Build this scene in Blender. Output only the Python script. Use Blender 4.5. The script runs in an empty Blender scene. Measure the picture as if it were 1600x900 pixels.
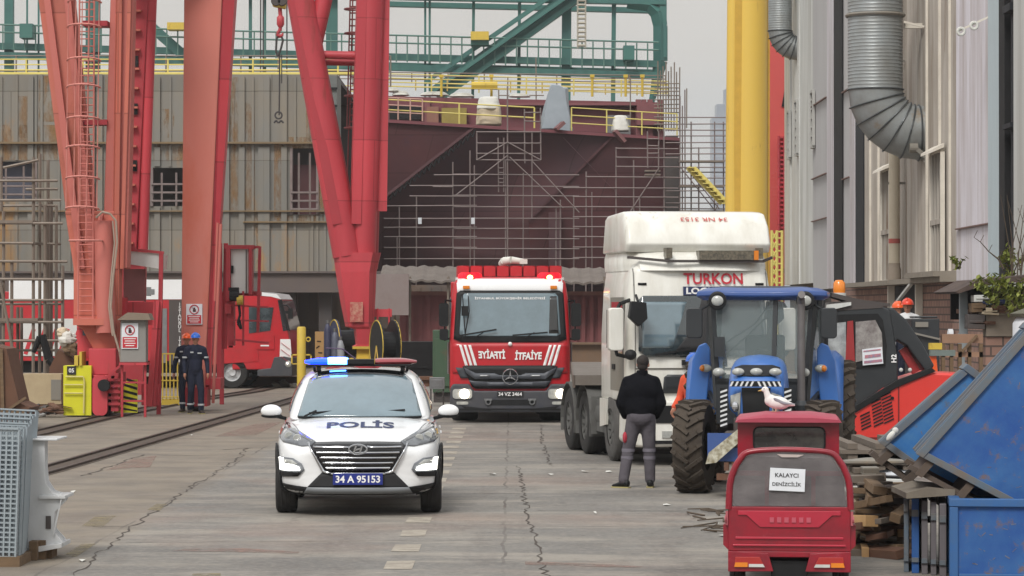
import bpy, bmesh, math, random
from mathutils import Vector, Matrix, Euler
from mathutils.bvhtree import BVHTree
random.seed(7)
S = bpy.context.scene
COL = S.collection
R = math.radians
# ------------------------------------------------------------------ camera, sky, sun, exposure
FPX, CAMH, HORY = 4500.0, 2.35, 482.0
cam_d = bpy.data.cameras.new('camera')
cam = bpy.data.objects.new('camera', cam_d); COL.objects.link(cam)
cam_d.sensor_width = 36.0; cam_d.lens = FPX / 1600 * 36.0
cam_d.clip_start = 0.5; cam_d.clip_end = 9000
cam.location = (0, 0, CAMH)
cam.rotation_euler = (R(90) + math.atan(32 / FPX), 0, 0)
S.camera = cam
S.view_settings.view_transform = 'Standard'
S.view_settings.look = 'None'
S.view_settings.exposure = 0.62
S.view_settings.gamma = 1
S.render.film_transparent = False
S.cycles.max_bounces = 6
S.cycles.volume_bounces = 1
S.cycles.use_denoising = True

SUN_EL, SUN_AZ = R(48), R(200)      # sun high, behind and a little left of the camera
world = bpy.data.worlds.new('World'); S.world = world; world.use_nodes = True
nt = world.node_tree; nt.nodes.clear()
out = nt.nodes.new('ShaderNodeOutputWorld'); bg = nt.nodes.new('ShaderNodeBackground')
sky = nt.nodes.new('ShaderNodeTexSky'); sky.sky_type = 'NISHITA'; sky.sun_disc = False
sky.sun_elevation = SUN_EL; sky.sun_rotation = SUN_AZ; sky.air_density = 1.5; sky.dust_density = 4
hsv = nt.nodes.new('ShaderNodeHueSaturation'); hsv.inputs['Saturation'].default_value = 0.12
tc = nt.nodes.new('ShaderNodeTexCoord'); sep = nt.nodes.new('ShaderNodeSeparateXYZ')
cr = nt.nodes.new('ShaderNodeValToRGB')          # overcast layer: blue grey low, warm grey higher
cr.color_ramp.elements[0].position = 0.0; cr.color_ramp.elements[0].color = (3.2, 3.5, 3.65, 1)
cr.color_ramp.elements[1].position = 0.5; cr.color_ramp.elements[1].color = (7.4, 7.4, 7.4, 1)
e = cr.color_ramp.elements.new(0.045); e.color = (3.7, 3.75, 3.6, 1)
e = cr.color_ramp.elements.new(0.10); e.color = (4.6, 4.3, 3.85, 1)
nz = nt.nodes.new('ShaderNodeTexNoise'); nz.inputs['Scale'].default_value = 5; nz.inputs['Detail'].default_value = 6
mp = nt.nodes.new('ShaderNodeMapping'); mp.inputs['Scale'].default_value = (1, 1, 4)
mul = nt.nodes.new('ShaderNodeMath'); mul.operation = 'MULTIPLY_ADD'; mul.inputs[1].default_value = 0.17
mix = nt.nodes.new('ShaderNodeMixRGB'); mix.inputs[0].default_value = 0.86
L = nt.links.new
L(tc.outputs['Generated'], sep.inputs[0]); L(tc.outputs['Generated'], mp.inputs[0]); L(mp.outputs[0], nz.inputs['Vector'])
L(nz.outputs[0], mul.inputs[0]); L(sep.outputs['Z'], mul.inputs[2])
sub = nt.nodes.new('ShaderNodeMath'); sub.operation = 'SUBTRACT'; sub.inputs[1].default_value = 0.085
L(mul.outputs[0], sub.inputs[0]); L(sub.outputs[0], cr.inputs[0])
L(sky.outputs[0], hsv.inputs['Color']); L(hsv.outputs[0], mix.inputs[1]); L(cr.outputs[0], mix.inputs[2])
L(mix.outputs[0], bg.inputs[0]); L(bg.outputs[0], out.inputs[0])
bg.inputs[1].default_value = 0.092
sd = bpy.data.lights.new('sun', 'SUN'); sd.energy = 1.5; sd.angle = R(18); sd.color = (1, 0.96, 0.9)
so = bpy.data.objects.new('sun', sd); COL.objects.link(so)
# direction towards the sun
_sdir = Vector((math.sin(SUN_AZ) * math.cos(SUN_EL), math.cos(SUN_AZ) * math.cos(SUN_EL), math.sin(SUN_EL)))
so.rotation_euler = _sdir.to_track_quat('Z', 'Y').to_euler()

# ------------------------------------------------------------------ helpers
def W(px, py, Y):
    return Vector(((px - 800) * Y / FPX, Y, CAMH - (py - HORY) * Y / FPX))
def G(px, py):
    Y = FPX * CAMH / (py - HORY)
    return Vector(((px - 800) * Y / FPX, Y, 0))
def lin(c):
    f = lambda v: v / 12.92 if v <= 0.04045 else ((v + 0.055) / 1.055) ** 2.4
    return (f(c[0] / 255), f(c[1] / 255), f(c[2] / 255), 1)

MATS = {}
def mat(name, c, rough=0.6, metal=0.0, c2=None, scale=3.0, amt=0.5, bump=0.0, stretch=(1, 1, 1), rust=None, rust_amt=0.0,
        rust_scale=2.0, coat=0.0, emit=None, emit_s=0.0, alpha=1.0, spec=0.5, trans=0.0, fine=40, plates=None):
    """weathered procedural surface; c and c2 are sRGB 0-255"""
    if name in MATS: return MATS[name]
    m = bpy.data.materials.new(name); m.use_nodes = True; t = m.node_tree; b = t.nodes['Principled BSDF']
    N = t.nodes.new; K = t.links.new
    co = N('ShaderNodeTexCoord'); mpn = N('ShaderNodeMapping'); mpn.inputs['Scale'].default_value = stretch
    K(co.outputs['Object'], mpn.inputs[0])
    n1 = N('ShaderNodeTexNoise'); n1.inputs['Scale'].default_value = scale; n1.inputs['Detail'].default_value = 7; n1.inputs['Roughness'].default_value = 0.65
    K(mpn.outputs[0], n1.inputs['Vector'])
    r1 = N('ShaderNodeMapRange'); r1.inputs[1].default_value = 0.35; r1.inputs[2].default_value = 0.68; r1.inputs[4].default_value = amt
    K(n1.outputs[0], r1.inputs[0])
    mx = N('ShaderNodeMixRGB'); mx.inputs[1].default_value = lin(c)
    mx.inputs[2].default_value = lin(c2) if c2 else tuple(v * 0.72 for v in lin(c)[:3]) + (1,)
    K(r1.outputs[0], mx.inputs[0]); col = mx.outputs[0]
    if rust:
        n2 = N('ShaderNodeTexNoise'); n2.inputs['Scale'].default_value = rust_scale; n2.inputs['Detail'].default_value = 9; n2.inputs['Roughness'].default_value = 0.7
        K(mpn.outputs[0], n2.inputs['Vector'])
        r2 = N('ShaderNodeMapRange'); r2.inputs[1].default_value = 0.62 - rust_amt * 0.3; r2.inputs[2].default_value = 0.72 - rust_amt * 0.2
        K(n2.outputs[0], r2.inputs[0])
        m2 = N('ShaderNodeMixRGB'); m2.inputs[2].default_value = lin(rust); K(r2.outputs[0], m2.inputs[0]); K(col, m2.inputs[1]); col = m2.outputs[0]
    if plates:      # welded plate joints and slightly different plates
        sp_ = N('ShaderNodeSeparateXYZ'); K(co.outputs['Object'], sp_.inputs[0]); cb = N('ShaderNodeCombineXYZ'); aa = N('ShaderNodeMath'); aa.operation = 'ADD'
        K(sp_.outputs['X'], aa.inputs[0]); K(sp_.outputs['Y'], aa.inputs[1]); K(aa.outputs[0], cb.inputs['X']); K(sp_.outputs['Z'], cb.inputs['Y'])
        bk = N('ShaderNodeTexBrick'); bk.inputs['Scale'].default_value = 1; bk.inputs['Brick Width'].default_value = plates[0]; bk.inputs['Row Height'].default_value = plates[1]; bk.inputs['Mortar Size'].default_value = plates[2]
        bk.inputs['Color1'].default_value = (1, 1, 1, 1); bk.inputs['Color2'].default_value = (.80, .82, .84, 1); bk.inputs['Mortar'].default_value = (.58, .55, .52, 1); K(cb.outputs[0], bk.inputs['Vector'])
        mm = N('ShaderNodeMixRGB'); mm.blend_type = 'MULTIPLY'; mm.inputs[0].default_value = 1; K(col, mm.inputs[1]); K(bk.outputs[0], mm.inputs[2]); col = mm.outputs[0]
    K(col, b.inputs['Base Color'])
    rr = N('ShaderNodeMapRange'); rr.inputs[3].default_value = max(0.02, rough - 0.1 * min(1, rough * 2)); rr.inputs[4].default_value = min(1, rough + 0.12 * min(1, rough * 2))
    K(n1.outputs[0], rr.inputs[0]); K(rr.outputs[0], b.inputs['Roughness'])
    b.inputs['Metallic'].default_value = metal; b.inputs['Specular IOR Level'].default_value = spec
    b.inputs['Coat Weight'].default_value = coat; b.inputs['Alpha'].default_value = alpha
    b.inputs['Transmission Weight'].default_value = trans
    if emit: b.inputs['Emission Color'].default_value = lin(emit); b.inputs['Emission Strength'].default_value = emit_s
    if bump:
        n3 = N('ShaderNodeTexNoise'); n3.inputs['Scale'].default_value = fine; n3.inputs['Detail'].default_value = 4
        K(mpn.outputs[0], n3.inputs['Vector'])
        bp = N('ShaderNodeBump'); bp.inputs['Strength'].default_value = bump; bp.inputs['Distance'].default_value = 0.02
        K(n3.outputs[0], bp.inputs['Height']); K(bp.outputs[0], b.inputs['Normal'])
    MATS[name] = m
    return m

class MB:
    def __init__(s): s.bm = bmesh.new()
    def _add(s, vs, fs):
        v = [s.bm.verts.new(p) for p in vs]
        for f in fs:
            try: s.bm.faces.new([v[i] for i in f])
            except ValueError: pass
        return v
    def box(s, c, d, rot=None):
        hx, hy, hz = d[0] / 2, d[1] / 2, d[2] / 2
        ps = [Vector((x, y, z)) for x in (-hx, hx) for y in (-hy, hy) for z in (-hz, hz)]
        if rot is not None:
            q = Euler(rot).to_matrix(); ps = [q @ p for p in ps]
        c = Vector(c)
        s._add([p + c for p in ps], [(0, 1, 3, 2), (4, 6, 7, 5), (0, 4, 5, 1), (2, 3, 7, 6), (0, 2, 6, 4), (1, 5, 7, 3)])
        return s
    def bx(s, x0, x1, y0, y1, z0, z1):
        return s.box(((x0 + x1) / 2, (y0 + y1) / 2, (z0 + z1) / 2), (abs(x1 - x0), abs(y1 - y0), abs(z1 - z0)))
    def rod(s, a, b, r, r2=None, n=8, caps=True):
        a = Vector(a); b = Vector(b); d = b - a
        if d.length < 1e-6: return s
        q = d.to_track_quat('Z', 'Y').to_matrix(); r2 = r if r2 is None else r2
        vs = [a + q @ Vector((math.cos(2 * math.pi * i / n) * r, math.sin(2 * math.pi * i / n) * r, 0)) for i in range(n)]
        vs += [b + q @ Vector((math.cos(2 * math.pi * i / n) * r2, math.sin(2 * math.pi * i / n) * r2, 0)) for i in range(n)]
        fs = [(i, (i + 1) % n, n + (i + 1) % n, n + i) for i in range(n)]
        if caps: fs += [tuple(reversed(range(n))), tuple(range(n, 2 * n))]
        s._add(vs, fs); return s
    def tube(s, pts, r, n=8):
        for i in range(len(pts) - 1):
            rr = r[i] if isinstance(r, (list, tuple)) else r; r2 = r[i + 1] if isinstance(r, (list, tuple)) else r
            s.rod(pts[i], pts[i + 1], rr, r2, n)
        return s
    def beam(s, a, b, w, h, up=(0, 0, 1), w2=None, h2=None):
        a = Vector(a); b = Vector(b); d = (b - a).normalized(); up = Vector(up)
        sx = d.cross(up)
        if sx.length < 1e-4: sx = d.cross(Vector((0, 1, 0)))
        sx.normalize(); sz = sx.cross(d); w2 = w2 or w; h2 = h2 or h
        vs = []
        for p, ww, hh in ((a, w, h), (b, w2, h2)):
            for i, j in ((-1, -1), (1, -1), (1, 1), (-1, 1)): vs.append(p + sx * ww / 2 * i + sz * hh / 2 * j)
        s._add(vs, [(3, 2, 1, 0), (4, 5, 6, 7), (0, 1, 5, 4), (1, 2, 6, 5), (2, 3, 7, 6), (3, 0, 4, 7)]); return s
    def prism(s, pts, plane, d0, d1):
        n = len(pts)
        def m(p, d):
            if plane == 'xz': return Vector((p[0], d, p[1]))
            if plane == 'yz': return Vector((d, p[0], p[1]))
            return Vector((p[0], p[1], d))
        s._add([m(p, d0) for p in pts] + [m(p, d1) for p in pts],
               [tuple(reversed(range(n))), tuple(range(n, 2 * n))] + [(i, (i + 1) % n, n + (i + 1) % n, n + i) for i in range(n)])
        return s
    def ball(s, c, r, n=12, m=8, rot=None):
        if not isinstance(r, (tuple, list)): r = (r, r, r)
        mt = Matrix.Translation(Vector(c)) @ (Euler(rot).to_matrix().to_4x4() if rot else Matrix.Identity(4)) @ Matrix.Diagonal((r[0], r[1], r[2], 1))
        bmesh.ops.create_uvsphere(s.bm, u_segments=n, v_segments=m, radius=1, matrix=mt); return s
    def lathe(s, prof, c=(0, 0, 0), axis='z', n=24):
        """prof: list of (radius, height)"""
        c = Vector(c); vs = []; k = len(prof)
        for i in range(n):
            a = 2 * math.pi * i / n
            for r, h in prof:
                u, v = r * math.cos(a), r * math.sin(a)
                vs.append(c + (Vector((u, v, h)) if axis == 'z' else Vector((h, u, v)) if axis == 'x' else Vector((u, h, v))))
        fs = [(i * k + j, ((i + 1) % n) * k + j, ((i + 1) % n) * k + j + 1, i * k + j + 1) for i in range(n) for j in range(k - 1)]
        s._add(vs, fs); return s
    def ring(s, c, Rr, r, axis='z', n=28, m=8, arc=None):
        c = Vector(c); vs = []; a0, a1 = arc or (0, 2 * math.pi); full = arc is None; nn = n if full else n + 1
        for i in range(nn):
            a = a0 + (a1 - a0) * i / n
            for j in range(m):
                b = 2 * math.pi * j / m; u, v, h = (Rr + r * math.cos(b)) * math.cos(a), (Rr + r * math.cos(b)) * math.sin(a), r * math.sin(b)
                vs.append(c + (Vector((u, v, h)) if axis == 'z' else Vector((h, u, v)) if axis == 'x' else Vector((u, h, v))))
        fs = [(i * m + j, ((i + 1) % nn) * m + j, ((i + 1) % nn) * m + (j + 1) % m, i * m + (j + 1) % m) for i in range(n) for j in range(m)]
        s._add(vs, fs); return s
    def quad(s, *ps): s._add([Vector(p) for p in ps], [tuple(range(len(ps)))]); return s
    def loft(s, rings, closed=True, caps=True):
        k = len(rings[0]); vs = [p for r in rings for p in r]
        fs = []
        for i in range(len(rings) - 1):
            for j in range(k if closed else k - 1):
                fs.append((i * k + j, i * k + (j + 1) % k, (i + 1) * k + (j + 1) % k, (i + 1) * k + j))
        if caps: fs += [tuple(reversed(range(k))), tuple(range((len(rings) - 1) * k, len(rings) * k))]
        s._add(vs, fs); return s
    def build(s, name, m, parent=None, smooth=False, bevel=0, sub=0, loc=None, weld=False, kind=None):
        if weld: bmesh.ops.remove_doubles(s.bm, verts=s.bm.verts, dist=1e-5)
        bmesh.ops.recalc_face_normals(s.bm, faces=s.bm.faces)
        me = bpy.data.meshes.new(name); s.bm.to_mesh(me); s.bm.free()
        if m: me.materials.append(m)
        o = bpy.data.objects.new(name, me); COL.objects.link(o)
        if parent is not None: o.parent = parent
        if loc is not None: o.location = loc
        if sub:
            md = o.modifiers.new('sub', 'SUBSURF'); md.levels = sub; md.render_levels = sub
        if bevel:
            md = o.modifiers.new('bev', 'BEVEL'); md.width = bevel; md.segments = 2; md.limit_method = 'ANGLE'; md.angle_limit = R(35)
        if smooth or sub:
            for p in me.polygons: p.use_smooth = True
            if not sub and smooth != 'all': 
                try: me.set_sharp_from_angle(angle=R(40))
                except Exception: pass
        elif bevel:
            for p in me.polygons: p.use_smooth = True
            md = o.modifiers.new('wn', 'WEIGHTED_NORMAL'); md.keep_sharp = False
        if kind: o['kind'] = kind
        return o

def thing(name, label, cat, loc=(0, 0, 0), rz=0, group=None):
    o = bpy.data.objects.new(name, None); COL.objects.link(o); o.empty_display_size = 0.2
    o.location = loc; o.rotation_euler = (0, 0, rz); o['label'] = label; o['category'] = cat
    if group: o['group'] = group
    return o
def tag(o, label, cat, group=None):
    o['label'] = label; o['category'] = cat
    if group: o['group'] = group
    return o
def struct(o, label=None):
    o['kind'] = 'structure'
    if label: o['label'] = label
    return o
def copy_tree(o, parent=None):
    c = o.copy(); COL.objects.link(c)
    c.parent = parent
    for ch in list(KIDS(o)): copy_tree(ch, c)
    return c
def KIDS(o): return [x for x in list(COL.objects) if x.parent == o]
def bake(o):
    """apply the modifiers of o into its mesh"""
    dg = bpy.context.evaluated_depsgraph_get(); dg.update()
    me = bpy.data.meshes.new_from_object(o.evaluated_get(dg)); me.name = o.name
    o.modifiers.clear(); o.data = me
    return o
def bvh_of(*obs):
    vs, fs = [], []
    for o in obs:
        k = len(vs); vs += [v.co.copy() for v in o.data.vertices]; fs += [tuple(i + k for i in p.vertices) for p in o.data.polygons]
    return BVHTree.FromPolygons(vs, fs)
def _cast(bvh, a, b, side, off):
    if side == 'front': o, d = Vector((a, -20, b)), Vector((0, 1, 0))
    elif side == 'top': o, d = Vector((a, b, 20)), Vector((0, 0, -1))
    elif side == 'left': o, d = Vector((-20, a, b)), Vector((1, 0, 0))
    else: o, d = Vector((20, a, b)), Vector((-1, 0, 0))
    h = bvh.ray_cast(o, d)[0]
    return (h - d * off) if h is not None else None
def drape(bvh, pts, side, name, m, parent, off=0.006, cell=0.05, solid=0.008, smooth=True):
    """lays a flat outline (one list of points, or several) onto a curved body as a thin conformal piece"""
    b = bmesh.new(); lists = pts if isinstance(pts[0][0], (tuple, list)) else [pts]
    for pl in lists:
        b.faces.new([b.verts.new((p[0], p[1], 0)) for p in pl])
    allp = [p for pl in lists for p in pl]
    for ax in (0, 1):
        lo = min(p[ax] for p in allp); hi = max(p[ax] for p in allp); k = math.ceil(lo / cell)
        while k * cell < hi:
            co = [0, 0, 0]; co[ax] = k * cell; no = [0, 0, 0]; no[ax] = 1
            bmesh.ops.bisect_plane(b, geom=b.verts[:] + b.edges[:] + b.faces[:], plane_co=co, plane_no=no); k += 1
    bad = []
    for v in b.verts:
        h = _cast(bvh, v.co.x, v.co.y, side, off)
        if h is None: bad.append(v)
        else: v.co = h
    bmesh.ops.delete(b, geom=bad, context='VERTS')
    bmesh.ops.recalc_face_normals(b, faces=b.faces)
    want = {'front': Vector((0, -1, 0)), 'top': Vector((0, 0, 1)), 'left': Vector((-1, 0, 0)), 'right': Vector((1, 0, 0))}[side]
    if sum((f.normal.dot(want) for f in b.faces)) < 0:
        bmesh.ops.reverse_faces(b, faces=b.faces)
    me = bpy.data.meshes.new(name); b.to_mesh(me); b.free(); me.materials.append(m)
    for p in me.polygons: p.use_smooth = smooth
    o = bpy.data.objects.new(name, me); COL.objects.link(o); o.parent = parent
    if solid:
        md = o.modifiers.new('s', 'SOLIDIFY'); md.thickness = solid; md.offset = 1
    return o
_txt = {}
def text2d(body, size=1.0, bold=0.0, sx=1.0, mirror=False, rot180=False, italic=0.0, vertical=False):
    """lettering as flat faces, centred on its own middle: (points, faces, width, height)"""
    cu = bpy.data.curves.new('t', 'FONT'); cu.body = '\n'.join(body) if vertical else body; cu.size = 1; cu.offset = bold; cu.resolution_u = 3; cu.shear = italic
    if vertical: cu.space_line = 0.78; cu.align_x = 'CENTER'
    ob = bpy.data.objects.new('t', cu); COL.objects.link(ob)
    dg = bpy.context.evaluated_depsgraph_get(); dg.update()
    me = ob.evaluated_get(dg).to_mesh()
    vs = [(v.co.x, v.co.y) for v in me.vertices]; fs = [tuple(p.vertices) for p in me.polygons]
    ob.evaluated_get(dg).to_mesh_clear(); bpy.data.objects.remove(ob); bpy.data.curves.remove(cu)
    x0, x1 = min(v[0] for v in vs), max(v[0] for v in vs); y0, y1 = min(v[1] for v in vs), max(v[1] for v in vs)
    k = size / (y1 - y0); out_ = []
    for x, y in vs:
        x = (x - (x0 + x1) / 2) * k * sx; y = (y - (y0 + y1) / 2) * k
        if mirror: x = -x
        if rot180: x, y = -x, -y
        out_.append((x, y))
    return out_, fs, (x1 - x0) * k * sx, size
def lettering(body, size, at, m, parent, bvh=None, side='front', off=0.01, width=None, plane=None, name='lettering', **kw):
    """at: position of the middle. plane: (origin, xdir, ydir) for flat surfaces; else dropped on the body"""
    vs, fs, w, h = text2d(body, size, **kw)
    if width: vs = [(x * width / w, y) for x, y in vs]
    b = bmesh.new(); bv = []; ok = True
    for x, y in vs:
        if plane is not None: p = Vector(plane[0]) + Vector(plane[1]) * x + Vector(plane[2]) * y
        else:
            p = _cast(bvh, at[0] + x, at[1] + y, side, off)
            if p is None: p = Vector((at[0] + x, 0, at[1] + y))
        bv.append(b.verts.new(p))
    for f in fs:
        try: b.faces.new([bv[i] for i in f])
        except ValueError: pass
    me = bpy.data.meshes.new(name); b.to_mesh(me); b.free(); me.materials.append(m)
    o = bpy.data.objects.new(name, me); COL.objects.link(o); o.parent = parent
    return o
_unit = {}
def rodpart(parent, name, a, b, r, m, n=6):
    key = (name, m.name, round(r, 4), n)
    if key not in _unit:
        q = MB(); q.rod((0, 0, 0), (0, 0, 1), r, n=n); o = q.build(name, m, parent, smooth=True); _unit[key] = o.data
    else:
        o = bpy.data.objects.new(name, _unit[key]); COL.objects.link(o); o.parent = parent
    a = Vector(a); b = Vector(b); d = b - a
    o.location = a; o.rotation_mode = 'QUATERNION'; o.rotation_quaternion = d.to_track_quat('Z', 'Y'); o.scale = (1, 1, d.length)
    return o
def arc(cx, cy, r, a0, a1, n=8, ry=None):
    ry = ry or r
    return [(cx + r * math.cos(R(a0 + (a1 - a0) * i / n)), cy + ry * math.sin(R(a0 + (a1 - a0) * i / n))) for i in range(n + 1)]
def rrect(x0, x1, y0, y1, r, n=4):
    return arc(x1 - r, y1 - r, r, 0, 90, n) + arc(x0 + r, y1 - r, r, 90, 180, n) + arc(x0 + r, y0 + r, r, 180, 270, n) + arc(x1 - r, y0 + r, r, 270, 360, n)

# ------------------------------------------------------------------ materials
white_paint = mat('white_paint', (232, 234, 236), 0.28, coat=0.6, c2=(222, 223, 223), scale=2, amt=0.5)
truck_white = mat('truck_white', (230, 230, 224), 0.35, coat=0.3, c2=(196, 192, 180), scale=2.2, amt=0.8, stretch=(1, 1, 0.25), rust=(170, 160, 144), rust_amt=.05, rust_scale=3)
black_plastic = mat('black_plastic', (20, 21, 23), 0.55, c2=(34, 34, 36), scale=6, spec=.3)
black_gloss = mat('black_gloss', (10, 10, 14), 0.08, coat=0.5)
glass_dark = mat('windscreen_glass', (52, 62, 66), 0.05, coat=1.0, c2=(42, 50, 54), scale=2, spec=0.9)
glass_pale = mat('pale_glass', (112, 132, 142), 0.10, coat=1.0, c2=(88, 104, 112), scale=2.5, spec=0.9)
glass_black = mat('black_glass', (14, 17, 19), 0.06, coat=1.0, spec=0.7)
chrome = mat('chrome', (210, 212, 216), 0.12, 1.0)
silver = mat('silver_metal', (150, 152, 154), 0.35, 0.8, c2=(110, 110, 110))
grey_plastic = mat('grey_plastic', (60, 62, 70), 0.5, c2=(80, 78, 76), scale=4)
grey_skid = mat('grey_skid', (120, 124, 128), 0.45)
tyre_m = mat('tyre_rubber', (30, 30, 31), 0.85, c2=(52, 49, 45), scale=8, bump=0.2)
dusty_tyre = mat('dusty_tyre_rubber', (72, 63, 54), 0.95, c2=(46, 42, 39), scale=5, bump=0.3)
grey_dust = mat('dusty_mudguard', (92, 92, 90), 0.85, c2=(70, 68, 65), scale=6)
plate_blue = mat('plate_blue', (28, 44, 128), 0.4)
text_white = mat('white_lettering', (238, 238, 238), 0.5)
text_navy = mat('navy_lettering', (40, 52, 92), 0.5)
text_black = mat('black_lettering', (28, 28, 30), 0.6)
text_red = mat('red_lettering', (190, 30, 52), 0.5)
lamp_white = mat('lit_white_lamp', (255, 255, 250), 0.3, emit=(255, 252, 240), emit_s=5)
lamp_warm = mat('lit_headlamp', (255, 245, 225), 0.3, emit=(255, 240, 215), emit_s=6)
lamp_blue = mat('lit_blue_lamp', (20, 50, 255), 0.2, emit=(8, 36, 255), emit_s=7)
lamp_blue_core = mat('lit_blue_core', (110, 180, 255), 0.2, emit=(70, 130, 255), emit_s=9)
lamp_red_dull = mat('unlit_red_lens', (150, 62, 68), 0.2, coat=0.5)
lamp_red = mat('lit_red_beacon', (215, 20, 40), 0.25, emit=(225, 15, 35), emit_s=0.7)
lamp_core = mat('beacon_core', (255, 200, 120), 0.3, emit=(255, 190, 100), emit_s=7)
lens_clear = mat('clear_lens', (178, 180, 176), 0.15, coat=0.6, c2=(110, 112, 112), scale=14)
lens_dark = mat('dark_headlamp_lens', (78, 82, 88), 0.10, coat=1.0, c2=(120, 124, 128), scale=10)
lens_amber = mat('amber_lens', (225, 130, 30), 0.25, coat=0.5)
fire_red = mat('fire_engine_red', (188, 28, 40), 0.35, coat=0.4, c2=(160, 36, 42), scale=2.2, amt=.8)
crane_orange = mat('crane_orange_red', (200, 104, 84), 0.6, c2=(186, 112, 98), scale=0.8, amt=0.8, stretch=(1, 1, 0.25), rust=(150, 82, 58), rust_amt=0.2, rust_scale=1.1, plates=(40, 2.2, .015))
crane_rose = mat('crane_faded_rose', (190, 108, 98), 0.65, c2=(178, 98, 90), scale=0.8, amt=0.7, stretch=(1, 1, 0.3))
crane_red = mat('crane_red', (204, 68, 78), 0.5, c2=(182, 58, 66), scale=0.9, amt=0.9, stretch=(1, 1, 0.2), rust=(150, 62, 54), rust_amt=0.1, rust_scale=1.2, plates=(40, 1.9, .018))
crane_deep = mat('crane_deep_red', (168, 48, 58), 0.55, c2=(150, 50, 56), scale=1.5, stretch=(1, 1, 0.3))
crane_yellow = mat('crane_yellow', (226, 190, 84), 0.5, c2=(218, 182, 88), scale=0.5, amt=0.7, stretch=(1, 1, 0.2), rust=(180, 140, 70), rust_amt=0.02)
crane_green = mat('crane_green', (58, 108, 100), 0.55, c2=(50, 94, 92), scale=0.4, amt=0.8)
green_bin_m = mat('green_bin_paint', (58, 84, 62), 0.7, c2=(74, 90, 72), scale=3, rust=(96, 72, 54), rust_amt=0.15)
safety_yellow = mat('safety_yellow', (206, 176, 60), 0.6, c2=(178, 158, 80), scale=3, rust=(140, 100, 50), rust_amt=0.1)
rail_yellow = mat('guardrail_yellow', (214, 200, 112), 0.6, c2=(188, 172, 96), scale=2)
tube_steel = mat('scaffold_steel', (132, 120, 118), 0.6, 0.2, c2=(98, 84, 80), scale=4)
tube_warm = mat('scaffold_rusty', (132, 122, 112), 0.6, 0.2, c2=(104, 88, 76), scale=4)
plate_grey = mat('primed_steel_plate', (124, 123, 119), 0.7, c2=(138, 128, 112), scale=0.6, amt=0.9, stretch=(1, 1, 0.3), rust=(164, 122, 68), rust_amt=0.2, rust_scale=0.45, plates=(2.9, 2.7, .02))
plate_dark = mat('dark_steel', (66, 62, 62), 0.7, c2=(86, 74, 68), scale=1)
hull_maroon = mat('hull_maroon', (100, 58, 60), 0.65, c2=(82, 52, 57), scale=0.3, amt=0.9, rust=(72, 56, 72), rust_amt=0.1, rust_scale=0.18, plates=(3.4, 1.7, .02))
hull_dark = mat('hull_dark_primer', (92, 58, 60), 0.7, c2=(74, 54, 62), scale=0.25, amt=0.9, plates=(3.4, 1.7, .02))
maroon_bright = mat('maroon_bulkhead', (118, 62, 70), 0.65, c2=(104, 60, 64), scale=0.5, amt=0.8)
tarp_white = mat('white_tarpaulin', (214, 214, 208), 0.7, c2=(180, 178, 170), scale=2, bump=0.3, fine=6)
tarp_blue = mat('blue_grey_tarpaulin', (158, 168, 176), 0.6, c2=(130, 140, 150), scale=1.2, bump=0.4, fine=3)
cream = mat('cream_tarpaulin', (206, 192, 168), 0.7, c2=(178, 160, 132), scale=1.5)
clad_beige = mat('beige_cladding', (180, 174, 166), 0.7, c2=(142, 132, 120), scale=2.2, amt=1, stretch=(1, 1, 0.10), rust=(120, 98, 80), rust_amt=0.1, rust_scale=1.6)
clad_pale = mat('pale_cladding', (206, 208, 206), 0.6, c2=(168, 168, 162), scale=1.6, amt=1, stretch=(1, 1, 0.08))
clad_lilac = mat('lilac_white_cladding', (208, 206, 214), 0.55, c2=(170, 162, 162), scale=2.2, amt=1, stretch=(1, 1, 0.08))
clad_blue = mat('pale_blue_trim', (188, 204, 210), 0.6, c2=(168, 180, 186), scale=1, stretch=(1, 1, 0.2))
clad_rib = mat('pale_rib', (222, 216, 204), 0.6, c2=(176, 168, 156), scale=1.5)
flat_black = mat('near_black', (9, 9, 13), 0.8)
flat_navy = mat('deep_navy', (16, 22, 30), 0.7)
duct_m = mat('galvanised_duct', (150, 156, 158), 0.45, 0.3, c2=(128, 128, 124), scale=1.5, amt=0.8, rust=(140, 122, 100), rust_amt=0.06, rust_scale=0.8)
pipe_cream = mat('cream_downpipe', (196, 186, 166), 0.5, c2=(172, 160, 140), scale=1)
wood_m = mat('weathered_wood', (116, 94, 70), 0.85, c2=(72, 60, 50), scale=3, stretch=(1, 6, 6), bump=0.2)
wood_grey = mat('grey_wood', (112, 102, 92), 0.9, c2=(82, 72, 64), scale=3, stretch=(1, 6, 6), bump=0.2)
rusty = mat('rusty_steel', (104, 72, 54), 0.85, c2=(76, 58, 50), scale=2, bump=0.2)
white_sheet = mat('white_sheet_metal', (206, 208, 206), 0.5, c2=(186, 186, 182), scale=1.5)
galv = mat('galvanised_steel', (154, 165, 172), 0.45, 0.25, c2=(140, 148, 152), scale=6)
white_cast = mat('white_moulding', (206, 208, 210), 0.45, c2=(184, 186, 184), scale=4, coat=0.2)
tractor_blue = mat('tractor_blue', (54, 108, 186), 0.38, coat=0.3, c2=(70, 112, 172), scale=2)
roof_blue = mat('tractor_roof_blue', (46, 78, 140), 0.45, coat=0.2, c2=(64, 84, 130), scale=1.5)
skip_blue = mat('skip_blue', (20, 72, 142), 0.6, c2=(48, 98, 154), scale=2.6, amt=1, rust=(112, 88, 72), rust_amt=0.2, rust_scale=5.5, bump=.25, fine=5)
skip_light = mat('skip_light_blue', (32, 102, 172), 0.5, c2=(70, 124, 170), scale=3, amt=1, rust=(98, 100, 100), rust_amt=0.22, bump=.25, fine=5, rust_scale=4)
skip_rim = mat('worn_skip_rim', (82, 104, 122), 0.65, c2=(110, 98, 84), scale=4, amt=0.9)
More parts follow.
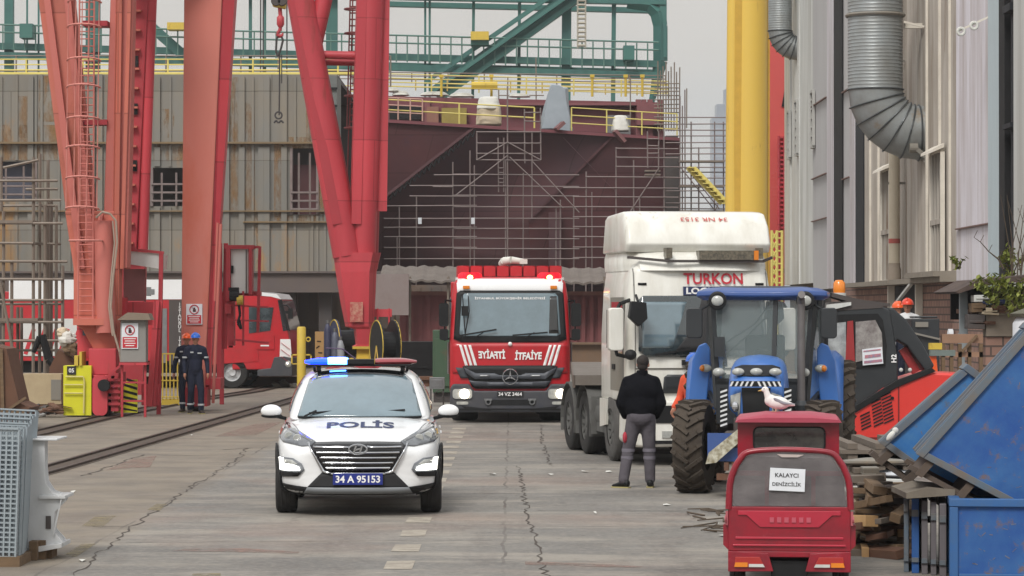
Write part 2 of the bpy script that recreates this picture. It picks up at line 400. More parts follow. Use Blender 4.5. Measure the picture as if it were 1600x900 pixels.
skip_under = mat('muddy_skip_underside', (92, 78, 66), 0.9, c2=(68, 66, 68), scale=4)
slat_grey = mat('grey_slats', (104, 100, 104), 0.8, c2=(84, 80, 82), scale=2, stretch=(1, 1, 0.2))
trike_red = mat('trike_crimson', (146, 14, 38), 0.35, coat=0.3, c2=(112, 22, 36), scale=4, amt=.9, rust=(150, 60, 72), rust_amt=.06, rust_scale=7)
digger_red = mat('digger_red', (214, 52, 44), 0.4, coat=0.2, c2=(198, 50, 42), scale=2)
digger_black = mat('digger_black', (38, 42, 46), 0.45, c2=(52, 54, 56), scale=2)
paper = mat('paper', (222, 226, 232), 0.7)
sign_red = mat('sign_red', (190, 44, 56), 0.5)
cloth_black = mat('black_jersey', (14, 15, 20), 0.95, c2=(24, 24, 29), scale=9, bump=0.9, fine=9, spec=.1)
cloth_grey = mat('grey_work_trousers', (92, 88, 94), 0.9, c2=(70, 66, 72), scale=6, bump=0.9, fine=10, spec=.15)
cloth_navy = mat('navy_overalls', (32, 36, 52), 0.9, c2=(44, 48, 62), scale=7, bump=0.9, fine=10, spec=.15)
cloth_orange = mat('orange_vest', (214, 84, 52), 0.85, c2=(196, 74, 48), scale=6)
reflect = mat('reflective_band', (176, 180, 184), 0.5)
alloy = mat('alloy_rim', (186, 188, 190), 0.4, 0.1, c2=(150, 150, 150), scale=6)
skin = mat('skin', (178, 128, 104), 0.6, c2=(164, 112, 92), scale=8)
hair = mat('dark_hair', (34, 28, 26), 0.8, c2=(48, 40, 36), scale=30, bump=0.4)
helmet_blue = mat('blue_helmet', (34, 100, 200), 0.3, coat=0.3)
helmet_orange = mat('orange_helmet', (232, 92, 34), 0.3, coat=0.3)
helmet_red = mat('red_orange_helmet', (222, 66, 40), 0.3, coat=0.3)
boot_m = mat('boots', (52, 42, 36), 0.8)
bright_yellow = mat('bright_yellow_paint', (208, 206, 30), 0.5, c2=(190, 186, 40), scale=3, rust=(140, 120, 60), rust_amt=0.05)
sage = mat('beige_crate', (176, 160, 130), 0.8, c2=(150, 132, 108), scale=3)
leaf_m = mat('leaves', (98, 112, 50), 0.6, c2=(142, 146, 60), scale=8, amt=0.9)
twig_m = mat('twigs', (84, 72, 60), 0.9)
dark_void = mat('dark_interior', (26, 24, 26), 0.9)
tower_m = mat('far_tower_glass', (70, 84, 104), 0.4, c2=(86, 98, 116), scale=0.05)
asphalt_dark = mat('crack_filler', (74, 66, 60), 0.95)
paint_red = mat('worn_red_road_paint', (150, 118, 108), 0.9, c2=(132, 118, 108), scale=6, amt=1)
paint_white = mat('worn_white_road_paint', (172, 164, 150), 0.9, c2=(138, 130, 120), scale=5, amt=1)
paint_yellow = mat('worn_yellow_road_paint', (144, 132, 98), 0.9, c2=(130, 119, 103), scale=5, amt=1)
for m_ in (paint_red, paint_white, paint_yellow):      # paint worn through to the concrete
    t_ = m_.node_tree; n_ = t_.nodes.new('ShaderNodeTexNoise'); n_.inputs['Scale'].default_value = 3.2; n_.inputs['Detail'].default_value = 9; n_.inputs['Roughness'].default_value = .75
    c_ = t_.nodes.new('ShaderNodeTexCoord'); r_ = t_.nodes.new('ShaderNodeMapRange'); r_.inputs[1].default_value = .40; r_.inputs[2].default_value = .58; r_.inputs[3].default_value = .85 if m_ is paint_white else .05; r_.inputs[4].default_value = 1 if m_ is paint_white else .75
    t_.links.new(c_.outputs['Object'], n_.inputs['Vector']); t_.links.new(n_.outputs[0], r_.inputs[0]); t_.links.new(r_.outputs[0], t_.nodes['Principled BSDF'].inputs['Alpha'])
# ------------------------------------------------------------------ setting: ground, road, rails, haze
def ground_material():
    m = bpy.data.materials.new('yard_concrete'); m.use_nodes = True; t = m.node_tree; b = t.nodes['Principled BSDF']
    N = t.nodes.new; K = t.links.new
    co = N('ShaderNodeTexCoord')
    def noise(sc, det, st=(1, 1, 1), rough=0.6, dist=0.0):
        mpn = N('ShaderNodeMapping'); mpn.inputs['Scale'].default_value = st; K(co.outputs['Object'], mpn.inputs[0])
        n = N('ShaderNodeTexNoise'); n.inputs['Scale'].default_value = sc; n.inputs['Detail'].default_value = det
        n.inputs['Roughness'].default_value = rough; n.inputs['Distortion'].default_value = dist
        K(mpn.outputs[0], n.inputs['Vector']); return n.outputs[0]
    def ramp(v, a, b_, o0=0, o1=1):
        r = N('ShaderNodeMapRange'); r.inputs[1].default_value = a; r.inputs[2].default_value = b_; r.inputs[3].default_value = o0; r.inputs[4].default_value = o1
        K(v, r.inputs[0]); return r.outputs[0]
    def mixc(f, a, c):
        x = N('ShaderNodeMixRGB'); K(f, x.inputs[0])
        if isinstance(a, tuple): x.inputs[1].default_value = a
        else: K(a, x.inputs[1])
        if isinstance(c, tuple): x.inputs[2].default_value = c
        else: K(c, x.inputs[2])
        return x.outputs[0]
    base = mixc(ramp(noise(0.35, 8), 0.35, 0.65), lin((120, 117, 112)), lin((100, 98, 95)))
    base = mixc(ramp(noise(0.9, 9, (0.35, 1, 1), 0.7), 0.47, 0.60, 0, 0.9), base, lin((142, 136, 127)))      # scuffed across the lane
    base = mixc(ramp(noise(0.5, 7, (1.8, 0.25, 1), 0.7), 0.50, 0.70, 0, 0.75), base, lin((92, 86, 82)))        # tyre darkening along it
    base = mixc(ramp(noise(2.2, 9, (1, 1, 1), 0.75), 0.58, 0.70, 0, 0.65), base, lin((78, 72, 68)))            # oil and damp
    base = mixc(ramp(noise(0.12, 5, (1, 1, 1)), 0.52, 0.64, 0, 0.4), base, lin((146, 116, 100)))               # rusty wash
    base = mixc(ramp(noise(14, 4), 0.45, 0.75, 0, 0.45), base, lin((158, 150, 140)))
    base = mixc(ramp(noise(5.5, 10, (1, .6, 1), 0.8), 0.56, 0.66, 0, 0.55), base, lin((92, 86, 80)))
    base = mixc(ramp(noise(4.1, 10, (.5, 1, 1), 0.8, .5), 0.57, 0.66, 0, 0.6), base, lin((158, 151, 140)))
    sepn = N('ShaderNodeSeparateXYZ'); K(co.outputs['Object'], sepn.inputs[0])
    wob = noise(0.8, 3)
    xw = N('ShaderNodeMath'); xw.operation = 'MULTIPLY_ADD'; xw.inputs[1].default_value = 0.7; K(wob, xw.inputs[0]); K(sepn.outputs['X'], xw.inputs[2])
    left = ramp(xw.outputs[0], -3.95, -3.55, 0.75, 0)                                                          # the apron beside the road is browner
    base = mixc(left, base, mixc(ramp(noise(1.1, 8), 0.4, 0.65), lin((130, 119, 104)), lin((106, 97, 87))))
    # slab joints
    br = N('ShaderNodeTexBrick'); br.inputs['Scale'].default_value = 1; br.inputs['Mortar Size'].default_value = 0.018; br.inputs['Mortar Smooth'].default_value = 0.3
    br.inputs['Brick Width'].default_value = 4.1; br.inputs['Row Height'].default_value = 5.2; br.offset = 0.0
    br.inputs['Color1'].default_value = (0, 0, 0, 1); br.inputs['Color2'].default_value = (0.35, 0.35, 0.35, 1); br.inputs['Mortar'].default_value = (1, 1, 1, 1)
    wv = N('ShaderNodeVectorMath'); wv.operation = 'MULTIPLY_ADD'
    nn = N('ShaderNodeTexNoise'); nn.inputs['Scale'].default_value = 1.1; nn.inputs['Detail'].default_value = 5; K(co.outputs['Object'], nn.inputs['Vector'])
    wv.inputs[1].default_value = (0.16, 0.16, 0); K(nn.outputs['Color'], wv.inputs[0]); K(co.outputs['Object'], wv.inputs[2])
    K(wv.outputs[0], br.inputs['Vector'])
    jf = N('ShaderNodeMath'); jf.operation = 'MULTIPLY'; K(br.outputs['Fac'], jf.inputs[0]); K(ramp(noise(0.45, 4), 0.42, 0.6, 0.05, 0.7), jf.inputs[1])
    base = mixc(jf.outputs[0], base, lin((66, 58, 54)))
    K(base, b.inputs['Base Color'])
    K(ramp(noise(1.3, 5), 0.3, 0.7, 0.62, 0.95), b.inputs['Roughness'])
    bp = N('ShaderNodeBump'); bp.inputs['Strength'].default_value = 0.35; bp.inputs['Distance'].default_value = 0.02
    K(noise(9, 8, (1, 1, 1), 0.7), bp.inputs['Height']); K(bp.outputs[0], b.inputs['Normal'])
    return m
g = MB(); g.quad((-3000, -60, 0), (3000, -60, 0), (3000, 6000, 0), (-3000, 6000, 0))
struct(g.build('ground', ground_material()), 'worn grey brown concrete shipyard ground')

def crack(pts, w, m, name='road_crack', z=0.004, jag=0.045, step=0.22):
    P = []
    for i in range(len(pts) - 1):
        a, b = Vector(pts[i]), Vector(pts[i + 1]); n = max(1, int((b - a).length / step))
        for k in range(n): P.append(a.lerp(b, k / n))
    P.append(Vector(pts[-1])); q = MB(); vs = []
    for i, p in enumerate(P):
        d = (P[min(i + 1, len(P) - 1)] - P[max(i - 1, 0)]).normalized(); nn = Vector((-d.y, d.x, 0))
        off = random.uniform(-jag, jag); ww = w * random.uniform(0.1, .6)
        vs += [Vector((p.x, p.y, z)) + nn * (off - ww / 2), Vector((p.x, p.y, z)) + nn * (off + ww / 2)]
    q._add(vs, [(2 * i, 2 * i + 2, 2 * i + 3, 2 * i + 1) for i in range(len(P) - 1)])
    return struct(q.build(name, m))
crack([G(113, 899), G(205, 825), G(255, 790), G(300, 760), G(345, 733), G(375, 715), G(385, 700)], 0.05, asphalt_dark, jag=0.05)
crack([(0.34, 24, 0), (0.29, 26, 0), (0.2, 31, 0), (0.13, 38, 0), (0.08, 43, 0)], 0.045, asphalt_dark)
crack([(0.58, 43, 0), (0.52, 50, 0), (0.6, 58, 0)], 0.05, asphalt_dark)
crack([G(145, 823), G(205, 823)], 0.10, asphalt_dark, jag=0.02)
crack([G(130, 744), G(225, 710), G(300, 712), G(380, 712)], 0.07, asphalt_dark)
crack([G(350, 703), G(395, 700)], 0.18, asphalt_dark)
crack([(0.3, 33.5, 0), (3.4, 33.3, 0)], 0.06, asphalt_dark, jag=0.02)
crack([(-4.1, 36.2, 0), (0.1, 36.6, 0)], 0.05, asphalt_dark, jag=0.02)
crack([(0.5, 47.5, 0), (2.2, 47.6, 0)], 0.08, asphalt_dark, jag=0.02)
crack([(-4.1, 28.9, 0), (-0.2, 29.2, 0)], 0.035, asphalt_dark, jag=0.03)
for k in range(18):
    y = 24.1 + 1.87 * k
    if 32.0 < y < 36.5: continue
    q = MB(); w = 0.13; vs = [(-1.03 - w + random.uniform(-.02, .02), y, .004), (-1.03 + w, y + random.uniform(-.05, .05), .004), (-1.03 + w, y + .85, .004), (-1.03 - w, y + .8, .004)]
    q.quad(*vs); struct(q.build('lane_marking', paint_white))
def stripe(pts, m):
    q = MB(); q.quad(*[(p[0], p[1], .0045) for p in pts]); return struct(q.build('painted_line', m))
stripe([(-3.3, 27.9), (-2.6, 27.75), (-2.05, 27.6), (-2.05, 27.8), (-2.6, 28.2), (-3.2, 28.15)], paint_red)
stripe([(0.12, 26.4), (1.1, 26.1), (1.2, 26.2), (0.9, 26.45), (0.12, 26.75)], paint_red)
stripe([G(128, 822), G(150, 806), G(182, 806), G(160, 824)], paint_yellow)
stripe([G(230, 797), G(245, 787), G(262, 787), G(250, 798)], paint_yellow)
stripe([G(100, 868), G(128, 850), G(150, 850), G(120, 870)], paint_yellow)
stripe([G(300, 900), G(302, 896), G(345, 896), G(345, 901)], paint_yellow)
stripe([G(165, 735), G(210, 716), G(245, 712), G(235, 730)], paint_red)
stripe([G(335, 682), G(400, 662), G(440, 660), G(400, 680)], paint_red)

# crane rails: sunk channel of dirt with two rusty rail heads
dirt = mat('rail_dirt', (84, 72, 62), 0.95, c2=(60, 52, 46), scale=3, bump=0.6, fine=12)
rail_m = mat('rail_steel', (70, 58, 52), 0.5, 0.4, c2=(50, 42, 38), scale=5)
def track(pts, half):
    P = [Vector(p) for p in pts]
    q = MB(); vs = []
    for i, p in enumerate(P):
        d = (P[min(i + 1, len(P) - 1)] - P[max(i - 1, 0)]).normalized(); nn = Vector((d.y, -d.x, 0))
        vs += [p - nn * (half + .1) + Vector((0, 0, .005)), p + nn * (half + .1) + Vector((0, 0, .005))]
    q._add(vs, [(2 * i, 2 * i + 1, 2 * i + 3, 2 * i + 2) for i in range(len(P) - 1)])
    struct(q.build('rail_bed', dirt))
    for sgn in (-1, 1):
        q = MB()
        for i in range(len(P) - 1):
            d = (P[i + 1] - P[i]).normalized(); nn = Vector((d.y, -d.x, 0)) * half * sgn
            q.beam(P[i] + nn + Vector((0, 0, .02)), P[i + 1] + nn + Vector((0, 0, .02)), .065, .035)
        struct(q.build('crane_rail', rail_m))
track([(-7.6, 27, 0), (-6.75, 41.5, 0), (-5.9, 66, 0), (-5.0, 92, 0), (-4.6, 104, 0)], 0.19)
track([(-9.6, 40, 0), (-8.9, 53.4, 0), (-8.75, 61.8, 0), (-8.3, 71.5, 0), (-7.3, 81.3, 0), (-6.8, 96, 0)], 0.22)
# small litter on the concrete
for px, py in ((115, 770), (130, 877), (300, 681), (952, 738), (913, 738), (860, 742), (1120, 820), (655, 706), (1130, 838), (770, 742), (930, 803), (1040, 790)):
    p = G(px, py); q = MB(); r = random.uniform(.025, .06)
    q._add([Vector((p.x + r * math.cos(a) * random.uniform(.6, 1.3), p.y + r * 2 * math.sin(a), random.uniform(.006, .03))) for a in (0, 1.2, 2.3, 3.5, 4.8)], [(0, 1, 2, 3, 4)])
    tag(q.build('litter_scrap', tarp_white), 'tiny pale scrap of litter lying on the concrete yard', 'litter', 'scraps of litter on the ground')

# air
hb = MB(); hb.bx(-700, 900, -40, 3300, -1.0, 232)
hz = hb.build('haze', None); hz['kind'] = 'stuff'
hm = bpy.data.materials.new('haze_air'); hm.use_nodes = True; t = hm.node_tree; t.nodes.clear()
o_ = t.nodes.new('ShaderNodeOutputMaterial'); v_ = t.nodes.new('ShaderNodeVolumePrincipled')
v_.inputs['Color'].default_value = (0.86, 0.9, 0.95, 1); v_.inputs['Density'].default_value = 0.00026; v_.inputs['Anisotropy'].default_value = 0.1
t.links.new(v_.outputs[0], o_.inputs['Volume']); hz.data.materials.append(hm)
# ------------------------------------------------------------------ far tower beyond the yard
t = thing('tower_block', 'hazy blue glass tower far beyond the scaffold, left of the yellow crane leg', 'tower', (W(1140, 482, 2500).x, 2500, 0))
q = MB(); q.bx(-15, 15, 0, 28, 0, 168); q.bx(-11, 15, 2, 26, 168, 180); q.bx(-4, 12, 4, 22, 180, 193); q.build('facade', tower_m, t)
q = MB()
for k in range(40): q.bx(-15.2, 15.2, -.25, .1, 6 + k * 4, 7.2 + k * 4)
q.build('floor_band', mat('tower_band', (112, 124, 140), .5), t)

# ------------------------------------------------------------------ green gantry crane behind the ship
YG = 200.0
gt = thing('green_gantry_crane', 'large green steel gantry crane with walkways and a thick diagonal brace behind the ship', 'crane', (W(740, 482, YG).x, YG, 0))
gx0 = gt.location.x
def g_(px, py, dy=0): p = W(px, py, YG); return Vector((p.x - gx0, dy, p.z))
sG = FPX / YG
q = MB(); q.beam(g_(330, -12), g_(1040, 2), .8, .5); q.beam(g_(560, -2, 3), g_(1040, 10, 3), .8, .35); q.build('top_chord', crane_green, gt)
q = MB(); q.beam(g_(-80, 70), g_(1030, 100), .6, .45); q.beam(g_(-80, 84), g_(1030, 118), .6, .45)
q.beam(g_(-80, 78, 2), g_(1030, 108, 2), 2.0, .12); q.build('lower_chord', crane_green, gt)
q = MB(); q.beam(g_(905, -12), g_(680, 148), 1.1, 1.35, up=(0, 1, 0)); q.beam(g_(905, -16, -.7), g_(678, 144, -.7), .25, 1.6, up=(0, 1, 0)); q.beam(g_(890, -25, -.8), g_(665, 130, -.8), .3, .3)
q.beam(g_(915, -8, -.8), g_(695, 152, -.8), .3, .3); q.build('diagonal_brace', crane_green, gt)
q = MB(); q.beam(g_(212, 20), g_(300, 98), .7, .9, up=(0, 1, 0)); q.build('diagonal_brace', crane_green, gt)
q = MB(); q.tube([g_(980, 5), g_(1015, 8), g_(1028, 20), g_(1032, 40), g_(1032, 95), g_(1024, 135), g_(1018, 160)], [.35, .45, .55, .5, .5, .3, .2], 4); q.beam(g_(1036, 0), g_(1036, 90), .5, .6); q.build('end_frame', crane_green, gt)
for px, w in ((12, .6), (40, .12), (58, .12), (138, .5), (150, .4), (390, .22), (413, .15), (512, .3), (521, .5), (664, .15), (671, .15), (740, .2), (812, .22), (886, .65), (960, .3)):
    q = MB(); q.beam(g_(px, -14, .5), g_(px - (2 if px > 700 else 0), 190 if px > 600 else 150, .5), w, w); q.build('post', crane_green, gt)
q = MB()
for yy in (50, 62):
    q.rod(g_(-80, yy - 12, -1), g_(1028, yy + 18, -1), .06, n=4)
for i in range(64):
    px = -60 + i * 17; q.rod(g_(px, 39 + px * .03, -1), g_(px, 80 + px * .03, -1), .05, n=4)
q.build('walkway_railing', mat('green_rail', (92, 128, 118), .6), gt)
q = MB(); q.bx(g_(736, 0).x, g_(764, 0).x, -2, -.6, g_(0, 66).z, g_(0, 53).z); q.build('lamp_housing', safety_yellow, gt)
q = MB(); q.bx(g_(266, 0).x, g_(292, 0).x, -2, -.6, g_(0, 50).z, g_(0, 39).z); q.build('lamp_housing', safety_yellow, gt)
for a, b, c, d in ((736, 764, 73, 66), (36, 56, 62, 40), (973, 990, 96, 74)):
    q = MB(); q.bx(g_(a, 0).x, g_(b, 0).x, -1.6, 0, g_(0, c).z, g_(0, d).z); q.build('control_box', crane_green, gt)
q = MB()
for px in (902, 914): q.rod(g_(px, 0, -1.5), g_(px, 78, -1.5), .06, n=4)
for i in range(11): q.rod(g_(902, 4 + i * 7, -1.5), g_(914, 4 + i * 7, -1.5), .09, n=4)
q.build('caged_ladder', mat('pale_ladder', (176, 170, 156), .6), gt)
q = MB(); 
for px in (-60, 886): q.beam(g_(px, 160), Vector((g_(px, 0).x, 0, 0)), .8, .8)
q.build('leg', crane_green, gt)

# ------------------------------------------------------------------ steel ship block on the left
YB = 112.0; sB = FPX / YB
def zB(py): return CAMH - (py - HORY) / sB
def xB(px): return (px - 800) / sB
bl = thing('hull_block', 'long grey green ribbed steel ship section with rust streaks behind the cranes', 'ship section', (xB(250), YB, 0))
ox = bl.location.x
def lb(px): return xB(px) - ox
ztop, zbot = zB(116), zB(428)
q = MB()
wins = [(455, 496, 231, 335), (237, 291, 262, 322), (-10, 56, 252, 312)]
xs = sorted({-140, 527} | {w[0] for w in wins} | {w[1] for w in wins}); 
for i in range(len(xs) - 1):
    a, b = xs[i], xs[i + 1]; w = [k for k in wins if k[0] <= a and k[1] >= b]
    if w:
        q.bx(lb(a), lb(b), 0, .25, zB(w[0][2]), ztop); q.bx(lb(a), lb(b), 0, .25, zbot, zB(w[0][3]))
    else: q.bx(lb(a), lb(b), 0, .25, zbot, ztop)
q.build('side_plating', plate_grey, bl)
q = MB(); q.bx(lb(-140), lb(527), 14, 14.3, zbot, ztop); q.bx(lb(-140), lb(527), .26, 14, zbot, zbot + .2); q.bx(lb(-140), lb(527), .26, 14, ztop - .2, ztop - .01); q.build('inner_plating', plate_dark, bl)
q = MB(); rr = random.Random(3)
for px in [p_ + rr.choice((-3, 0, 2)) for p_ in range(-130, 520, 22)] + [p_ + 6 for p_ in range(-126, 520, 88)]:
    inw = [k for k in wins if k[0] - 3 < px < k[1] + 3]
    hseg = [(116, 222), (226, 428)]
    for a, b in hseg:
        if inw:
            segs = [(a, min(b, inw[0][2] - 2)), (max(a, inw[0][3] + 2), b)]
        else: segs = [(a, b)]
        for c, d in segs:
            if d - c > 6:
                wd = .09 if px % 3 else .22
                q.bx(lb(px) - wd / 2, lb(px) + wd / 2, -.06 if wd < .2 else -.12, -.003, zB(d), zB(c + rr.choice((0, 0, 4))))
q.build('stiffener', plate_grey, bl)
q = MB(); q.bx(lb(-140), lb(527), -.28, -.003, zB(225), zB(222)); q.bx(lb(-140), lb(527), -.2, -.004, zB(331), zB(329)); q.bx(lb(380), lb(527), -.2, -.004, zB(348), zB(346)); q.build('seam_flange', mat('rusty_seam', (128, 106, 74), .8, c2=(104, 100, 92), scale=.8), bl)
q = MB(); q.bx(lb(-140), lb(600), -.4, .6, zB(455), zB(425)); q.bx(lb(-140), lb(600), -.55, .7, zB(427), zB(424)); q.bx(lb(-140), lb(600), -.55, .7, zB(457), zB(454)); q.build('bottom_girder', mat('girder_brown', (92, 84, 84), .75, c2=(110, 96, 84), scale=.7), bl)
q = MB(); q.bx(lb(512), lb(528), -.8, 2, zB(210), zB(121)); q.build('end_box', mat('grey_box', (104, 108, 106), .6), bl)
q = MB()
for a in (140, 167): q.bx(lb(516), lb(529), -.9, -.78, zB(a + 2), zB(a - 1))
q.build('end_box_band', black_plastic, bl)
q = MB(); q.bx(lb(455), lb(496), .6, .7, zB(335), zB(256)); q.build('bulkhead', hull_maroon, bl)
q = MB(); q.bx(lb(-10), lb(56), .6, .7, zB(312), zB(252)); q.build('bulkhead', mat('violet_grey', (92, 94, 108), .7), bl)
for a, b, c, d in wins:
    q = MB()
    for k in (0, 1): q.bx(lb(a) - .05 + k * (lb(b) - lb(a)), lb(a) + .05 + k * (lb(b) - lb(a)), -.08, .3, zB(d), zB(c))
    for k in range(3): q.rod((lb(a), -.1, zB(d - 8 - k * 13)), (lb(b), -.1, zB(d - 8 - k * 13)), .045, n=5)
    for k in (.3, .72): q.rod((lb(a + (b - a) * k), -.1, zB(d)), (lb(a + (b - a) * k), -.1, zB(c + 8)), .045, n=5)
    q.build('opening_frame', tube_steel, bl)
# rust stains with shapes of their own
rs = bpy.data.materials.new('rust_stain'); rs.use_nodes = True; t_ = rs.node_tree; b_ = t_.nodes['Principled BSDF']; co_ = t_.nodes.new('ShaderNodeTexCoord'); m1 = t_.nodes.new('ShaderNodeMapping'); m1.inputs['Scale'].default_value = (1.6, 1, .5)
n1 = t_.nodes.new('ShaderNodeTexNoise'); n1.inputs['Scale'].default_value = 1.6; n1.inputs['Detail'].default_value = 8; n1.inputs['Roughness'].default_value = .7; r1 = t_.nodes.new('ShaderNodeMapRange'); r1.inputs[1].default_value = .44; r1.inputs[2].default_value = .70; r1.inputs[4].default_value = .5
for a_, c_ in ((co_.outputs['Object'], m1.inputs[0]), (m1.outputs[0], n1.inputs['Vector']), (n1.outputs[0], r1.inputs[0]), (r1.outputs[0], b_.inputs['Alpha'])): t_.links.new(a_, c_)
b_.inputs['Base Color'].default_value = lin((160, 118, 66)); b_.inputs['Roughness'].default_value = .9
for a, b, c, d in ((428, 446, 225, 345), (440, 500, 336, 350), (0, 95, 195, 250), (28, 50, 150, 215), (355, 372, 120, 330), (376, 398, 160, 330), (440, 520, 214, 232), (478, 500, 170, 222), (250, 272, 170, 215), (498, 512, 235, 345), (240, 292, 222, 250), (60, 100, 118, 190), (400, 420, 330, 420)):
    q = MB(); q.bx(lb(a), lb(b), -.012, -.004, zB(d), zB(c)); q.build('rust_stain', rs, bl)
# supports of the block, ground to girder
for px in (-90, 8, 92, 262, 400, 452, 508):
    q = MB(); q.bx(lb(px) - .25, lb(px) + .25, .1, .6, 0, zB(457)); q.build('support_post', plate_dark, bl)
# yellow guardrail along the top edge of the block
def guardrail(name, label, p0, p1, h, nbars, m, dens, group, slope=0):
    t = thing(name, label, 'guardrail', (p0[0], p0[1], p0[2]), 0, group)
    d = Vector(p1) - Vector(p0); n = max(2, int(d.length / dens))
    for k in range(n + 1):
        c = d * k / n; rodpart(t, 'upright', c, c + Vector((0, 0, h)), .035, m)
    for k in range(nbars):
        z = h * (k + 1) / nbars; rodpart(t, 'rail', Vector((0, 0, z)), d + Vector((0, 0, z)), .028, m)
    return t
guardrail('guardrail', 'pale yellow tube guardrail along the top edge of the grey steel section', (xB(-140), YB + .4, ztop), (xB(527), YB + .4, ztop), .62, 3, rail_yellow, 1.05, None)
guardrail('guardrail', 'dull steel rail with taller uprights behind the yellow rail on the grey section', (xB(-140), YB + 6, ztop), (xB(600), YB + 6, ztop), 1.25, 2, tube_warm, 1.5, None)
q = MB(); q.bx(-9, 9, -.15, .15, -.0, .05); q.bx(-9, 9, -.05, .3, .055, .10)
tag(q.build('toe_board', rail_yellow, loc=(xB(-140) + 9, YB + .2, ztop)), 'yellow toe board at the left on top of the grey steel section', 'toe board')

# things under the block, behind the cranes: dark plates, container, girders
q = MB(); q.bx(-15, 11, 0, .3, 0, 3.3)
for k in range(64): q.bx(-14.8 + k * .41, -14.72 + k * .41, -.1, -.002, .1, 3.2)
q.bx(-15, 11, -.14, -.001, 1.55, 1.68)
tag(q.build('sheet_pile_wall', mat('brown_grey_plate', (90, 84, 80), .8, c2=(110, 92, 78), scale=.6, amt=.8, stretch=(1, 1, .3), rust=(120, 84, 70), rust_amt=.1), loc=(xB(420), YB + 4, 0)), 'dark brown grey ribbed plate wall under the raised steel section', 'wall')

# ------------------------------------------------------------------ the maroon ship
YS = 130.0; sS = FPX / YS
def zS(py, Y=YS): return CAMH - (py - HORY) * Y / FPX
def xS(px, Y=YS): return (px - 800) * Y / FPX
sh = thing('ship_hull', 'big maroon ship hull under construction with flared underside wrapped in scaffolding', 'ship', (xS(800), YS, 0))
def s_(px, py, dy=0): p = W(px, py, YS + dy); return Vector((p.x, dy, p.z))
A, Bp, C, D = s_(500, 181), s_(745, 196), s_(962, 208), s_(1062, 216)
E, E0 = s_(596, 312, 1.0), s_(500, 372, 1.4)
Fp, F2 = s_(826, 345, 1.6), s_(962, 432, 2.2)
q = MB()
q.quad(A, E0, E, Bp); q.build('upper_side_plating', hull_maroon, sh)
def along(pts, f):
    k = f * (len(pts) - 1); i = min(int(k), len(pts) - 2); return pts[i].lerp(pts[i + 1], k - i)
q = MB(); Lb, Rb = [Bp, E, s_(596, 440, 5)], [C, Fp, s_(830, 432, 2.4)]; rings = []
for i in range(25):
    a, b = along(Lb, i / 24), along(Rb, i / 24); rings.append([a.lerp(b, j / 16) + Vector((0, .9 * math.sin(math.pi * j / 16) * math.sin(math.pi * min(1, i / 20)), 0)) for j in range(17)])
q.loft(rings, closed=False, caps=False); q.build('flare_plating', hull_dark, sh, smooth='all')
q = MB(); q.quad(E0, s_(500, 440, 5), s_(596, 440, 5), E); q.build('flare_plating', hull_dark, sh)
q = MB(); q.quad(C, Fp, s_(830, 432, 2.4), s_(1062, 432, 2.4), D); q.build('bow_plating', hull_maroon, sh)
q = MB(); q.beam(Bp + Vector((0, -.04, 0)), E + Vector((0, -.04, 0)), .18, .12); q.beam(C + Vector((0, -.04, 0)), Fp + Vector((0, -.04, 0)), .1, .08, up=(0, 1, 0)); q.beam(s_(880, 175 + 40, -.05), s_(1040, 380, 1.8), .02, .02); q.build('knuckle_strake', mat('knuckle', (88, 56, 60), .7), sh)
q = MB(); q.bx(xS(500), xS(1062), 6, 20, 0.1, zS(430)); q.build('lower_hull', hull_dark, sh)
q = MB(); q.bx(xS(1040), xS(1062), 0.3, 30, zS(432), zS(216)); q.bx(xS(500), xS(1060), .3, 30, zS(214), zS(212)); q.build('main_deck', plate_dark, sh)
q = MB(); q._add([D, s_(1062, 432, 2.4), Vector((xS(1062), 30, zS(432))), Vector((xS(1062), 30, zS(216)))], [(0, 1, 2, 3)]); q.build('side_plating', hull_maroon, sh)
q = MB(); q.beam(A + Vector((0, -.05, -.05)), Bp + Vector((0, -.05, -.05)), .16, .14); q.beam(Bp + Vector((0, -.05, -.05)), D + Vector((0, -.05, -.05)), .16, .14); q.build('deck_edge', maroon_bright, sh)
# vertical lower ribs & dark slot
q = MB(); q.bx(xS(858), xS(878), 1.0, 5, zS(432), zS(330)); q.build('skeg', hull_dark, sh)
# superstructure: maroon wall with recess, columns
q = MB(); q.quad(Vector((xS(525), 4, zS(184))), Vector((xS(1045), 4, zS(212))), Vector((xS(1045), 4, zS(150))), Vector((xS(640), 4, zS(141))), Vector((xS(525), 4, zS(136)))); q.bx(xS(525), xS(1045), 4.05, 12, zS(214), zS(152)); q.build('deckhouse_wall', maroon_bright, sh)
q = MB()
for px in (664, 1003, 1012, 1022, 1040): q.bx(xS(px) - .12, xS(px) + .12, 3.6, 3.99, zS(208), zS(146))
q.bx(xS(790), xS(1040), 3.4, 4.2, zS(156), zS(152)); q.bx(xS(1000), xS(1042), 3.2, 3.6, zS(188), zS(155)); q.build('bulkhead_frame', mat('bulk_frame', (128, 78, 82), .7), sh)
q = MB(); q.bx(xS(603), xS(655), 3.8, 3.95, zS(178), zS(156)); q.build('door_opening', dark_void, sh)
q = MB(); q.bx(xS(952), xS(990), 3.3, 3.5, zS(206), zS(172)); q.build('hatch', mat('bluegrey_hatch', (112, 110, 112), .7), sh)
q = MB(); q.bx(xS(687), xS(727), 3.5, 3.9, zS(190), zS(160)); q.build('locker', mat('olive_yellow', (150, 132, 64), .7, c2=(120, 108, 64), scale=2), sh)
q = MB(); q.bx(xS(663), xS(682), 3.5, 3.9, zS(188), zS(158)); q.build('locker', mat('tan_rust', (140, 98, 82), .7, c2=(118, 84, 74), scale=2), sh)
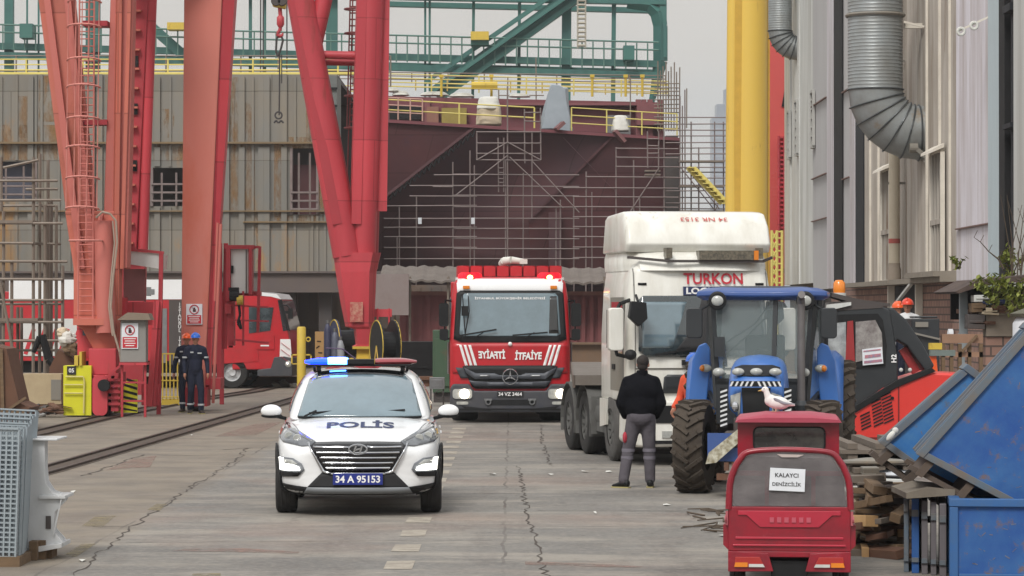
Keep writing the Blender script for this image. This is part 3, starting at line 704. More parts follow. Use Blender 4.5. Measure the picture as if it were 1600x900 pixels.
q = MB(); q.beam((xS(960), -.3, zS(205)), (xS(975), -.2, zS(222)), .5, .15); q.beam((xS(868), -.3, zS(203)), (xS(880), -.2, zS(192)), .5, .15); q.build('bracket', mat('bracket_rose', (124, 84, 84), .7), sh)
# tarps on deck
rr = random.Random(5)
def lumpy(name, label, cat, px0, px1, py0, py1, Y, m, thick=1.0, taper=0.25, seed=1, n=10, group=None):
    """a draped bundle: a closed lumpy skin with folds"""
    r_ = random.Random(seed); cx, zb, zt = xS((px0 + px1) / 2, Y), zS(py1, Y), zS(py0, Y); w = (px1 - px0) * Y / FPX / 2; h = zt - zb
    q = MB(); rings = []
    for i in range(n + 1):
        f = i / n; ww = w * (1 - taper * f) * (1 if f < .92 else .75); ring = []
        for j in range(22):
            a = 2 * math.pi * j / 22; c, s2 = math.cos(a), math.sin(a)
            k = (abs(c) ** 4 + abs(s2) ** 4) ** -.25 * (1 + .07 * math.sin(5 * a + seed + 3 * f) + r_.uniform(-.03, .03))
            ring.append(Vector((ww * c * k, thick * s2 * k * (1 - taper * f), h * f + r_.uniform(-.02, .02) * h)))
        rings.append(ring)
    q.loft(rings); o = q.build(name, m, sub=1, loc=(cx, Y, zb)); return tag(o, label, cat, group)
YD = YS + 1.2
lumpy('covered_machine', 'cream and white wrapped machine standing on the ship deck edge', 'covered machine', 744, 784, 165, 197, YD, cream, .6, .12, 4)
lumpy('white_tarpaulin', 'white sheet draped over the top of the cream wrapped machine', 'tarpaulin', 745, 782, 151, 172, YD, tarp_white, .62, .25, 8)
q = MB(); w = xS(888, YD) - xS(845, YD)
prof = [(-.82, 0), (-.3, .06), (.2, -.04), (.86, -.1), (.78, .5), (.66, 1.2), (.58, 1.9), (.2, 2.0), (-.25, 2.08), (-.42, 1.6), (-.55, 1.1), (-.7, .5)]
rings = []
for k in range(9):
    f = k / 8; rings.append([Vector((x * (1 - .3 * abs(f - .5)) * .92 + .05 * math.sin(5 * f + 3 * z), -.5 + f * 1.0 + .07 * math.sin(11 * x + 2 * z), z + .03 * math.sin(9 * f + x * 7))) for x, z in prof])
q.loft(rings); tag(q.build('draped_tarpaulin', tarp_blue, bevel=.04, loc=(xS(868, YD), YD - .3, zS(204, YD))), 'pale blue grey tarpaulin tent draped over equipment on the ship deck', 'tarpaulin')
lumpy('white_bundle', 'crumpled white bundle on the deck edge at the ship bow', 'bundle', 955, 984, 180, 206, YD - .5, tarp_white, .5, .3, 12)
for i, (a, b, c, d) in enumerate(((612, 640, 142, 150), (655, 702, 143, 150), (700, 742, 145, 152), (793, 830, 146, 152), (606, 625, 137, 144))):
    lumpy('white_sheeting', ['low white sheeting heap left of the tan locker', 'long white sheeting heap above the tan locker on the deckhouse', 'thin white sheeting left above the cream machine', 'white sheeting on the deckhouse right of the cream machine', 'small white sheeting heap beside the red crane leg'][i], 'sheeting', a, b, c, d, YS + 4.5, tarp_white, .5, .35, 20 + i, 5, 'white sheeting on the deckhouse')
# yellow guardrails of the ship deck in layers
def rail_run(label, px0, px1, py0, py1, hpx, bars, dy, m, dens=1.6, r=.028):
    Y = YS + dy; a = W(px0, py0, Y); b = W(px1, py1, Y); t = thing('guardrail', label, 'guardrail', a, 0, 'guardrails on the ship deck'); d = b - a; h = hpx * Y / FPX
    n = max(2, int(d.length / dens))
    for k in range(n + 1): rodpart(t, 'upright', d * k / n, d * k / n + Vector((0, 0, h)), r * 1.15, m)
    for k in range(bars): rodpart(t, 'rail', Vector((0, 0, h * (k + 1) / bars)), d + Vector((0, 0, h * (k + 1) / bars)), r, m)
rail_run('front yellow guardrail along the maroon deck edge', 600, 835, 187, 200, 32, 2, .4, rail_yellow, 2.6, .035)
rail_run('yellow guardrail on the bow deck between blue tarpaulin and scaffold', 893, 1058, 204, 214, 36, 3, .4, rail_yellow, 1.2)
rail_run('high yellow guardrail on top of the deckhouse', 600, 1045, 141, 153, 26, 4, 3.9, rail_yellow, 1.9)
rail_run('rear yellow guardrail rising behind the deckhouse', 600, 1045, 140, 150, 18, 3, 7, mat('rail_ochre', (186, 164, 92), .6), 1.4)
rail_run('grey steel guardrail far behind on the deckhouse roof', 530, 1040, 128, 134, 16, 3, 12, tube_warm, 1.7)
rail_run('yellow guardrail at the deck between the two crane tubes', 527, 600, 183, 187, 50, 6, .2, rail_yellow, .8)
rail_run('pale rose gate railing in front of the dark doorway', 603, 660, 186, 189, 34, 3, .1, mat('rose_gate', (196, 156, 142), .6), .45)
for i, px in enumerate((690, 925, 977, 768, 1003)):
    t = thing('mooring_post', ['yellow stanchion head above the olive locker', 'yellow stanchion head above the right part of the deckhouse', 'yellow stanchion left of the bow scaffold', 'yellow stanchion behind the cream machine', 'yellow stanchion beside the maroon columns'][i], 'post', (xS(px, YS + 4), YS + 3.5, zS(152, YS + 4)), 0, 'yellow stanchions on the deckhouse')
    q = MB(); q.rod((0, 0, 0), (0, 0, 1.0), .06); q.build('shaft', safety_yellow, t); q = MB(); q.box((0, 0, .95), (.2, .2, .14)); q.build('bracket', safety_yellow, t)
q = MB(); q.lathe([(.0, -.6), (.17, -.6), (.17, .6), (0, .6)], axis='x', n=12); q.box((0, 0, -.15), (1.2, .3, .06)); tag(q.build('pipe_bundle', safety_yellow, loc=(xS(757, YS + 3), YS + 3, zS(133, YS + 3))), 'yellow cylinder lying behind the deck railing above the cream machine', 'tank')

# ------------------------------------------------------------------ scaffolds on the ship
def scaffold(label, Y, verts, horis, diags=(), m=tube_steel, r=.029, boards=(), group='scaffolding round the ship', jig=0.0, sag=0.0):
    o = W(verts[0][0], HORY, Y); t = thing('scaffold', label, 'scaffold', (o.x, Y, 0), 0, group); rj = random.Random(int(Y * 10) + len(verts))
    def p(px, py, dy=0):
        q_ = W(px, py, Y + dy); return Vector((q_.x - o.x, dy, q_.z))
    for v in verts:
        px, y0, y1 = v[:3]; dy = v[3] if len(v) > 3 else 0
        rodpart(t, 'standard', p(px, y1, dy), p(px + rj.uniform(-1, 1), y0, dy), r * 1.15, m)
    for h in horis:
        x0, x1, y = h[:3]; dy = h[3] if len(h) > 3 else 0
        j = rj.uniform(-1.2, 1.2); rodpart(t, 'ledger', p(x0, y + j, dy - .06), p(x1, y + j + sag * (x1 - x0) / 100 + rj.uniform(-.8, .8), dy - .06), r, m)
    for x0, y0, x1, y1 in diags: rodpart(t, 'brace', p(x0, y0, -.12), p(x1, y1, -.12), r, m)
    for x0, x1, y in boards:
        q = MB(); a, b = p(x0, y), p(x1, y); q.bx(a.x, b.x, -.1, .9, a.z - .03, a.z + .04); q.build('deck_board', tube_warm, t)
    return t
z0y = lambda Y: HORY + CAMH * FPX / Y
Yc = YS - 1.8; gy = z0y(Yc)
scaffold('grid of steel tubes before the maroon hull, next to the red tube crane', Yc,
    [(624, 322, gy), (650, 306, gy, .9), (708, 253, gy), (735, 235, gy, .9), (621, 370, gy, .9)],
    [(600, 745, 322), (600, 745, 341), (600, 745, 356), (640, 745, 306), (640, 745, 290), (678, 745, 274), (600, 745, 371), (600, 745, 387), (600, 745, 405), (600, 745, 420), (676, 708, 292), (600, 708, 435)],
    [], sag=-.3)
scaffold('cantilevered scaffold tower hung from the deck edge with two long diagonal braces', Yc - .5,
    [(745, 205, 250), (793, 135, 430), (820, 170, 255, .5), (845, 168, 250), (779, 215, 300, .8), (787, 215, 300, .8), (831, 205, 340, .9)],
    [(745, 845, 207), (745, 845, 224), (745, 845, 240), (745, 845, 250), (779, 787, 262, .8), (779, 787, 270, .8), (779, 787, 278, .8), (779, 787, 286, .8), (820, 845, 190), (820, 845, 176)],
    [(712, 305, 793, 243), (796, 245, 880, 325), (830, 250, 905, 332), (745, 250, 793, 222), (845, 250, 793, 222)], sag=.6)
scaffold('middle scaffold grid under the hung tower behind the fire engine', Yc + .3,
    [(741, 258, gy), (790, 250, gy), (817, 270, gy, .9), (875, 312, gy), (897, 305, gy, .9), (868, 325, gy)],
    [(708, 905, 272), (708, 905, 290), (708, 905, 306), (708, 905, 322), (708, 905, 340), (708, 905, 357), (708, 905, 373), (708, 905, 389), (708, 905, 405), (708, 905, 421), (785, 905, 437)],
    [], sag=.4)
scaffold('right scaffold grid before the bow plating with long ledgers', Yc,
    [(962, 230, gy), (915, 268, gy), (1000, 310, gy, .9), (1038, 200, gy), (1012, 205, 262, -.6), (1029, 205, 262, -.6), (990, 250, 420, .9), (925, 300, gy, .9)],
    [(962, 1060, 231), (962, 1060, 245), (962, 1060, 260), (915, 1060, 276), (880, 1060, 292), (895, 1060, 307), (895, 1060, 322), (895, 1060, 338), (895, 1060, 354), (895, 1060, 370), (895, 1060, 386), (895, 1060, 402), (895, 1060, 420), (1012, 1029, 216, -.6), (1012, 1029, 228, -.6), (1012, 1029, 240, -.6)],
    [(1030, 262, 985, 330)], sag=.5, boards=((1008, 1032, 267), (1008, 1032, 273)))
scaffold('dense scaffold stack of many ledgers beside the yellow crane leg', YS - .5,
    [(1062, 150, gy), (1071, 140, gy), (1080, 190, gy, .9), (1092, 230, gy), (1116, 190, gy), (1131, 190, gy, .9), (1066, 165, gy, .8)],
    [(1040, 1134, 184 + k * 9.5, (k % 2) * .9) for k in range(27)], [(1064, 262, 1118, 330), (1072, 262, 1124, 326), (1080, 420, 1130, 300)],
    boards=[(1062, 1132, 252), (1062, 1132, 291), (1062, 1132, 330), (1062, 1132, 370)])
scaffold('bundle of upright scaffold poles above the bow deck', YS + 2,
    [(1028 + k * 4.2, 95 + (k * 37) % 22, 205, (k % 3) * .5) for k in range(9)] + [(985, 120, 190), (1073, 138, 200)],
    [(1022, 1062, 130 + k * 6.5, (k % 2) * .5) for k in range(12)], m=tube_warm, r=.028)
scaffold('far scaffold sticking up left of the blue tarpaulin', YS + 6, [(838, 90, 190), (780, 140, 190), (793, 120, 190)], [(780, 850, 150), (780, 850, 165)], m=tube_warm)
# yellow stair in the dense scaffold
t = thing('access_stair', 'yellow scaffold access stair leaning down towards the yellow crane leg', 'stair', W(1075, 262, YS - 1.6))
o = t.location.copy()
for dx in (0, .25): 
    q = MB(); q.beam((dx, 0, 0), W(1128 , 318, YS - 1.6) - o + Vector((dx, 0, 0)), .07, .22); q.build('stringer', rail_yellow, t)
q = MB()
for k in range(10): f = k / 9; p = (W(1128, 318, YS - 1.6) - o) * f; q.box((p.x + .12, p.y, p.z), (.3, .6, .04))
q.build('treads', rail_yellow, t)
# ring hooks of hoses hung on the hull (dark chain along the knuckle)
q = MB()
for k in range(20):
    a = Bp.lerp(E, (k + .3) / 20); b = Bp.lerp(E, (k + 1.3) / 20); q.tube([(a.x, -1, a.z - .2), ((a.x + b.x) / 2, -1, min(a.z, b.z) - .38), (b.x, -1, b.z - .2)], .03, 5)
tag(q.build('hose_festoon', black_plastic, loc=(0, YS, 0)), 'dark chain of looped cables hanging along the hull edge', 'cable')
# small white tags hanging on scaffold
for i, (px, py) in enumerate(((656, 345), (739, 345))):
    q = MB(); q.box((0, 0, 0), (.16, .03, .28)); q.box((0, -.016, .05), (.11, .006, .02)); q.box((0, -.016, -.04), (.11, .006, .02))
    tag(q.build('scaffold_tag', paper, loc=W(px, py, Yc - .2)), ['left of two small white tags hanging on the hull scaffold', 'right of two small white tags hanging on the hull scaffold'][i], 'tag')

# ------------------------------------------------------------------ canopy, container, clutter below the ship
Yk = 108.0
def kx(px, Y=Yk): return (px - 800) * Y / FPX
def kz(py, Y=Yk): return CAMH - (py - HORY) * Y / FPX
t = thing('canopy_roof', 'long shallow corrugated shed canopy below the ship scaffold', 'canopy', (kx(770), Yk, 0))
q = MB(); x0, x1 = kx(592) - kx(770), kx(960) - kx(770); n = 60; vs = []
for i in range(n + 1):
    x = x0 + (x1 - x0) * i / n; z = kz(432) + .035 * math.sin(i * 1.9) + .02 * math.sin(i * .7) - (i / n) * .1
    vs += [Vector((x, 0, z - .12)), Vector((x, 3.2, z + .45)), Vector((x, 3.2, z + .40)), Vector((x, 0, z - .2))]
q._add(vs, [(4 * i + j, 4 * i + (j + 1) % 4, 4 * i + 4 + (j + 1) % 4, 4 * i + 4 + j) for i in range(n) for j in range(4)]); q.build('roof_sheet', mat('canopy_grey', (112, 104, 98), .85, c2=(86, 76, 70), scale=1.2), t)
for px in (616, 640, 700, 780, 860, 945):
    q = MB(); q.rod((kx(px) - kx(770), .3, 0), (kx(px) - kx(770), .3, kz(432)), .05); q.build('post', tube_warm, t)
q = MB(); q.bx(0, 1.35, -.2, .15, 2.1, kz(428)); tag(q.build('hanging_sheet', mat('grey_sheet', (136, 126, 124), .8, c2=(120, 100, 96), scale=1), loc=(kx(583), Yk - .3, 0)), 'dusty grey sheet hanging under the canopy beside the red crane leg', 'sheet')
t = thing('shipping_container', 'dull rose red ribbed container wall under the canopy', 'container', (kx(622), Yk + 1.5, 0.55))
q = MB(); q.bx(0, 2.5, 0, 6, 0, 2.4); q.bx(2.55, 8.2, .1, 6, 0, 2.4)
for k in range(26): q.bx(.1 + k * .31, .24 + k * .31, -.05, -.002, .15, 2.25)
q.build('wall', mat('container_rose', (126, 72, 74), .75, c2=(108, 68, 68), scale=.9, rust=(98, 70, 64), rust_amt=.12), t)
q = MB(); q.bx(-.05, 8.25, -.1, 0.05, 2.3, 2.45); q.bx(-.05, 8.25, -.1, .05, 0, .14); q.build('frame', mat('cont_frame', (140, 96, 90), .7), t)
q = MB(); q.bx(0, 14, 0, 1.2, .25, 1.05); q.bx(0, 14, -.2, .2, 1.05, 1.13); q.bx(0, 14, -.1, 0, 0, .25)
tag(q.build('stacked_timber', mat('pallet_brown', (122, 96, 74), .85, c2=(100, 92, 84), scale=1.5), loc=(kx(800), Yk - 4, 0)), 'low stack of brown timber and plates behind the fire engine', 'stack')
for i, (px, py0, h, mm) in enumerate(((892, 532, .35, rusty), (905, 558, .5, wood_m), (880, 575, .35, plate_grey))):
    pass
q = MB(); q.bx(0, 3.2, 0, 2, 0, 1.2); q.bx(.2, 3.0, -.05, -.004, .3, .9)
tag(q.build('steel_crate', dark_void, loc=(kx(618, 100), 99, 0)), 'dark open steel crate behind the police car roof', 'crate')
# green upright bin with brown side beside the fire engine
Yb = 72.0
t = thing('green_skip', 'tall dark green steel bin with rusty brown edge left of the fire engine', 'bin', (kx(676, Yb), Yb, 0))
q = MB(); q.bx(0, .46, 0, 1.4, .25, CAMH - (516 - HORY) * Yb / FPX); q.bx(.05, .42, -.04, -.003, .4, 1.6); q.build('body', green_bin_m, t, bevel=.01)
q = MB(); q.bx(.463, .60, .02, 1.4, .2, 1.78); q.build('edge_post', rusty, t)
q = MB(); q.bx(.02, .6, .1, 1.2, 0, .25); q.build('base', plate_dark, t)
t = thing('welding_set', 'small grey welding machine on a stand left of the fire engine wheel', 'machine', (kx(684, 70), 69.4, 0))
q = MB(); q.box((0, 0, .55), (.36, .3, .28)); q.box((0, -.155, .55), (.26, .01, .18)); q.build('case', silver, t, bevel=.02)
q = MB()
for a in (-.15, .15):
    for b in (-.1, .1): q.rod((a, b, 0), (a, b, .42), .015)
q.ring((.05, -.2, .28), .1, .012, 'y', 14, 5); q.build('stand', plate_dark, t)
# cable reels etc beyond the police car
def reel(px, Y, rad, wid, label, side, zc=None):
    t = thing('cable_reel', label, 'cable reel', (kx(px, Y), Y, 0), R(18), 'cable reels behind the police car'); zc = zc or rad + .05
    q = MB(); q.lathe([(0, -wid / 2), (rad * .55, -wid / 2), (rad * .55, wid / 2), (0, wid / 2)], (0, 0, zc), 'x'); q.build('drum', black_plastic, t)
    for s_ in (-1, 1):
        q = MB(); q.lathe([(0, -.03), (rad, -.03), (rad, .03), (0, .03)], (s_ * wid / 2, 0, zc), 'x'); q.build('flange', side, t)
    q = MB(); q.ring((-wid / 2 - .03, 0, zc), rad * .98, .02, 'x', 28, 5); q.ring((wid / 2 + .03, 0, zc), rad * .98, .02, 'x', 28, 5); q.build('rim', safety_yellow, t)
    q = MB(); q.beam((-wid / 2, -.5, 0), (-wid / 2, 0, zc), .08, .08); q.beam((wid / 2, -.5, 0), (wid / 2, 0, zc), .08, .08); q.beam((-wid / 2, .5, 0), (-wid / 2, 0, zc), .08, .08); q.build('cradle', crane_yellow, t)
reel(602, 88, .8, .5, 'big black cable reel with yellow rim right of the red crane foot', black_plastic, 1.2)
reel(540, 92, .75, .7, 'dark blue cable reel half hidden left of the red crane foot', mat('reel_blue', (44, 48, 80), .6), 1.25)
t = thing('post', 'thick yellow marker post with a ring handle near the small fire engine', 'post', (kx(471, 84), 84, 0))
q = MB(); q.lathe([(0, 0), (.13, 0), (.13, 1.78), (.1, 1.82), (0, 1.82)], n=16); q.build('shaft', safety_yellow, t, smooth=True)
q = MB(); q.ring((.2, 0, 1.45), .06, .018, 'y', 14, 6); q.bx(-.3, .3, -.02, .02, .98, 1.02); q.bx(-.3, .3, -.02, .02, .72, .75); q.bx(-.3, -.26, -.02, .02, .72, 1.02); q.bx(.26, .3, -.02, .02, .72, 1.02); q.build('ring_handle', safety_yellow, t)
t = thing('marker_board', 'weathered orange board with dark scribbled marks behind the police car', 'board', (kx(499, 86), 86, 0))
q = MB(); q.bx(-.13, .13, 0, .08, .1, 1.66); q.build('panel', mat('orange_board', (176, 142, 92), .8, c2=(150, 108, 70), scale=3), t)
q = MB()
for k in range(7): q.box((random.uniform(-.05, .05), -.01, .35 + k * .17), (.12, .008, .03), (0, random.uniform(-.8, .8), 0))
q.build('marks', black_plastic, t)
q = MB(); q.bx(-.04, .04, .01, .07, 0, .1); q.build('foot', rusty, t)
for i, (px, h, mm, w) in enumerate(((512, 2.0, mat('dark_bottle', (56, 58, 84), .5), .11), (523, 1.75, mat('grey_bottle', (92, 96, 112), .5), .11), (532, 1.5, mat('pale_bottle', (150, 152, 158), .5), .12))):
    t = thing('gas_cylinder', ['dark navy gas cylinder behind the police car roof', 'grey gas cylinder between the navy and the pale one', 'pale short gas cylinder nearest the red crane foot'][i], 'gas cylinder', (kx(px, 87), 87, 0), 0, 'gas cylinders near the red crane foot')
    q = MB(); q.lathe([(0, 0), (w, 0), (w, h - .3), (w * .5, h - .12), (.03, h - .1), (0, h - .1)], n=14); q.build('body', mm, t, smooth=True)
    q = MB(); q.lathe([(0, h - .1), (.05, h - .1), (.05, h), (0, h)], n=10); q.build('valve', silver, t)
q = MB(); q.rod((0, 0, 0), (.45, 0, -.35), .02); q.rod((.45, 0, -.35), (.5, 0, -.75), .02); q.rod((0, 0, 0), (-.5, 0, .02), .02)
tag(q.build('bent_pipe', mat('violet_pipe', (84, 66, 104), .5), loc=(kx(535, 86), 86, kz(545, 86))), 'bent violet pipe above the police car light bar', 'pipe')
q = MB(); q.bx(-6, 6, 0, 1.4, 0, .28); q.bx(-6, 6, -.1, 0, .2, .3)
tag(q.build('concrete_kerb_block', rusty, loc=(kx(540, 90), 86.8, 0)), 'low rusty brown beam lying on the ground by the yellow post', 'beam')
rr = random.Random(11)
for i in range(16):
    px = 415 + rr.uniform(0, 70); Y = 86 + rr.uniform(-1.0, 1.5); s = rr.uniform(.06, .16)
    q = MB(); q.ball((0, 0, s * .5), (s * 1.5, s, s * .7), 8, 6, rot=(rr.random(), rr.random(), rr.random()))
    for v in q.bm.verts: v.co *= rr.uniform(.8, 1.2)
    tag(q.build('rubble_lump', rr.choice([plate_grey, rusty, tarp_white]), loc=(kx(px, Y), Y, 0)), 'small lump of rubble lying by the small fire engine', 'rubble', 'rubble near the small fire engine')
# ------------------------------------------------------------------ left portal crane (orange red), legs on the rails
def pl(px, py, Y, o): p = W(px, py, Y); return Vector((p.x - o.x, Y - o.y, p.z))
Yl = 63.0
lc = thing('portal_crane', 'faded orange red portal crane with a caged ladder on its splayed leg', 'crane', (W(165, 482, Yl).x, Yl, 0))
o = lc.location.copy()
def col(name, a, b, wa, da, wb, db, m, parent=lc, bevel=.03):
    q = MB(); q.loft([[Vector((a.x + i * wa / 2, a.y + j * da / 2, a.z)) for i, j in ((-1, -1), (1, -1), (1, 1), (-1, 1))],
                      [Vector((b.x + i * wb / 2, b.y + j * db / 2, b.z)) for i, j in ((-1, -1), (1, -1), (1, 1), (-1, 1))]])
    return q.build(name, m, parent, bevel=bevel)
u = Yl / FPX
Wp = lambda px, py, dy=0: pl(px, py, Yl + dy, o)
# left leg: broad box, outer face orange, inner web rose
col('leg', Wp(82, -60), Wp(148, 505), .78, .5, .55, .5, crane_orange)
q = MB(); q.quad(Wp(97, -10, -.1), Wp(112, -10, -.35), Wp(150, 500, -.35), Wp(140, 500, -.1)); q.beam(Wp(66, -60, -.36), Wp(128, 420, -.36), .12, .14); q.beam(Wp(100, -60, -.37), Wp(146, 420, -.37), .1, .14)
q.build('leg_flange', crane_rose, lc)
col('brace', Wp(96, -40, .5), Wp(140, 420, .5), .3, .4, .3, .4, crane_red)
# right leg
col('leg', Wp(194, -60, .1), Wp(182, 420, .1), .50, .5, .55, .6, crane_rose)
q = MB(); q.beam(Wp(186, -60, -.22), Wp(180, 420, -.25), .16, .1); q.beam(Wp(203, -60, -.22), Wp(190, 420, -.25), .06, .08); q.build('leg_flange', crane_orange, lc)
# trunk where they join
q = MB(); P = []
for py, x0, x1, d in ((330, 104, 190, .55), (420, 118, 189, .6), (505, 118, 188, .6), (515, 132, 186, .55), (545, 148, 184, .5)):
    a, b = Wp(x0, py), Wp(x1, py); P.append([Vector((a.x, -d / 2, a.z)), Vector((b.x, -d / 2, b.z)), Vector((b.x, d / 2, b.z)), Vector((a.x, d / 2, a.z))])
q.loft(P); q.build('leg_junction', crane_orange, lc, bevel=.03)
q = MB(); q.beam(Wp(116, 503, -.45), Wp(164, 503, -.45), .35, .14); q.lathe([(0, 0), (.16, 0), (.16, .55), (0, .55)], Wp(160, 500, -.4) - Vector((0, 0, .1))); q.build('ladder_landing', crane_orange, lc)
q = MB(); q.rod(Wp(160, 345, -.4), Wp(166, 520, -.4), .2, .22, 14); q.ring(Wp(158, 347, -.4), .15, .05, 'x', 14, 6); q.build('cable_tube', crane_rose, lc, smooth=True)
# conduit with hoses down the right side
q = MB(); q.tube([Wp(150, 340, -.7), Wp(160, 331, -.75), Wp(172, 334, -.75), Wp(181, 345, -.72), Wp(183, 380, -.7), Wp(177, 430, -.7), Wp(173, 480, -.7), Wp(178, 520, -.7), Wp(187, 550, -.7), Wp(190, 575, -.6)], .025, 6)
q.tube([Wp(176, 345, -.7), Wp(179, 380, -.7), Wp(174, 430, -.7), Wp(170, 480, -.7), Wp(176, 525, -.7)], .018, 6); q.build('cable_conduit', mat('pale_cable', (164, 146, 132), .7), lc)
# caged ladder
q = MB()
for px in (124, 147): q.rod(Wp(px, -30, -.5), Wp(px - 2, 500, -.5), .02, n=5)
q.rod(Wp(140, -30, -.9), Wp(134, 380, -.9), .016, n=5)
for i in range(46): y = -20 + i * 11.5; q.rod(Wp(124, y, -.5), Wp(147, y, -.5), .013, n=4)
q.build('ladder', mat('ladder_rose', (198, 118, 108), .6), lc)
q = MB()
for i, y in enumerate((4, 43, 95, 137, 187, 232, 280, 327)):
    c = Wp(146 - i * 1.2, y, -.62); c2 = Wp(118 + i * .2, y, -.62); mx_ = (c + c2) / 2
    pts = [mx_ + Vector((.36 * math.cos(a), -.36 * math.sin(a) - .02, .05 * math.sin(a))) for a in [math.pi * k / 8 for k in range(9)]]
    q.tube(pts, .023, 5)
for k in (1, 3, 4, 5, 7):
    a = math.pi * k / 8; q.rod(Wp(146, 4, -.62) * .5 + Wp(118, 4, -.62) * .5 + Vector((.36 * math.cos(a), -.36 * math.sin(a), 0)), Wp(137, 327, -.62) * .5 + Wp(120, 327, -.62) * .5 + Vector((.36 * math.cos(a), -.36 * math.sin(a), 0)), .012, n=4)
q.ring(Wp(134, 376, -.65), .36, .022, 'z', 20, 5); q.build('ladder_cage', mat('cage_rose', (206, 132, 122), .6), lc)
for y, mm in ((38, crane_deep), (192, crane_deep)):
    q = MB(); q.bx(Wp(132, 0).x, Wp(170, 0).x, -.3, .2, Wp(0, y + 4).z, Wp(0, y - 4).z); q.build('cross_tie', mm, lc)
# bogie
q = MB(); q.bx(Wp(143, 0).x, Wp(186, 0).x, -.45, .6, Wp(0, 585).z, Wp(0, 544).z); q.prism([(Wp(143, 0).x, Wp(0, 585).z), (Wp(186, 0).x, Wp(0, 585).z), (Wp(180, 0).x, Wp(0, 612).z), (Wp(150, 0).x, Wp(0, 612).z)], 'xz', -.5, .4); q.build('bogie_head', crane_red, lc, bevel=.02)
q = MB(); q.prism(rrect(Wp(151, 0).x, Wp(174, 0).x, .03, Wp(0, 585).z, .12), 'xz', -.62, -.45); q.build('bogie_guard', crane_red, lc)
q = MB(); q.lathe([(0, -.1), (.13, -.1), (.13, .05), (0, .05)], Wp(163, 602, -.68), 'y'); q.build('hub', black_plastic, lc)
q = MB(); 
for dx in (-.27, .27): q.bx(dx - .08, dx + .08, -.5, .7, .12, .95)
for k in range(5): q.bx(-.4, .4, -.55, -.4, .25 + k * .13, .31 + k * .13)
q.build('bogie_frame', crane_deep, lc)
for dy in (-.25, .45):
    q = MB(); q.lathe([(0, -.08), (.24, -.08), (.27, -.03), (.27, .03), (.24, .08), (0, .08)], (0, dy, .27), 'x'); q.build('wheel', plate_dark, lc)
q = MB(); q.bx(Wp(120, 0).x, Wp(144, 0).x, .1, .6, Wp(0, 560).z, Wp(0, 522).z); q.bx(Wp(118, 0).x, Wp(150, 0).x, .2, .4, Wp(0, 525).z, Wp(0, 508).z); q.build('motor_housing', crane_red, lc)
q = MB(); q.box(Wp(139, 520, .0), (.25, .2, .12)); q.build('motor', mat('teal_motor', (72, 88, 104), .5), lc)
# back leg (deep red), further along
q = MB(); yb = 9.0
lb_ = [Wp(217, -80, yb), Wp(203, 400, yb)]
q.loft([[Vector((lb_[k].x + i * w / 2, yb + j * .5, lb_[k].z)) for i, j in ((-1, -1), (1, -1), (1, 1), (-1, 1))] for k, w in ((0, .70), (1, .44))]); q.build('leg', crane_deep, lc, bevel=.03)
q = MB(); q.rod(Wp(237, -80, yb - .3), Wp(222, 400, yb - .3), .17, .14, 12); q.build('corner_tube', crane_red, lc, smooth=True)
for i in range(14): y = -10 + i * 30; q = MB(); q.bx(Wp(206 - i * .6, 0, yb).x, Wp(226 - i, 0, yb).x, yb - .66, yb - .5, Wp(0, y + 2, yb).z, Wp(0, y - 1, yb).z); q.build('rung', crane_orange, lc)
for i, y in enumerate((98, 172, 260)):
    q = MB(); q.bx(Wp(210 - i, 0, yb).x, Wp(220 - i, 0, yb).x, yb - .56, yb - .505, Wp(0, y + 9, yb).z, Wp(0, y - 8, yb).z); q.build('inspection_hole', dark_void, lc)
q = MB(); q.beam(Wp(209, 395, yb), Vector((Wp(206, 0, yb).x, yb, .2)), .45, .6); q.build('lower_leg', crane_deep, lc)
# tall broad front leg at x 287-367 with sign
Yq = 66.0
def q_(px, py, dy=0): return pl(px, py, Yq + dy, o)
bl2 = MB(); A0, A1 = q_(319, -80), q_(306, 640)
yq = A0.y
bl2.loft([[Vector((q_(290, 0).x, yq - .3, A0.z)), Vector((q_(352, 0).x, yq - .3, A0.z)), Vector((q_(352, 0).x, yq + .5, A0.z)), Vector((q_(290, 0).x, yq + .5, A0.z))],
          [Vector((q_(285, 0).x, yq - .3, .5)), Vector((q_(322, 0).x, yq - .3, .5)), Vector((q_(322, 0).x, yq + .3, .5)), Vector((q_(285, 0).x, yq + .3, .5))]]); bl2.build('leg', mat('broad_leg_rose', (196, 120, 108), .65, c2=(192, 108, 94), scale=.5, amt=.9, stretch=(1, 1, .3), rust=(188, 98, 78), rust_amt=.12, rust_scale=.3), lc, bevel=.03)
q = MB(); q.loft([[Vector((q_(352.5, 0).x, yq - .25, A0.z)), Vector((q_(372, 0).x, yq - .1, A0.z)), Vector((q_(372, 0).x, yq + .5, A0.z)), Vector((q_(352.5, 0).x, yq + .5, A0.z))],
          [Vector((q_(322.6, 0).x, yq - .25, .6)), Vector((q_(328, 0).x, yq - .1, .6)), Vector((q_(328, 0).x, yq + .3, .6)), Vector((q_(322.6, 0).x, yq + .3, .6))]]); q.build('leg_side_web', crane_red, lc)
q = MB(); q.bx(q_(284, 0).x, q_(326, 0).x, yq - .35, yq + .45, .12, .55); q.bx(q_(285, 0).x, q_(345, 0).x, yq - .05, yq + .8, .5, .75); q.build('bogie_head', crane_deep, lc)
for dy in (-.1, .3):
    q = MB(); q.lathe([(0, -.08), (.25, -.08), (.25, .08), (0, .08)], (q_(306, 0).x, yq + dy, .25), 'x'); q.build('wheel', plate_dark, lc)
# portal top girder joining the legs far above the frame
q = MB(); q.beam(Wp(60, -90), q_(330, -90, 0), 1.0, 1.0); q.beam(Wp(200, -90), Wp(217, -90, 9), .9, .9); q.build('portal_girder', crane_orange, lc)
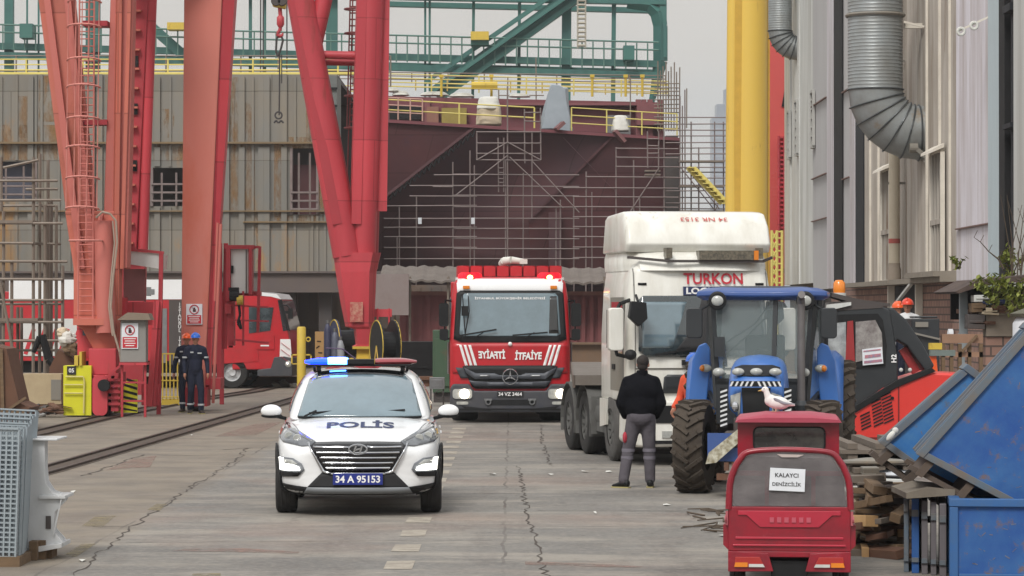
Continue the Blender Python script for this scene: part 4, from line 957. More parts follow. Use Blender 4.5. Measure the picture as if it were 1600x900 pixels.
# pipes and platforms right of that leg
q = MB(); q.rod(q_(345, 350, -.8), q_(333, 630, -.8), .035); q.rod(q_(340, 348, -.75), q_(336, 470, -.75), .03); q.build('service_pipe', crane_rose, lc)
def signboard(name, label, origin, w, h, parent=None):
    t = thing(name, label, 'sign', origin) if parent is None else parent
    q = MB(); q.bx(-w / 2, w / 2, 0, .02, 0, h); q.build('board', paper, t)
    q = MB(); q.bx(-w * .44, w * .44, -.006, -.001, h * .04, h * .46); q.build('red_field', sign_red, t)
    q = MB(); r = w * .27; c = (0, -.008, h * .73); q.ring(c, r, r * .12, 'y', 24, 5); q.beam((c[0] - r * .7, c[1], c[2] + r * .7), (c[0] + r * .7, c[1], c[2] - r * .7), .004, r * .18, up=(0, 1, 0)); q.build('prohibition_ring', sign_red, t)
    q = MB(); q.ball((.0, -.006, h * .78), (r * .25, .003, r * .25), 10, 6); q.prism([(-r * .3, h * .62), (r * .32, h * .62), (r * .4, h * .73), (r * .1, h * .77), (-r * .3, h * .73)], 'xz', -.009, -.003); q.build('pictogram', text_black, t)
    q = MB()
    for k in range(4): ww = w * (.36, .30, .34, .26)[k]; q.bx(-ww, ww, -.010, -.007, h * (.38 - .09 * k), h * (.41 - .09 * k))
    q.build('text_lines', text_white, t)
    return t
signboard('warning_sign', 'white and red no entry sign fixed on the broad orange crane leg above the workers', q_(303.5, 507, -.34) + o, 25 * 66 / FPX, 32 * 66 / FPX)
# electrical cabinet with sign, hung on crane bogie
Ye = 62.2
ec = thing('electrical_cabinet', 'weathered grey electrical cabinet beside the left crane foot', 'cabinet', (W(208, 0, Ye).x, Ye, W(0, 566, Ye).z))
wd = 40 * Ye / FPX; hh_ = 66 * Ye / FPX
q = MB(); q.bx(-wd / 2, wd / 2, 0, .4, 0, hh_); q.build('body', mat('cabinet_grey', (138, 136, 132), .6, c2=(118, 114, 110), scale=2), ec, bevel=.01)
q = MB(); q.prism([(-wd * .6, hh_), (wd * .72, hh_), (wd * .62, hh_ + .14), (-wd * .2, hh_ + .16)], 'xz', -.15, .5); q.build('rain_hood', mat('hood_tan', (132, 118, 104), .8), ec)
q = MB(); q.bx(-wd / 2 - .02, wd / 2 + .02, -.05, .45, -.06, 0); q.build('shelf', crane_red, ec)
signboard('warning_sign', 'larger no entry sign with red text panel on the grey cabinet', W(203, 545, Ye - .03), 26 * Ye / FPX, 40 * Ye / FPX)
q = MB(); z1 = W(0, 569, Ye).z
for dx in (-.25, .25): q.beam((dx, .1, 0), (dx, .1, z1), .05, .05)
q.beam((-.25, .1, .35), (.25, .1, .35), .04, .04); q.beam((-.25, .1, .75), (.25, .1, .75), .04, .04); q.beam((-.6, .1, z1 - .3), (-.25, .1, z1), .05, .05)
tag(q.build('cabinet_stand', crane_deep, loc=(W(208, 0, Ye).x, Ye, 0)), 'dark red angle iron frame below the grey cabinet', 'stand')
# operator kiosk frame with sloping white roof
Yk2 = 64.0
kk = thing('red_shelter', 'red post shelter with sloping white roof panel beside the left crane leg', 'shelter', (W(220, 0, Yk2).x, Yk2, 0))
ko = kk.location.copy(); kp = lambda px, py, dy=0: pl(px, py, Yk2 + dy, ko)
q = MB(); q.quad(kp(190, 391), kp(252, 397), kp(250, 420), kp(190, 411)); q.prism([(kp(190, 0).x, kp(0, 391).z), (kp(252, 0).x, kp(0, 397).z), (kp(250, 0).x, kp(0, 420).z), (kp(190, 0).x, kp(0, 411).z)], 'xz', 0.01, 1.2); q.build('roof_panel', white_sheet, kk)
q = MB(); q.beam(kp(188, 388), kp(256, 395), .1, .06); q.beam(kp(252, 395), kp(248, 650), .09, .09); q.beam(kp(252, 395, 1), kp(248, 560, 1), .07, .07); q.build('post_frame', crane_deep, kk)
q = MB(); q.bx(kp(190, 0).x, kp(224, 0).x, .3, .4, kp(0, 470).z, kp(0, 420).z); q.build('panel', mat('rose_panel', (138, 92, 92), .8), kk)
q = MB(); q.bx(kp(196, 0).x, kp(244, 0).x, .2, .9, kp(0, 508).z, kp(0, 472).z); q.bx(kp(188, 0).x, kp(198, 0).x, -.2, .2, kp(0, 500).z, kp(0, 465).z); q.bx(kp(222, 0).x, kp(250, 0).x, -.1, .0, 0.2, kp(0, 600).z); q.beam(kp(245, 470, -.3), kp(234, 635, -.3), .12, .12); q.beam(kp(248, 470, -.2), kp(238, 635, -.2), .06, .16); q.build('red_box', crane_red, kk)
# white door cabinet
cb = thing('switch_cabin', 'narrow white door in a red frame on the platform right of the broad crane leg', 'cabin', (W(375, 0, 70).x, 70, 0)); co_ = cb.location.copy(); cp = lambda px, py, dy=0: pl(px, py, 70 + dy, co_)
q = MB(); q.bx(cp(361, 0).x, cp(388, 0).x, 0, .3, cp(0, 458).z, cp(0, 389).z); q.build('door', white_sheet, cb)
q = MB(); q.bx(cp(361.5, 0).x, cp(365, 0).x, -.05, -.01, cp(0, 427).z, cp(0, 415).z); q.build('handle', black_plastic, cb)
q = MB(); q.bx(cp(384, 0).x, cp(385.5, 0).x, -.02, -.004, cp(0, 458).z, cp(0, 390).z); q.build('door_seam', plate_dark, cb)
q = MB()
q.bx(cp(352, 0).x, cp(397, 0).x, -.1, .4, cp(0, 389).z, cp(0, 383).z); q.bx(cp(354, 0).x, cp(360.5, 0).x, -.1, .4, cp(0, 470).z, cp(0, 389).z); q.bx(cp(389, 0).x, cp(394, 0).x, -.1, .4, cp(0, 460).z, cp(0, 389).z); q.beam(cp(406, 385, .1), cp(403, 520, .1), .07, .07); q.beam(cp(393, 386, .1), cp(406, 386, .1), .06, .06)
q.beam(cp(343, 380, .1), cp(343, 600, .1), .12, .12); q.beam(cp(353, 380, .2), cp(351, 545, .2), .10, .10); q.build('frame', crane_deep, cb)
q = MB(); q.bx(cp(345, 0).x, cp(404, 0).x, .3, .9, cp(0, 462).z, cp(0, 455).z); q.beam(cp(358, 477, -.1), cp(420, 480, -.1), .04, .04); q.beam(cp(358, 500, -.1), cp(420, 502, -.1), .04, .04); q.beam(cp(358, 530, -.1), cp(420, 536, -.1), .05, .05); q.beam(cp(380, 455, 0), cp(380, 540, 0), .05, .05)
q.bx(cp(352, 0).x, cp(362, 0).x, -.1, .1, cp(0, 490).z, cp(0, 475).z); q.bx(cp(355, 0).x, cp(366, 0).x, .0, .3, cp(0, 540).z, cp(0, 462).z); q.build('platform', crane_deep, cb)
q = MB(); 
q.beam((-.5, .6, 0), (-.5, .6, cp(0, 455).z), .1, .1)
q.build('support_leg', crane_deep, cb)
t = thing('winch_motor', 'dark motor with yellow drum on the platform below the white door', 'motor', (cp(368, 0).x + co_.x, 69.7, cp(0, 478).z))
q = MB(); q.lathe([(0, -.16), (.2, -.16), (.2, .16), (0, .16)], (0, 0, .36), 'x', 16); q.box((-.02, 0, .58), (.35, .3, .12)); q.build('casing', black_plastic, t)
q = MB(); q.lathe([(0, -.1), (.17, -.1), (.17, .1), (0, .1)], (.2, -.05, .2), 'x', 14); q.build('drum', safety_yellow, t)
q = MB(); q.tube([(.15, 0, .1), (.2, 0, -.3), (.12, 0, -.6), (.24, 0, -.8), (.18, 0, -.5)], .05, 6); q.build('hanging_cable', black_plastic, t); t.scale = (.7, .7, .7)
# hazard striped plate and yellow frame near the bogie
t = thing('hazard_board', 'black and yellow diagonal striped plate at the foot of the crane', 'board', (W(202, 0, 62.8).x, 62.8, 0.08))
q = MB(); q.prism([(-.35, 0), (.18, 0), (.18, .72), (-.05, .72)], 'xz', 0, .03); q.build('plate', bright_yellow, t)
q = MB()
for k in range(6): z = .02 + k * .125; xa = -.30 + k * .04; q.prism([(xa + .03, z + .06), (.175, z - .03 if z > .04 else z), (.175, z + .03), (xa + .05, z + .11)], 'xz', -.006, -.001)
q.build('stripes', black_plastic, t)
t = thing('yellow_trolley', 'yellow grid frame standing behind the workers', 'frame', (W(262, 0, 70).x, 70, 0))
q = MB()
for k in range(6): q.beam((-.12 + k * .09, 0, .15), (-.12 + k * .09, 0, 1.25), .03, .03)
for z in (.2, .6, 1.25): q.beam((-.15, 0, z), (.36, 0, z), .05, .03)
q.bx(-.15, .36, 0, .4, 0.0, .15); q.build('grid', safety_yellow, t)
# yellow box numbered 05, beige crate, scrap, rusty bin
Yy = 62.4
t = thing('yellow_box', 'bright yellow steel box with pipes and a black number plate', 'box', (W(121, 0, Yy).x, Yy, .03)); wb = 44 * Yy / FPX; hb_ = 78 * Yy / FPX
q = MB(); q.bx(-wb / 2, wb / 2, 0, .6, 0, hb_); q.build('body', bright_yellow, t, bevel=.01)
q = MB(); q.tube([(-wb * .4, -.05, hb_ * .78), (wb * .22, -.05, hb_ * .78), (wb * .26, -.05, hb_ * .7), (wb * .24, -.05, .05)], .02, 6); q.tube([(-wb * .45, -.05, hb_ * .62), (wb * .2, -.05, hb_ * .62)], .016, 6); q.tube([(-wb * .45, -.05, hb_ * .45), (wb * .2, -.05, hb_ * .45)], .016, 6); q.build('pipework', mat('pale_yellow_pipe', (206, 196, 120), .6), t)
q = MB(); q.bx(-wb * .36, -wb * .05, -.03, -.002, hb_ * .82, hb_ * .99); q.build('number_plate', text_black, t)
lettering('05', .09, None, text_white, t, plane=((-wb * .205, -.034, hb_ * .905), (1, 0, 0), (0, 0, 1)), bold=.02)
q = MB(); q.bx(-.06, .02, -.05, .6, hb_, hb_ + .22); q.bx(.05, .10, -.05, .6, hb_, hb_ + .3); q.build('top_bracket', safety_yellow, t)
t = thing('beige_crate', 'stained beige crate front with a grey patch at the left scaffold foot', 'crate', (W(66, 0, 64).x, 64, .22))
q = MB(); q.bx(-.43, .43, 0, .5, 0, .68); q.build('body', sage, t, bevel=.01)
q = MB(); q.bx(.2, .42, -.02, -.003, .1, .55); q.build('patch', plate_grey, t)
q = MB(); q.bx(-.43, .43, .02, .5, -.22, 0); q.build('skid', rusty, t)
rr = random.Random(21)
for i in range(22):
    x = rr.uniform(-.5, .5); y = rr.uniform(-.5, .2); L_ = rr.uniform(.2, .5); z = .05 + rr.uniform(0, .22)
    q = MB(); q.box((0, 0, 0), (L_, rr.uniform(.05, .15), rr.uniform(.01, .05)), (rr.uniform(-.4, .4), rr.uniform(-.4, .4), rr.uniform(-1.5, 1.5)))
    tag(q.build('scrap_plate', rr.choice([rusty, plate_dark, white_sheet, rusty, wood_grey]), loc=(W(68, 0, 62.5).x + x, 62.5 + y, z)), 'offcut of scrap metal in the heap before the beige crate', 'scrap', 'scrap heap by the left scaffold')
t = thing('rusty_bin', 'rusty brown steel bin with sloping sides at the far left edge', 'bin', (W(14, 0, 56).x, 56, 0))
zt = W(0, 545, 56).z
q = MB(); q.prism([(-.5, .02), (.28, .02), (.4, .42), (.2, .52), (-.05, zt), (-.5, zt + .1)], 'xz', 0, 1.2); q.build('body', rusty, t)
q = MB(); q.beam((-.5, -.03, .35), (.35, -.03, .35), .06, .08); q.beam((-.1, -.04, .05), (-.14, -.04, zt), .06, .06); q.beam((.02, -.05, .4), (.34, -.05, .62), .05, .08, up=(0, 1, 0)); q.build('stiffener', wood_m, t)
# left scaffold
Ysl = 66.5; gyl = z0y(Ysl)
scaffold('weathered scaffold of steel tubes standing at the far left before the fire engine', Ysl,
    [(52, 245, gyl), (62, 240, gyl, .7), (70, 320, gyl), (80, 312, gyl, 1.2), (88, 322, gyl, .4), (98, 415, gyl), (5, 330, gyl), (18, 410, gyl), (28, 480, gyl, .6), (34, 480, gyl, 1.2), (75, 250, gyl, 1.0), (2, 245, 330, .7)],
    [(-40, 95, 314), (-40, 90, 322, .8), (-40, 105, 407), (-40, 98, 436), (-40, 98, 469), (-40, 98, 475, .8), (-40, 98, 502), (-40, 100, 533), (-40, 98, 548, .6), (-40, 90, 283), (40, 90, 295, .6), (50, 98, 350), (50, 95, 380, .7), (-40, 52, 380)],
    [(0, 440, 30, 600), (5, 262, 60, 250)], m=tube_warm, r=.035, group='scaffolding at the left', boards=((-40, 52, 347), (-40, 60, 500)))
rr = random.Random(31)
for i, (px, py, s, m_) in enumerate(((105, 530, .22, tarp_white), (112, 545, .2, wood_m), (98, 520, .15, cream), (118, 550, .16, rusty))):
    q = MB(); q.ball((0, 0, 0), (s, s, s * .8), 10, 8)
    for v in q.bm.verts: v.co *= rr.uniform(.75, 1.2)
    tag(q.build('rag_bundle', m_, loc=W(px, py, 65)), ['white rag bundle on the heap above the yellow box', 'brown bundle on the heap above the yellow box', 'cream rag at the top of the heap above the yellow box', 'rusty lump on the heap nearest the crane foot'][i], 'rag bundle')
q = MB(); q.prism([(-.45, 0), (.5, 0), (.38, .35), (.1, .75), (-.2, .9), (-.4, .5)], 'xz', 0, .8)
tag(q.build('debris_mound', rusty, loc=(W(104, 0, 65).x, 65.1, W(0, 585, 65).z - .35)), 'dark rusty mound of parts behind the yellow box', 'heap')
q = MB(); q.tube([(0, 0, .9), (.15, 0, .35), (.4, 0, .1), (.7, 0, .05)], [.08, .1, .1, .06], 8); q.tube([(-.2, 0, .5), (-.05, 0, .85)], [.05, .08], 8)
tag(q.build('black_hose', black_plastic, loc=W(66, 585, 65.5)), 'thick black hose slung over the scaffold above the beige crate', 'hose')

# ------------------------------------------------------------------ centre red crane leg (tubes)
Yr = 90.0
rc = thing('red_tube_crane', 'pinkish red crane leg of thick tubes joining in a foot behind the police car', 'crane', (W(570, 0, Yr).x, Yr, 0)); o = rc.location.copy()
rp = lambda px, py, dy=0: pl(px, py, Yr + dy, o)
k_ = Yr / FPX
def tubepart(name, a, b, r1, r2, m=crane_red, n=20, parent=rc): q = MB(); q.rod(a, b, r1, r2, n); return q.build(name, m, parent, smooth=True)
tubepart('leg', rp(580, -60), rp(565, 430), 23.5 * k_ * .95, 21 * k_)
q = MB(); q.beam(rp(566, -60, -.35), rp(556, 350, -.38), .22, .3); q.beam(rp(602, -60, .1), rp(597, 330, .1), .12, .3); q.build('leg_rib', crane_red, rc)
tubepart('leg', rp(586, -60, 2.2), rp(578, 420, 1.2), 17 * k_, 13 * k_, crane_deep)
tubepart('leg', rp(462, -40, -.3), rp(542, 400, -.2), 21 * k_, 22 * k_)
q = MB(); q.beam(rp(452, -40, -.62), rp(527, 350, -.62), .1, .3); q.build('leg_rib', crane_deep, rc)
tubepart('leg', rp(478, 0, .9), rp(556, 400, .7), 13 * k_, 12 * k_, crane_deep)
tubepart('brace', rp(512, -30, -.1), rp(484, 88, -.1), 13 * k_, 13 * k_)
tubepart('brace', rp(520, -40, .5), rp(494, 78, .5), 8 * k_, 8 * k_, crane_deep)
tubepart('cross_tube', rp(486, 85), rp(570, 87), 6.5 * k_, 6.5 * k_)
tubepart('cross_tube', rp(492, 97, .4), rp(570, 98, .4), 5 * k_, 5 * k_, crane_deep)
q = MB(); P = []
for py, x0, x1, d in ((395, 521, 595, 1.2), (425, 525, 588, 1.2), (470, 532, 586, 1.1), (510, 540, 584, 1.0), (514, 553, 584, .9), (538, 556, 582, .8), (541, 550, 586, .8)):
    a, b = rp(x0, py), rp(x1, py); P.append([Vector((a.x + (b.x - a.x) * (.5 + .5 * c), d / 2 * s_, a.z)) for c, s_ in ((-1, -.3), (-.7, -1), (.7, -1), (1, -.3), (1, .3), (.7, 1), (-.7, 1), (-1, .3))])
q.loft(P); q.build('foot_casing', crane_red, rc)
q = MB(); a, b = rp(547, 503, -.65), rp(567, 472, -.6); q.quad((a.x, -.62, a.z), (b.x, -.6, a.z), (b.x, -.63, b.z), (a.x, -.64, b.z)); q.build('worn_notice', mat('worn_notice', (196, 150, 130), .8, c2=(178, 70, 70), scale=9, amt=1), rc)
q = MB(); q.bx(rp(552, 0).x, rp(586, 0).x, -.45, .45, rp(0, 545).z, rp(0, 541).z); q.bx(rp(558, 0).x, rp(578, 0).x, -.3, .3, rp(0, 560).z, rp(0, 545).z); q.bx(rp(545, 0).x, rp(590, 0).x, -.5, 1.0, .25, rp(0, 560).z); q.build('pivot_block', safety_yellow, rc)
for dx in (-.35, .35):
    q = MB(); q.lathe([(0, -.08), (.25, -.08), (.25, .08), (0, .08)], (dx, 0, .25), 'y'); q.build('wheel', plate_dark, rc)
q = MB()
for px in (546, 550, 562): q.rod(rp(px + 2, -40, 1.5), rp(px - 4, 200, 1.5), .025, n=5)
for i in range(24): q.rod(rp(546, -30 + i * 10, 1.5), rp(563, -30 + i * 10, 1.5), .025, n=4)
for y in (14, 52, 100, 150, 200): q.ring(rp(553, y, 1.2), .3, .03, 'z', 16, 5)
for px in (545, 563): q.rod(rp(px, 195, 1.5), rp(px - 3, 300, 1.5), .022, n=5)
q.build('caged_ladder', mat('ladder_maroon', (128, 62, 62), .6), rc)
q = MB(); q.bx(rp(580, 0).x, rp(612, 0).x, .1, .2, rp(0, 495).z, rp(0, 483).z); q.rod(rp(590, 482, .1), rp(590, 550, .1), .03); q.rod(rp(608, 482, .1), rp(608, 550, .1), .03); q.build('side_bracket', crane_red, rc)

# ------------------------------------------------------------------ hook block hanging from above
Yh = 84.0
hk = thing('crane_hook', 'yellow hook block with red swivel and hanging chain slings left of the red crane leg', 'crane hook', W(437, 12, Yh)); o = hk.location.copy(); hp = lambda px, py, dy=0: pl(px, py, Yh + dy, o); 
hp = lambda px, py, dy=0: W(px, py, Yh + dy) - o
q = MB(); q.prism([(hp(426, 0).x, hp(0, 10).z), (hp(446, 0).x, hp(0, 14).z), (hp(448, 0).x, hp(0, -12).z), (hp(424, 0).x, hp(0, -12).z)], 'xz', -.15, .15); q.build('block', safety_yellow, hk, bevel=.03)
for px in (431, 441):
    q = MB(); q.lathe([(0, -.05), (.13, -.05), (.15, 0), (.13, .05), (0, .05)], hp(px, 1, -.18), 'y', 16); q.build('sheave', plate_dark, hk)
q = MB(); q.rod(hp(437, 12), hp(438, 24), .06); q.lathe([(0, 0), (.07, 0), (.11, .08), (.11, .28), (.06, .34), (0, .34)], hp(438, 42)); q.build('swivel', crane_red, hk, smooth=True)
q = MB(); q.tube([hp(438, 42), hp(437, 48), hp(433, 52), hp(435, 56), hp(440, 56), hp(442, 51)], [.05, .06, .05, .06, .05, .02], 8); q.build('hook', crane_deep, hk, smooth=True)
q = MB(); q.tube([hp(437, 54), hp(432, 60), hp(431, 80), hp(434, 88), hp(439, 75), hp(442, 62), hp(438, 54)], .035, 6); q.tube([hp(437, 85), hp(436, 180)], .022, 5); q.tube([hp(440, 85), hp(440, 130)], .018, 5); q.build('wire_sling', mat('wire_dark', (62, 58, 58), .6), hk)
q = MB(); q.ring(hp(435, 180), .1, .025, 'y', 14, 6); q.tube([hp(428, 192), hp(431, 188), hp(435, 192), hp(439, 188), hp(443, 192)], .03, 6); q.build('shackle', mat('wire_dark', (62, 58, 58), .6), hk)
q = MB()
for px in (428, 433, 440, 446): q.rod(hp(px, -8), hp(px, -400), .012, n=4)
q.build('hoist_rope', plate_dark, hk)
q = MB(); 
for px in (407, 411, 448): q.rod(W(px, -80, 170), W(px, 130, 170), .04, n=4)
tag(q.build('hanging_cables', mat('wire_dark', (62, 58, 58), .6)), 'thin dark cables hanging down behind the crane hook', 'cable')

# ------------------------------------------------------------------ yellow crane leg and red leg on the right
Yw = 106.0
yc = thing('yellow_crane', 'tall yellow crane leg of two thick tubes behind the white truck', 'crane', (W(1165, 0, Yw).x, Yw, 0)); o = yc.location.copy(); yp = lambda px, py, dy=0: pl(px, py, Yw + dy, o); ky = Yw / FPX
gyw = z0y(Yw)
def leg_s(name, pts, m, parent):
    q = MB(); rings = []
    for (px, py, r, dy) in pts: c = yp(px, py, dy); rings.append([c + Vector((r * ky * math.cos(a), r * ky * math.sin(a), 0)) for a in [2 * math.pi * i / 24 for i in range(24)]])
    q.loft(rings); return q.build(name, m, parent, smooth=True)
leg_s('leg', [(1173, -150, 27, 0), (1170, gyw - 2, 29, 0)], crane_yellow, yc)
leg_s('leg', [(1148, -150, 10, -.3), (1142, gyw - 2, 11.5, -.3)], crane_yellow, yc)
q = MB(); q.beam(yp(1157, -150, -.5), yp(1152, gyw - 2, -.5), .1, .35); q.beam(yp(1199, -150, 0), yp(1198, gyw - 2, 0), .12, .2); q.build('leg_rib', mat('yellow_rib', (212, 170, 66), .5), yc)
q = MB(); q.bx(-1.4, 1.4, -1, 1, 0, .55); q.build('foot', crane_yellow, yc)
Yv = 116.0
rc2 = thing('red_crane', 'salmon red crane leg with ladder partly hidden between the yellow leg and the shed', 'crane', (W(1218, 0, Yv).x, Yv, 0)); o = rc2.location.copy(); vp = lambda px, py, dy=0: pl(px, py, Yv + dy, o)
q = MB(); P = []
for py, x0, x1 in ((-80, 1192, 1238), (100, 1195, 1236), (350, 1198, 1232), (420, 1202, 1226)):
    a, b = vp(x0, py), vp(x1, py); P.append([Vector((a.x, -.6, a.z)), Vector((b.x, -.6, b.z)), Vector((b.x, .6, b.z)), Vector((a.x, .6, a.z))])
P.insert(0, [Vector((v.x, v.y, 12)) for v in P[0]]) if False else None
q.loft(P); q.build('leg', mat('salmon_red', (204, 84, 78), .6, c2=(190, 72, 76), scale=.4), rc2)
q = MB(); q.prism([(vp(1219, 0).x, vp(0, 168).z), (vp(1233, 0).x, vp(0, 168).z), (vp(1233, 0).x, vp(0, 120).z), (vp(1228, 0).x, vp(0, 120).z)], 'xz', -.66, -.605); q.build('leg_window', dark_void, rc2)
q = MB()
for k in range(24): q.bx(vp(1216, 0).x, vp(1232, 0).x, -.9, -.62, vp(0, 218 + k * 7).z, vp(0, 215 + k * 7).z)
for px in (1217, 1226, 1231): q.rod(vp(px, 212, -.9), vp(px, 420, -.9), .05)
q.build('ladder_rack', crane_red, rc2)
q = MB(); q.bx(vp(1204, 0).x, vp(1224, 0).x, -.5, .6, .1, vp(0, 420).z); q.build('lower_leg', crane_red, rc2)
yl = thing('lattice_tower', 'small pale yellow lattice ladder behind the white truck roof', 'lattice', (W(1214, 0, 100).x, 100, 0)); o = yl.location.copy(); lp = lambda px, py, dy=0: pl(px, py, 100 + dy, o)
q = MB()
for px in (1206, 1214, 1222): q.rod(lp(px, 360), Vector((lp(px, 0).x, 0, 0)), .05)
q.build('upright', rail_yellow, yl)
q = MB()
for k in range(12): q.rod(lp(1206, 362 + k * 14), lp(1214, 376 + k * 14), .035, n=5); q.rod(lp(1214, 362 + k * 14), lp(1206, 376 + k * 14), .035, n=5); q.rod(lp(1214, 362 + k * 10), lp(1222, 362 + k * 10), .03, n=5)
q.build('lacing', rail_yellow, yl)
# ------------------------------------------------------------------ long shed on the right, wall plane X = 10
XW = 10.0
def yw(px, X=XW): return FPX * X / (px - 800)
bd = thing('industrial_shed', 'long corrugated shed wall with beige, lilac and pale blue cladding along the right side', 'building', (XW, 75, 0))
def wl(y): return y - 75
def panel(px0, px1, m, z0=3.0, z1=15.5, proud=0.0, name='cladding', corr=0.0, pitch=.2, depth=.2, ribs=(), ribm=clad_rib):
    """stretch of wall between two picture columns (px grows towards the camera)"""
    ya, yb = yw(px1), yw(px0); q = MB()
    if corr:
        n = max(2, int((yb - ya) / pitch * 2)); vs = []
        for i in range(n + 1):
            y = ya + (yb - ya) * i / n; x = -proud - (corr if i % 2 else 0)
            vs += [Vector((x, wl(y), z0)), Vector((x, wl(y), z1)), Vector((depth, wl(y), z1)), Vector((depth, wl(y), z0))]
        q._add(vs, [(4 * i + j, 4 * i + (j + 1) % 4, 4 * i + 4 + (j + 1) % 4, 4 * i + 4 + j) for i in range(n) for j in range(4)] + [(0, 1, 2, 3), (4 * n, 4 * n + 1, 4 * n + 2, 4 * n + 3)])
    else: q.bx(-proud, depth, wl(ya), wl(yb), z0, z1)
    q.build(name, m, bd)
    if ribs:
        q = MB()
        for px in ribs: y = yw(px); q.bx(-proud - .085, -proud - .004, wl(y) - .05, wl(y) + .05, z0, z1)
        q.build('rib', ribm, bd)
zb_ = 2.97
panel(1226, 1272, clad_pale, 3.2, corr=.05, pitch=.9, ribs=(1238, 1252), ribm=clad_pale)
panel(1272, 1298, mat('grey_panel', (172, 172, 172), .65, c2=(152, 148, 150), scale=1, stretch=(1, 1, .15)), zb_, corr=.05, pitch=.4)
panel(1298, 1308, clad_lilac, zb_, proud=.12)
panel(1308, 1321, flat_black, zb_, proud=.10, name='dark_strip')  # near-black strip standing slightly proud of the cladding
panel(1321, 1333, mat('grey_panel', (150, 150, 150), .65), zb_, corr=.05, pitch=.35)
panel(1333, 1340, clad_lilac, zb_, proud=.1)
panel(1340, 1352, flat_navy, zb_, proud=.06, name='dark_strip')  # very dark navy strip up the wall
panel(1352, 1500, clad_beige, zb_, corr=.035, pitch=.3, ribs=(1363, 1376, 1394, 1452, 1472, 1488), proud=.0)
panel(1500, 1556, clad_lilac, zb_, proud=.04, corr=.04, pitch=.22)
panel(1556, 1575, clad_blue, 2.6, proud=.16, ribs=())
panel(1575, 1584, flat_black, 2.6, proud=.18, name='dark_strip')  # another near-black strip, beside the open bay
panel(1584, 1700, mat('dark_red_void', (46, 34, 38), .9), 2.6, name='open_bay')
q = MB()
y0, y1 = yw(1592), yw(1588); q.bx(-.1, -.02, wl(y0), wl(y1), 2.6, 15)
q.bx(-.25, -.1, wl(yw(1598)), wl(yw(1586)), 8.2, 8.35); q.bx(-.25, -.1, wl(yw(1598)), wl(yw(1586)), 5.9, 6.0)
q.build('bay_post', flat_navy, bd)
q = MB(); q.bx(-.2, 0.02, wl(yw(1720)), wl(yw(1600)), 2.6, 15); q.build('cladding', clad_pale, bd)
q = MB(); q.bx(.2, 26, wl(yw(1700)), wl(yw(1226)), .1, 15); q.build('shed_body', plate_dark, bd)
q = MB(); q.bx(-.5, 26.5, wl(yw(1700)), wl(yw(1226)), 15.5, 16.2); q.build('roof', plate_grey, bd)
# horizontal laps in the cladding
q = MB()
for z, a, b in ((9.0, 1273, 1296), (6.6, 1273, 1296), (5.2, 1273, 1296), (4.1, 1501, 1555), (8.8, 1321, 1332), (6.2, 1321, 1332)): q.bx(-.13, -.05, wl(yw(b)), wl(yw(a)), z, z + .03)
q.build('sheet_lap', mat('lap_rust', (118, 92, 84), .8), bd)
# windows: (px0, px1, py0, py1)
for px0, px1, py0, py1, lid in ((1385, 1398, 268, 440, 1), (1463, 1480, 240, 440, 1), (1236.5, 1239, 176, 246, 0), (1248, 1251, 160, 240, 0), (1273, 1276.5, 145, 228, 0)):
    ya, yb = yw(px1), yw(px0); ym = (ya + yb) / 2; z0 = max(3.1, CAMH - (py1 - HORY) * ym / FPX); z1 = CAMH - (py0 - HORY) * ym / FPX
    wf = MB(); wf.bx(-.16, -.06, wl(ya) - .06, wl(ya), z0, z1); wf.bx(-.16, -.06, wl(yb), wl(yb) + .06, z0, z1); wf.bx(-.16, -.06, wl(ya), wl(yb), z1, z1 + .08); wf.bx(-.16, -.06, wl(ya), wl(yb), z0 - .08, z0)
    if not lid:
        k = 0; z = z0
        while z < z1: wf.bx(-.13, -.1, wl(ya), wl(yb), z, z + .05); z += .3
    w_ = wf.build('window', clad_rib if lid else mat('louvre_grey', (176, 176, 172), .7), bd)
    q = MB(); q.bx(-.09, -.065, wl(ya), wl(yb), z0, z1); q.build('pane', glass_dark if lid else dark_void, w_)
    if lid:
        q = MB()
        for k in range(4): y = ya + (yb - ya) * (k + .5) / 4; q.bx(-.14, -.092, wl(y) - .03, wl(y) + .03, z0, z1)
        q.bx(-.15, -.092, wl(ya), wl(yb), z0 + (z1 - z0) * .42, z0 + (z1 - z0) * .42 + .12); q.build('bars', clad_beige, w_)
        q = MB(); q.prism([(-.36, z1 - .02), (-.34, z1 + .05), (-.08, z1 + .2), (-.08, z1 + .1)], 'xz', wl(ya) - .1, wl(yb) + .1); q.build('awning', clad_rib, w_)
# brick base of the wall
brick = bpy.data.materials.new('brick_wall'); brick.use_nodes = True; t_ = brick.node_tree; b_ = t_.nodes['Principled BSDF']; tcn = t_.nodes.new('ShaderNodeTexCoord'); mpn = t_.nodes.new('ShaderNodeMapping'); mpn.inputs['Rotation'].default_value = (R(90), 0, 0)
sx = t_.nodes.new('ShaderNodeSeparateXYZ'); cx_ = t_.nodes.new('ShaderNodeCombineXYZ'); ad = t_.nodes.new('ShaderNodeMath'); ad.operation = 'ADD'
t_.links.new(tcn.outputs['Object'], sx.inputs[0]); t_.links.new(sx.outputs['X'], ad.inputs[0]); t_.links.new(sx.outputs['Y'], ad.inputs[1]); t_.links.new(ad.outputs[0], cx_.inputs['X']); t_.links.new(sx.outputs['Z'], cx_.inputs['Y'])
bt = t_.nodes.new('ShaderNodeTexBrick'); bt.inputs['Scale'].default_value = 1; bt.inputs['Brick Width'].default_value = .42; bt.inputs['Row Height'].default_value = .17; bt.inputs['Mortar Size'].default_value = .018
bt.inputs['Color1'].default_value = lin((150, 118, 104)); bt.inputs['Color2'].default_value = lin((128, 98, 88)); bt.inputs['Mortar'].default_value = lin((84, 70, 64))
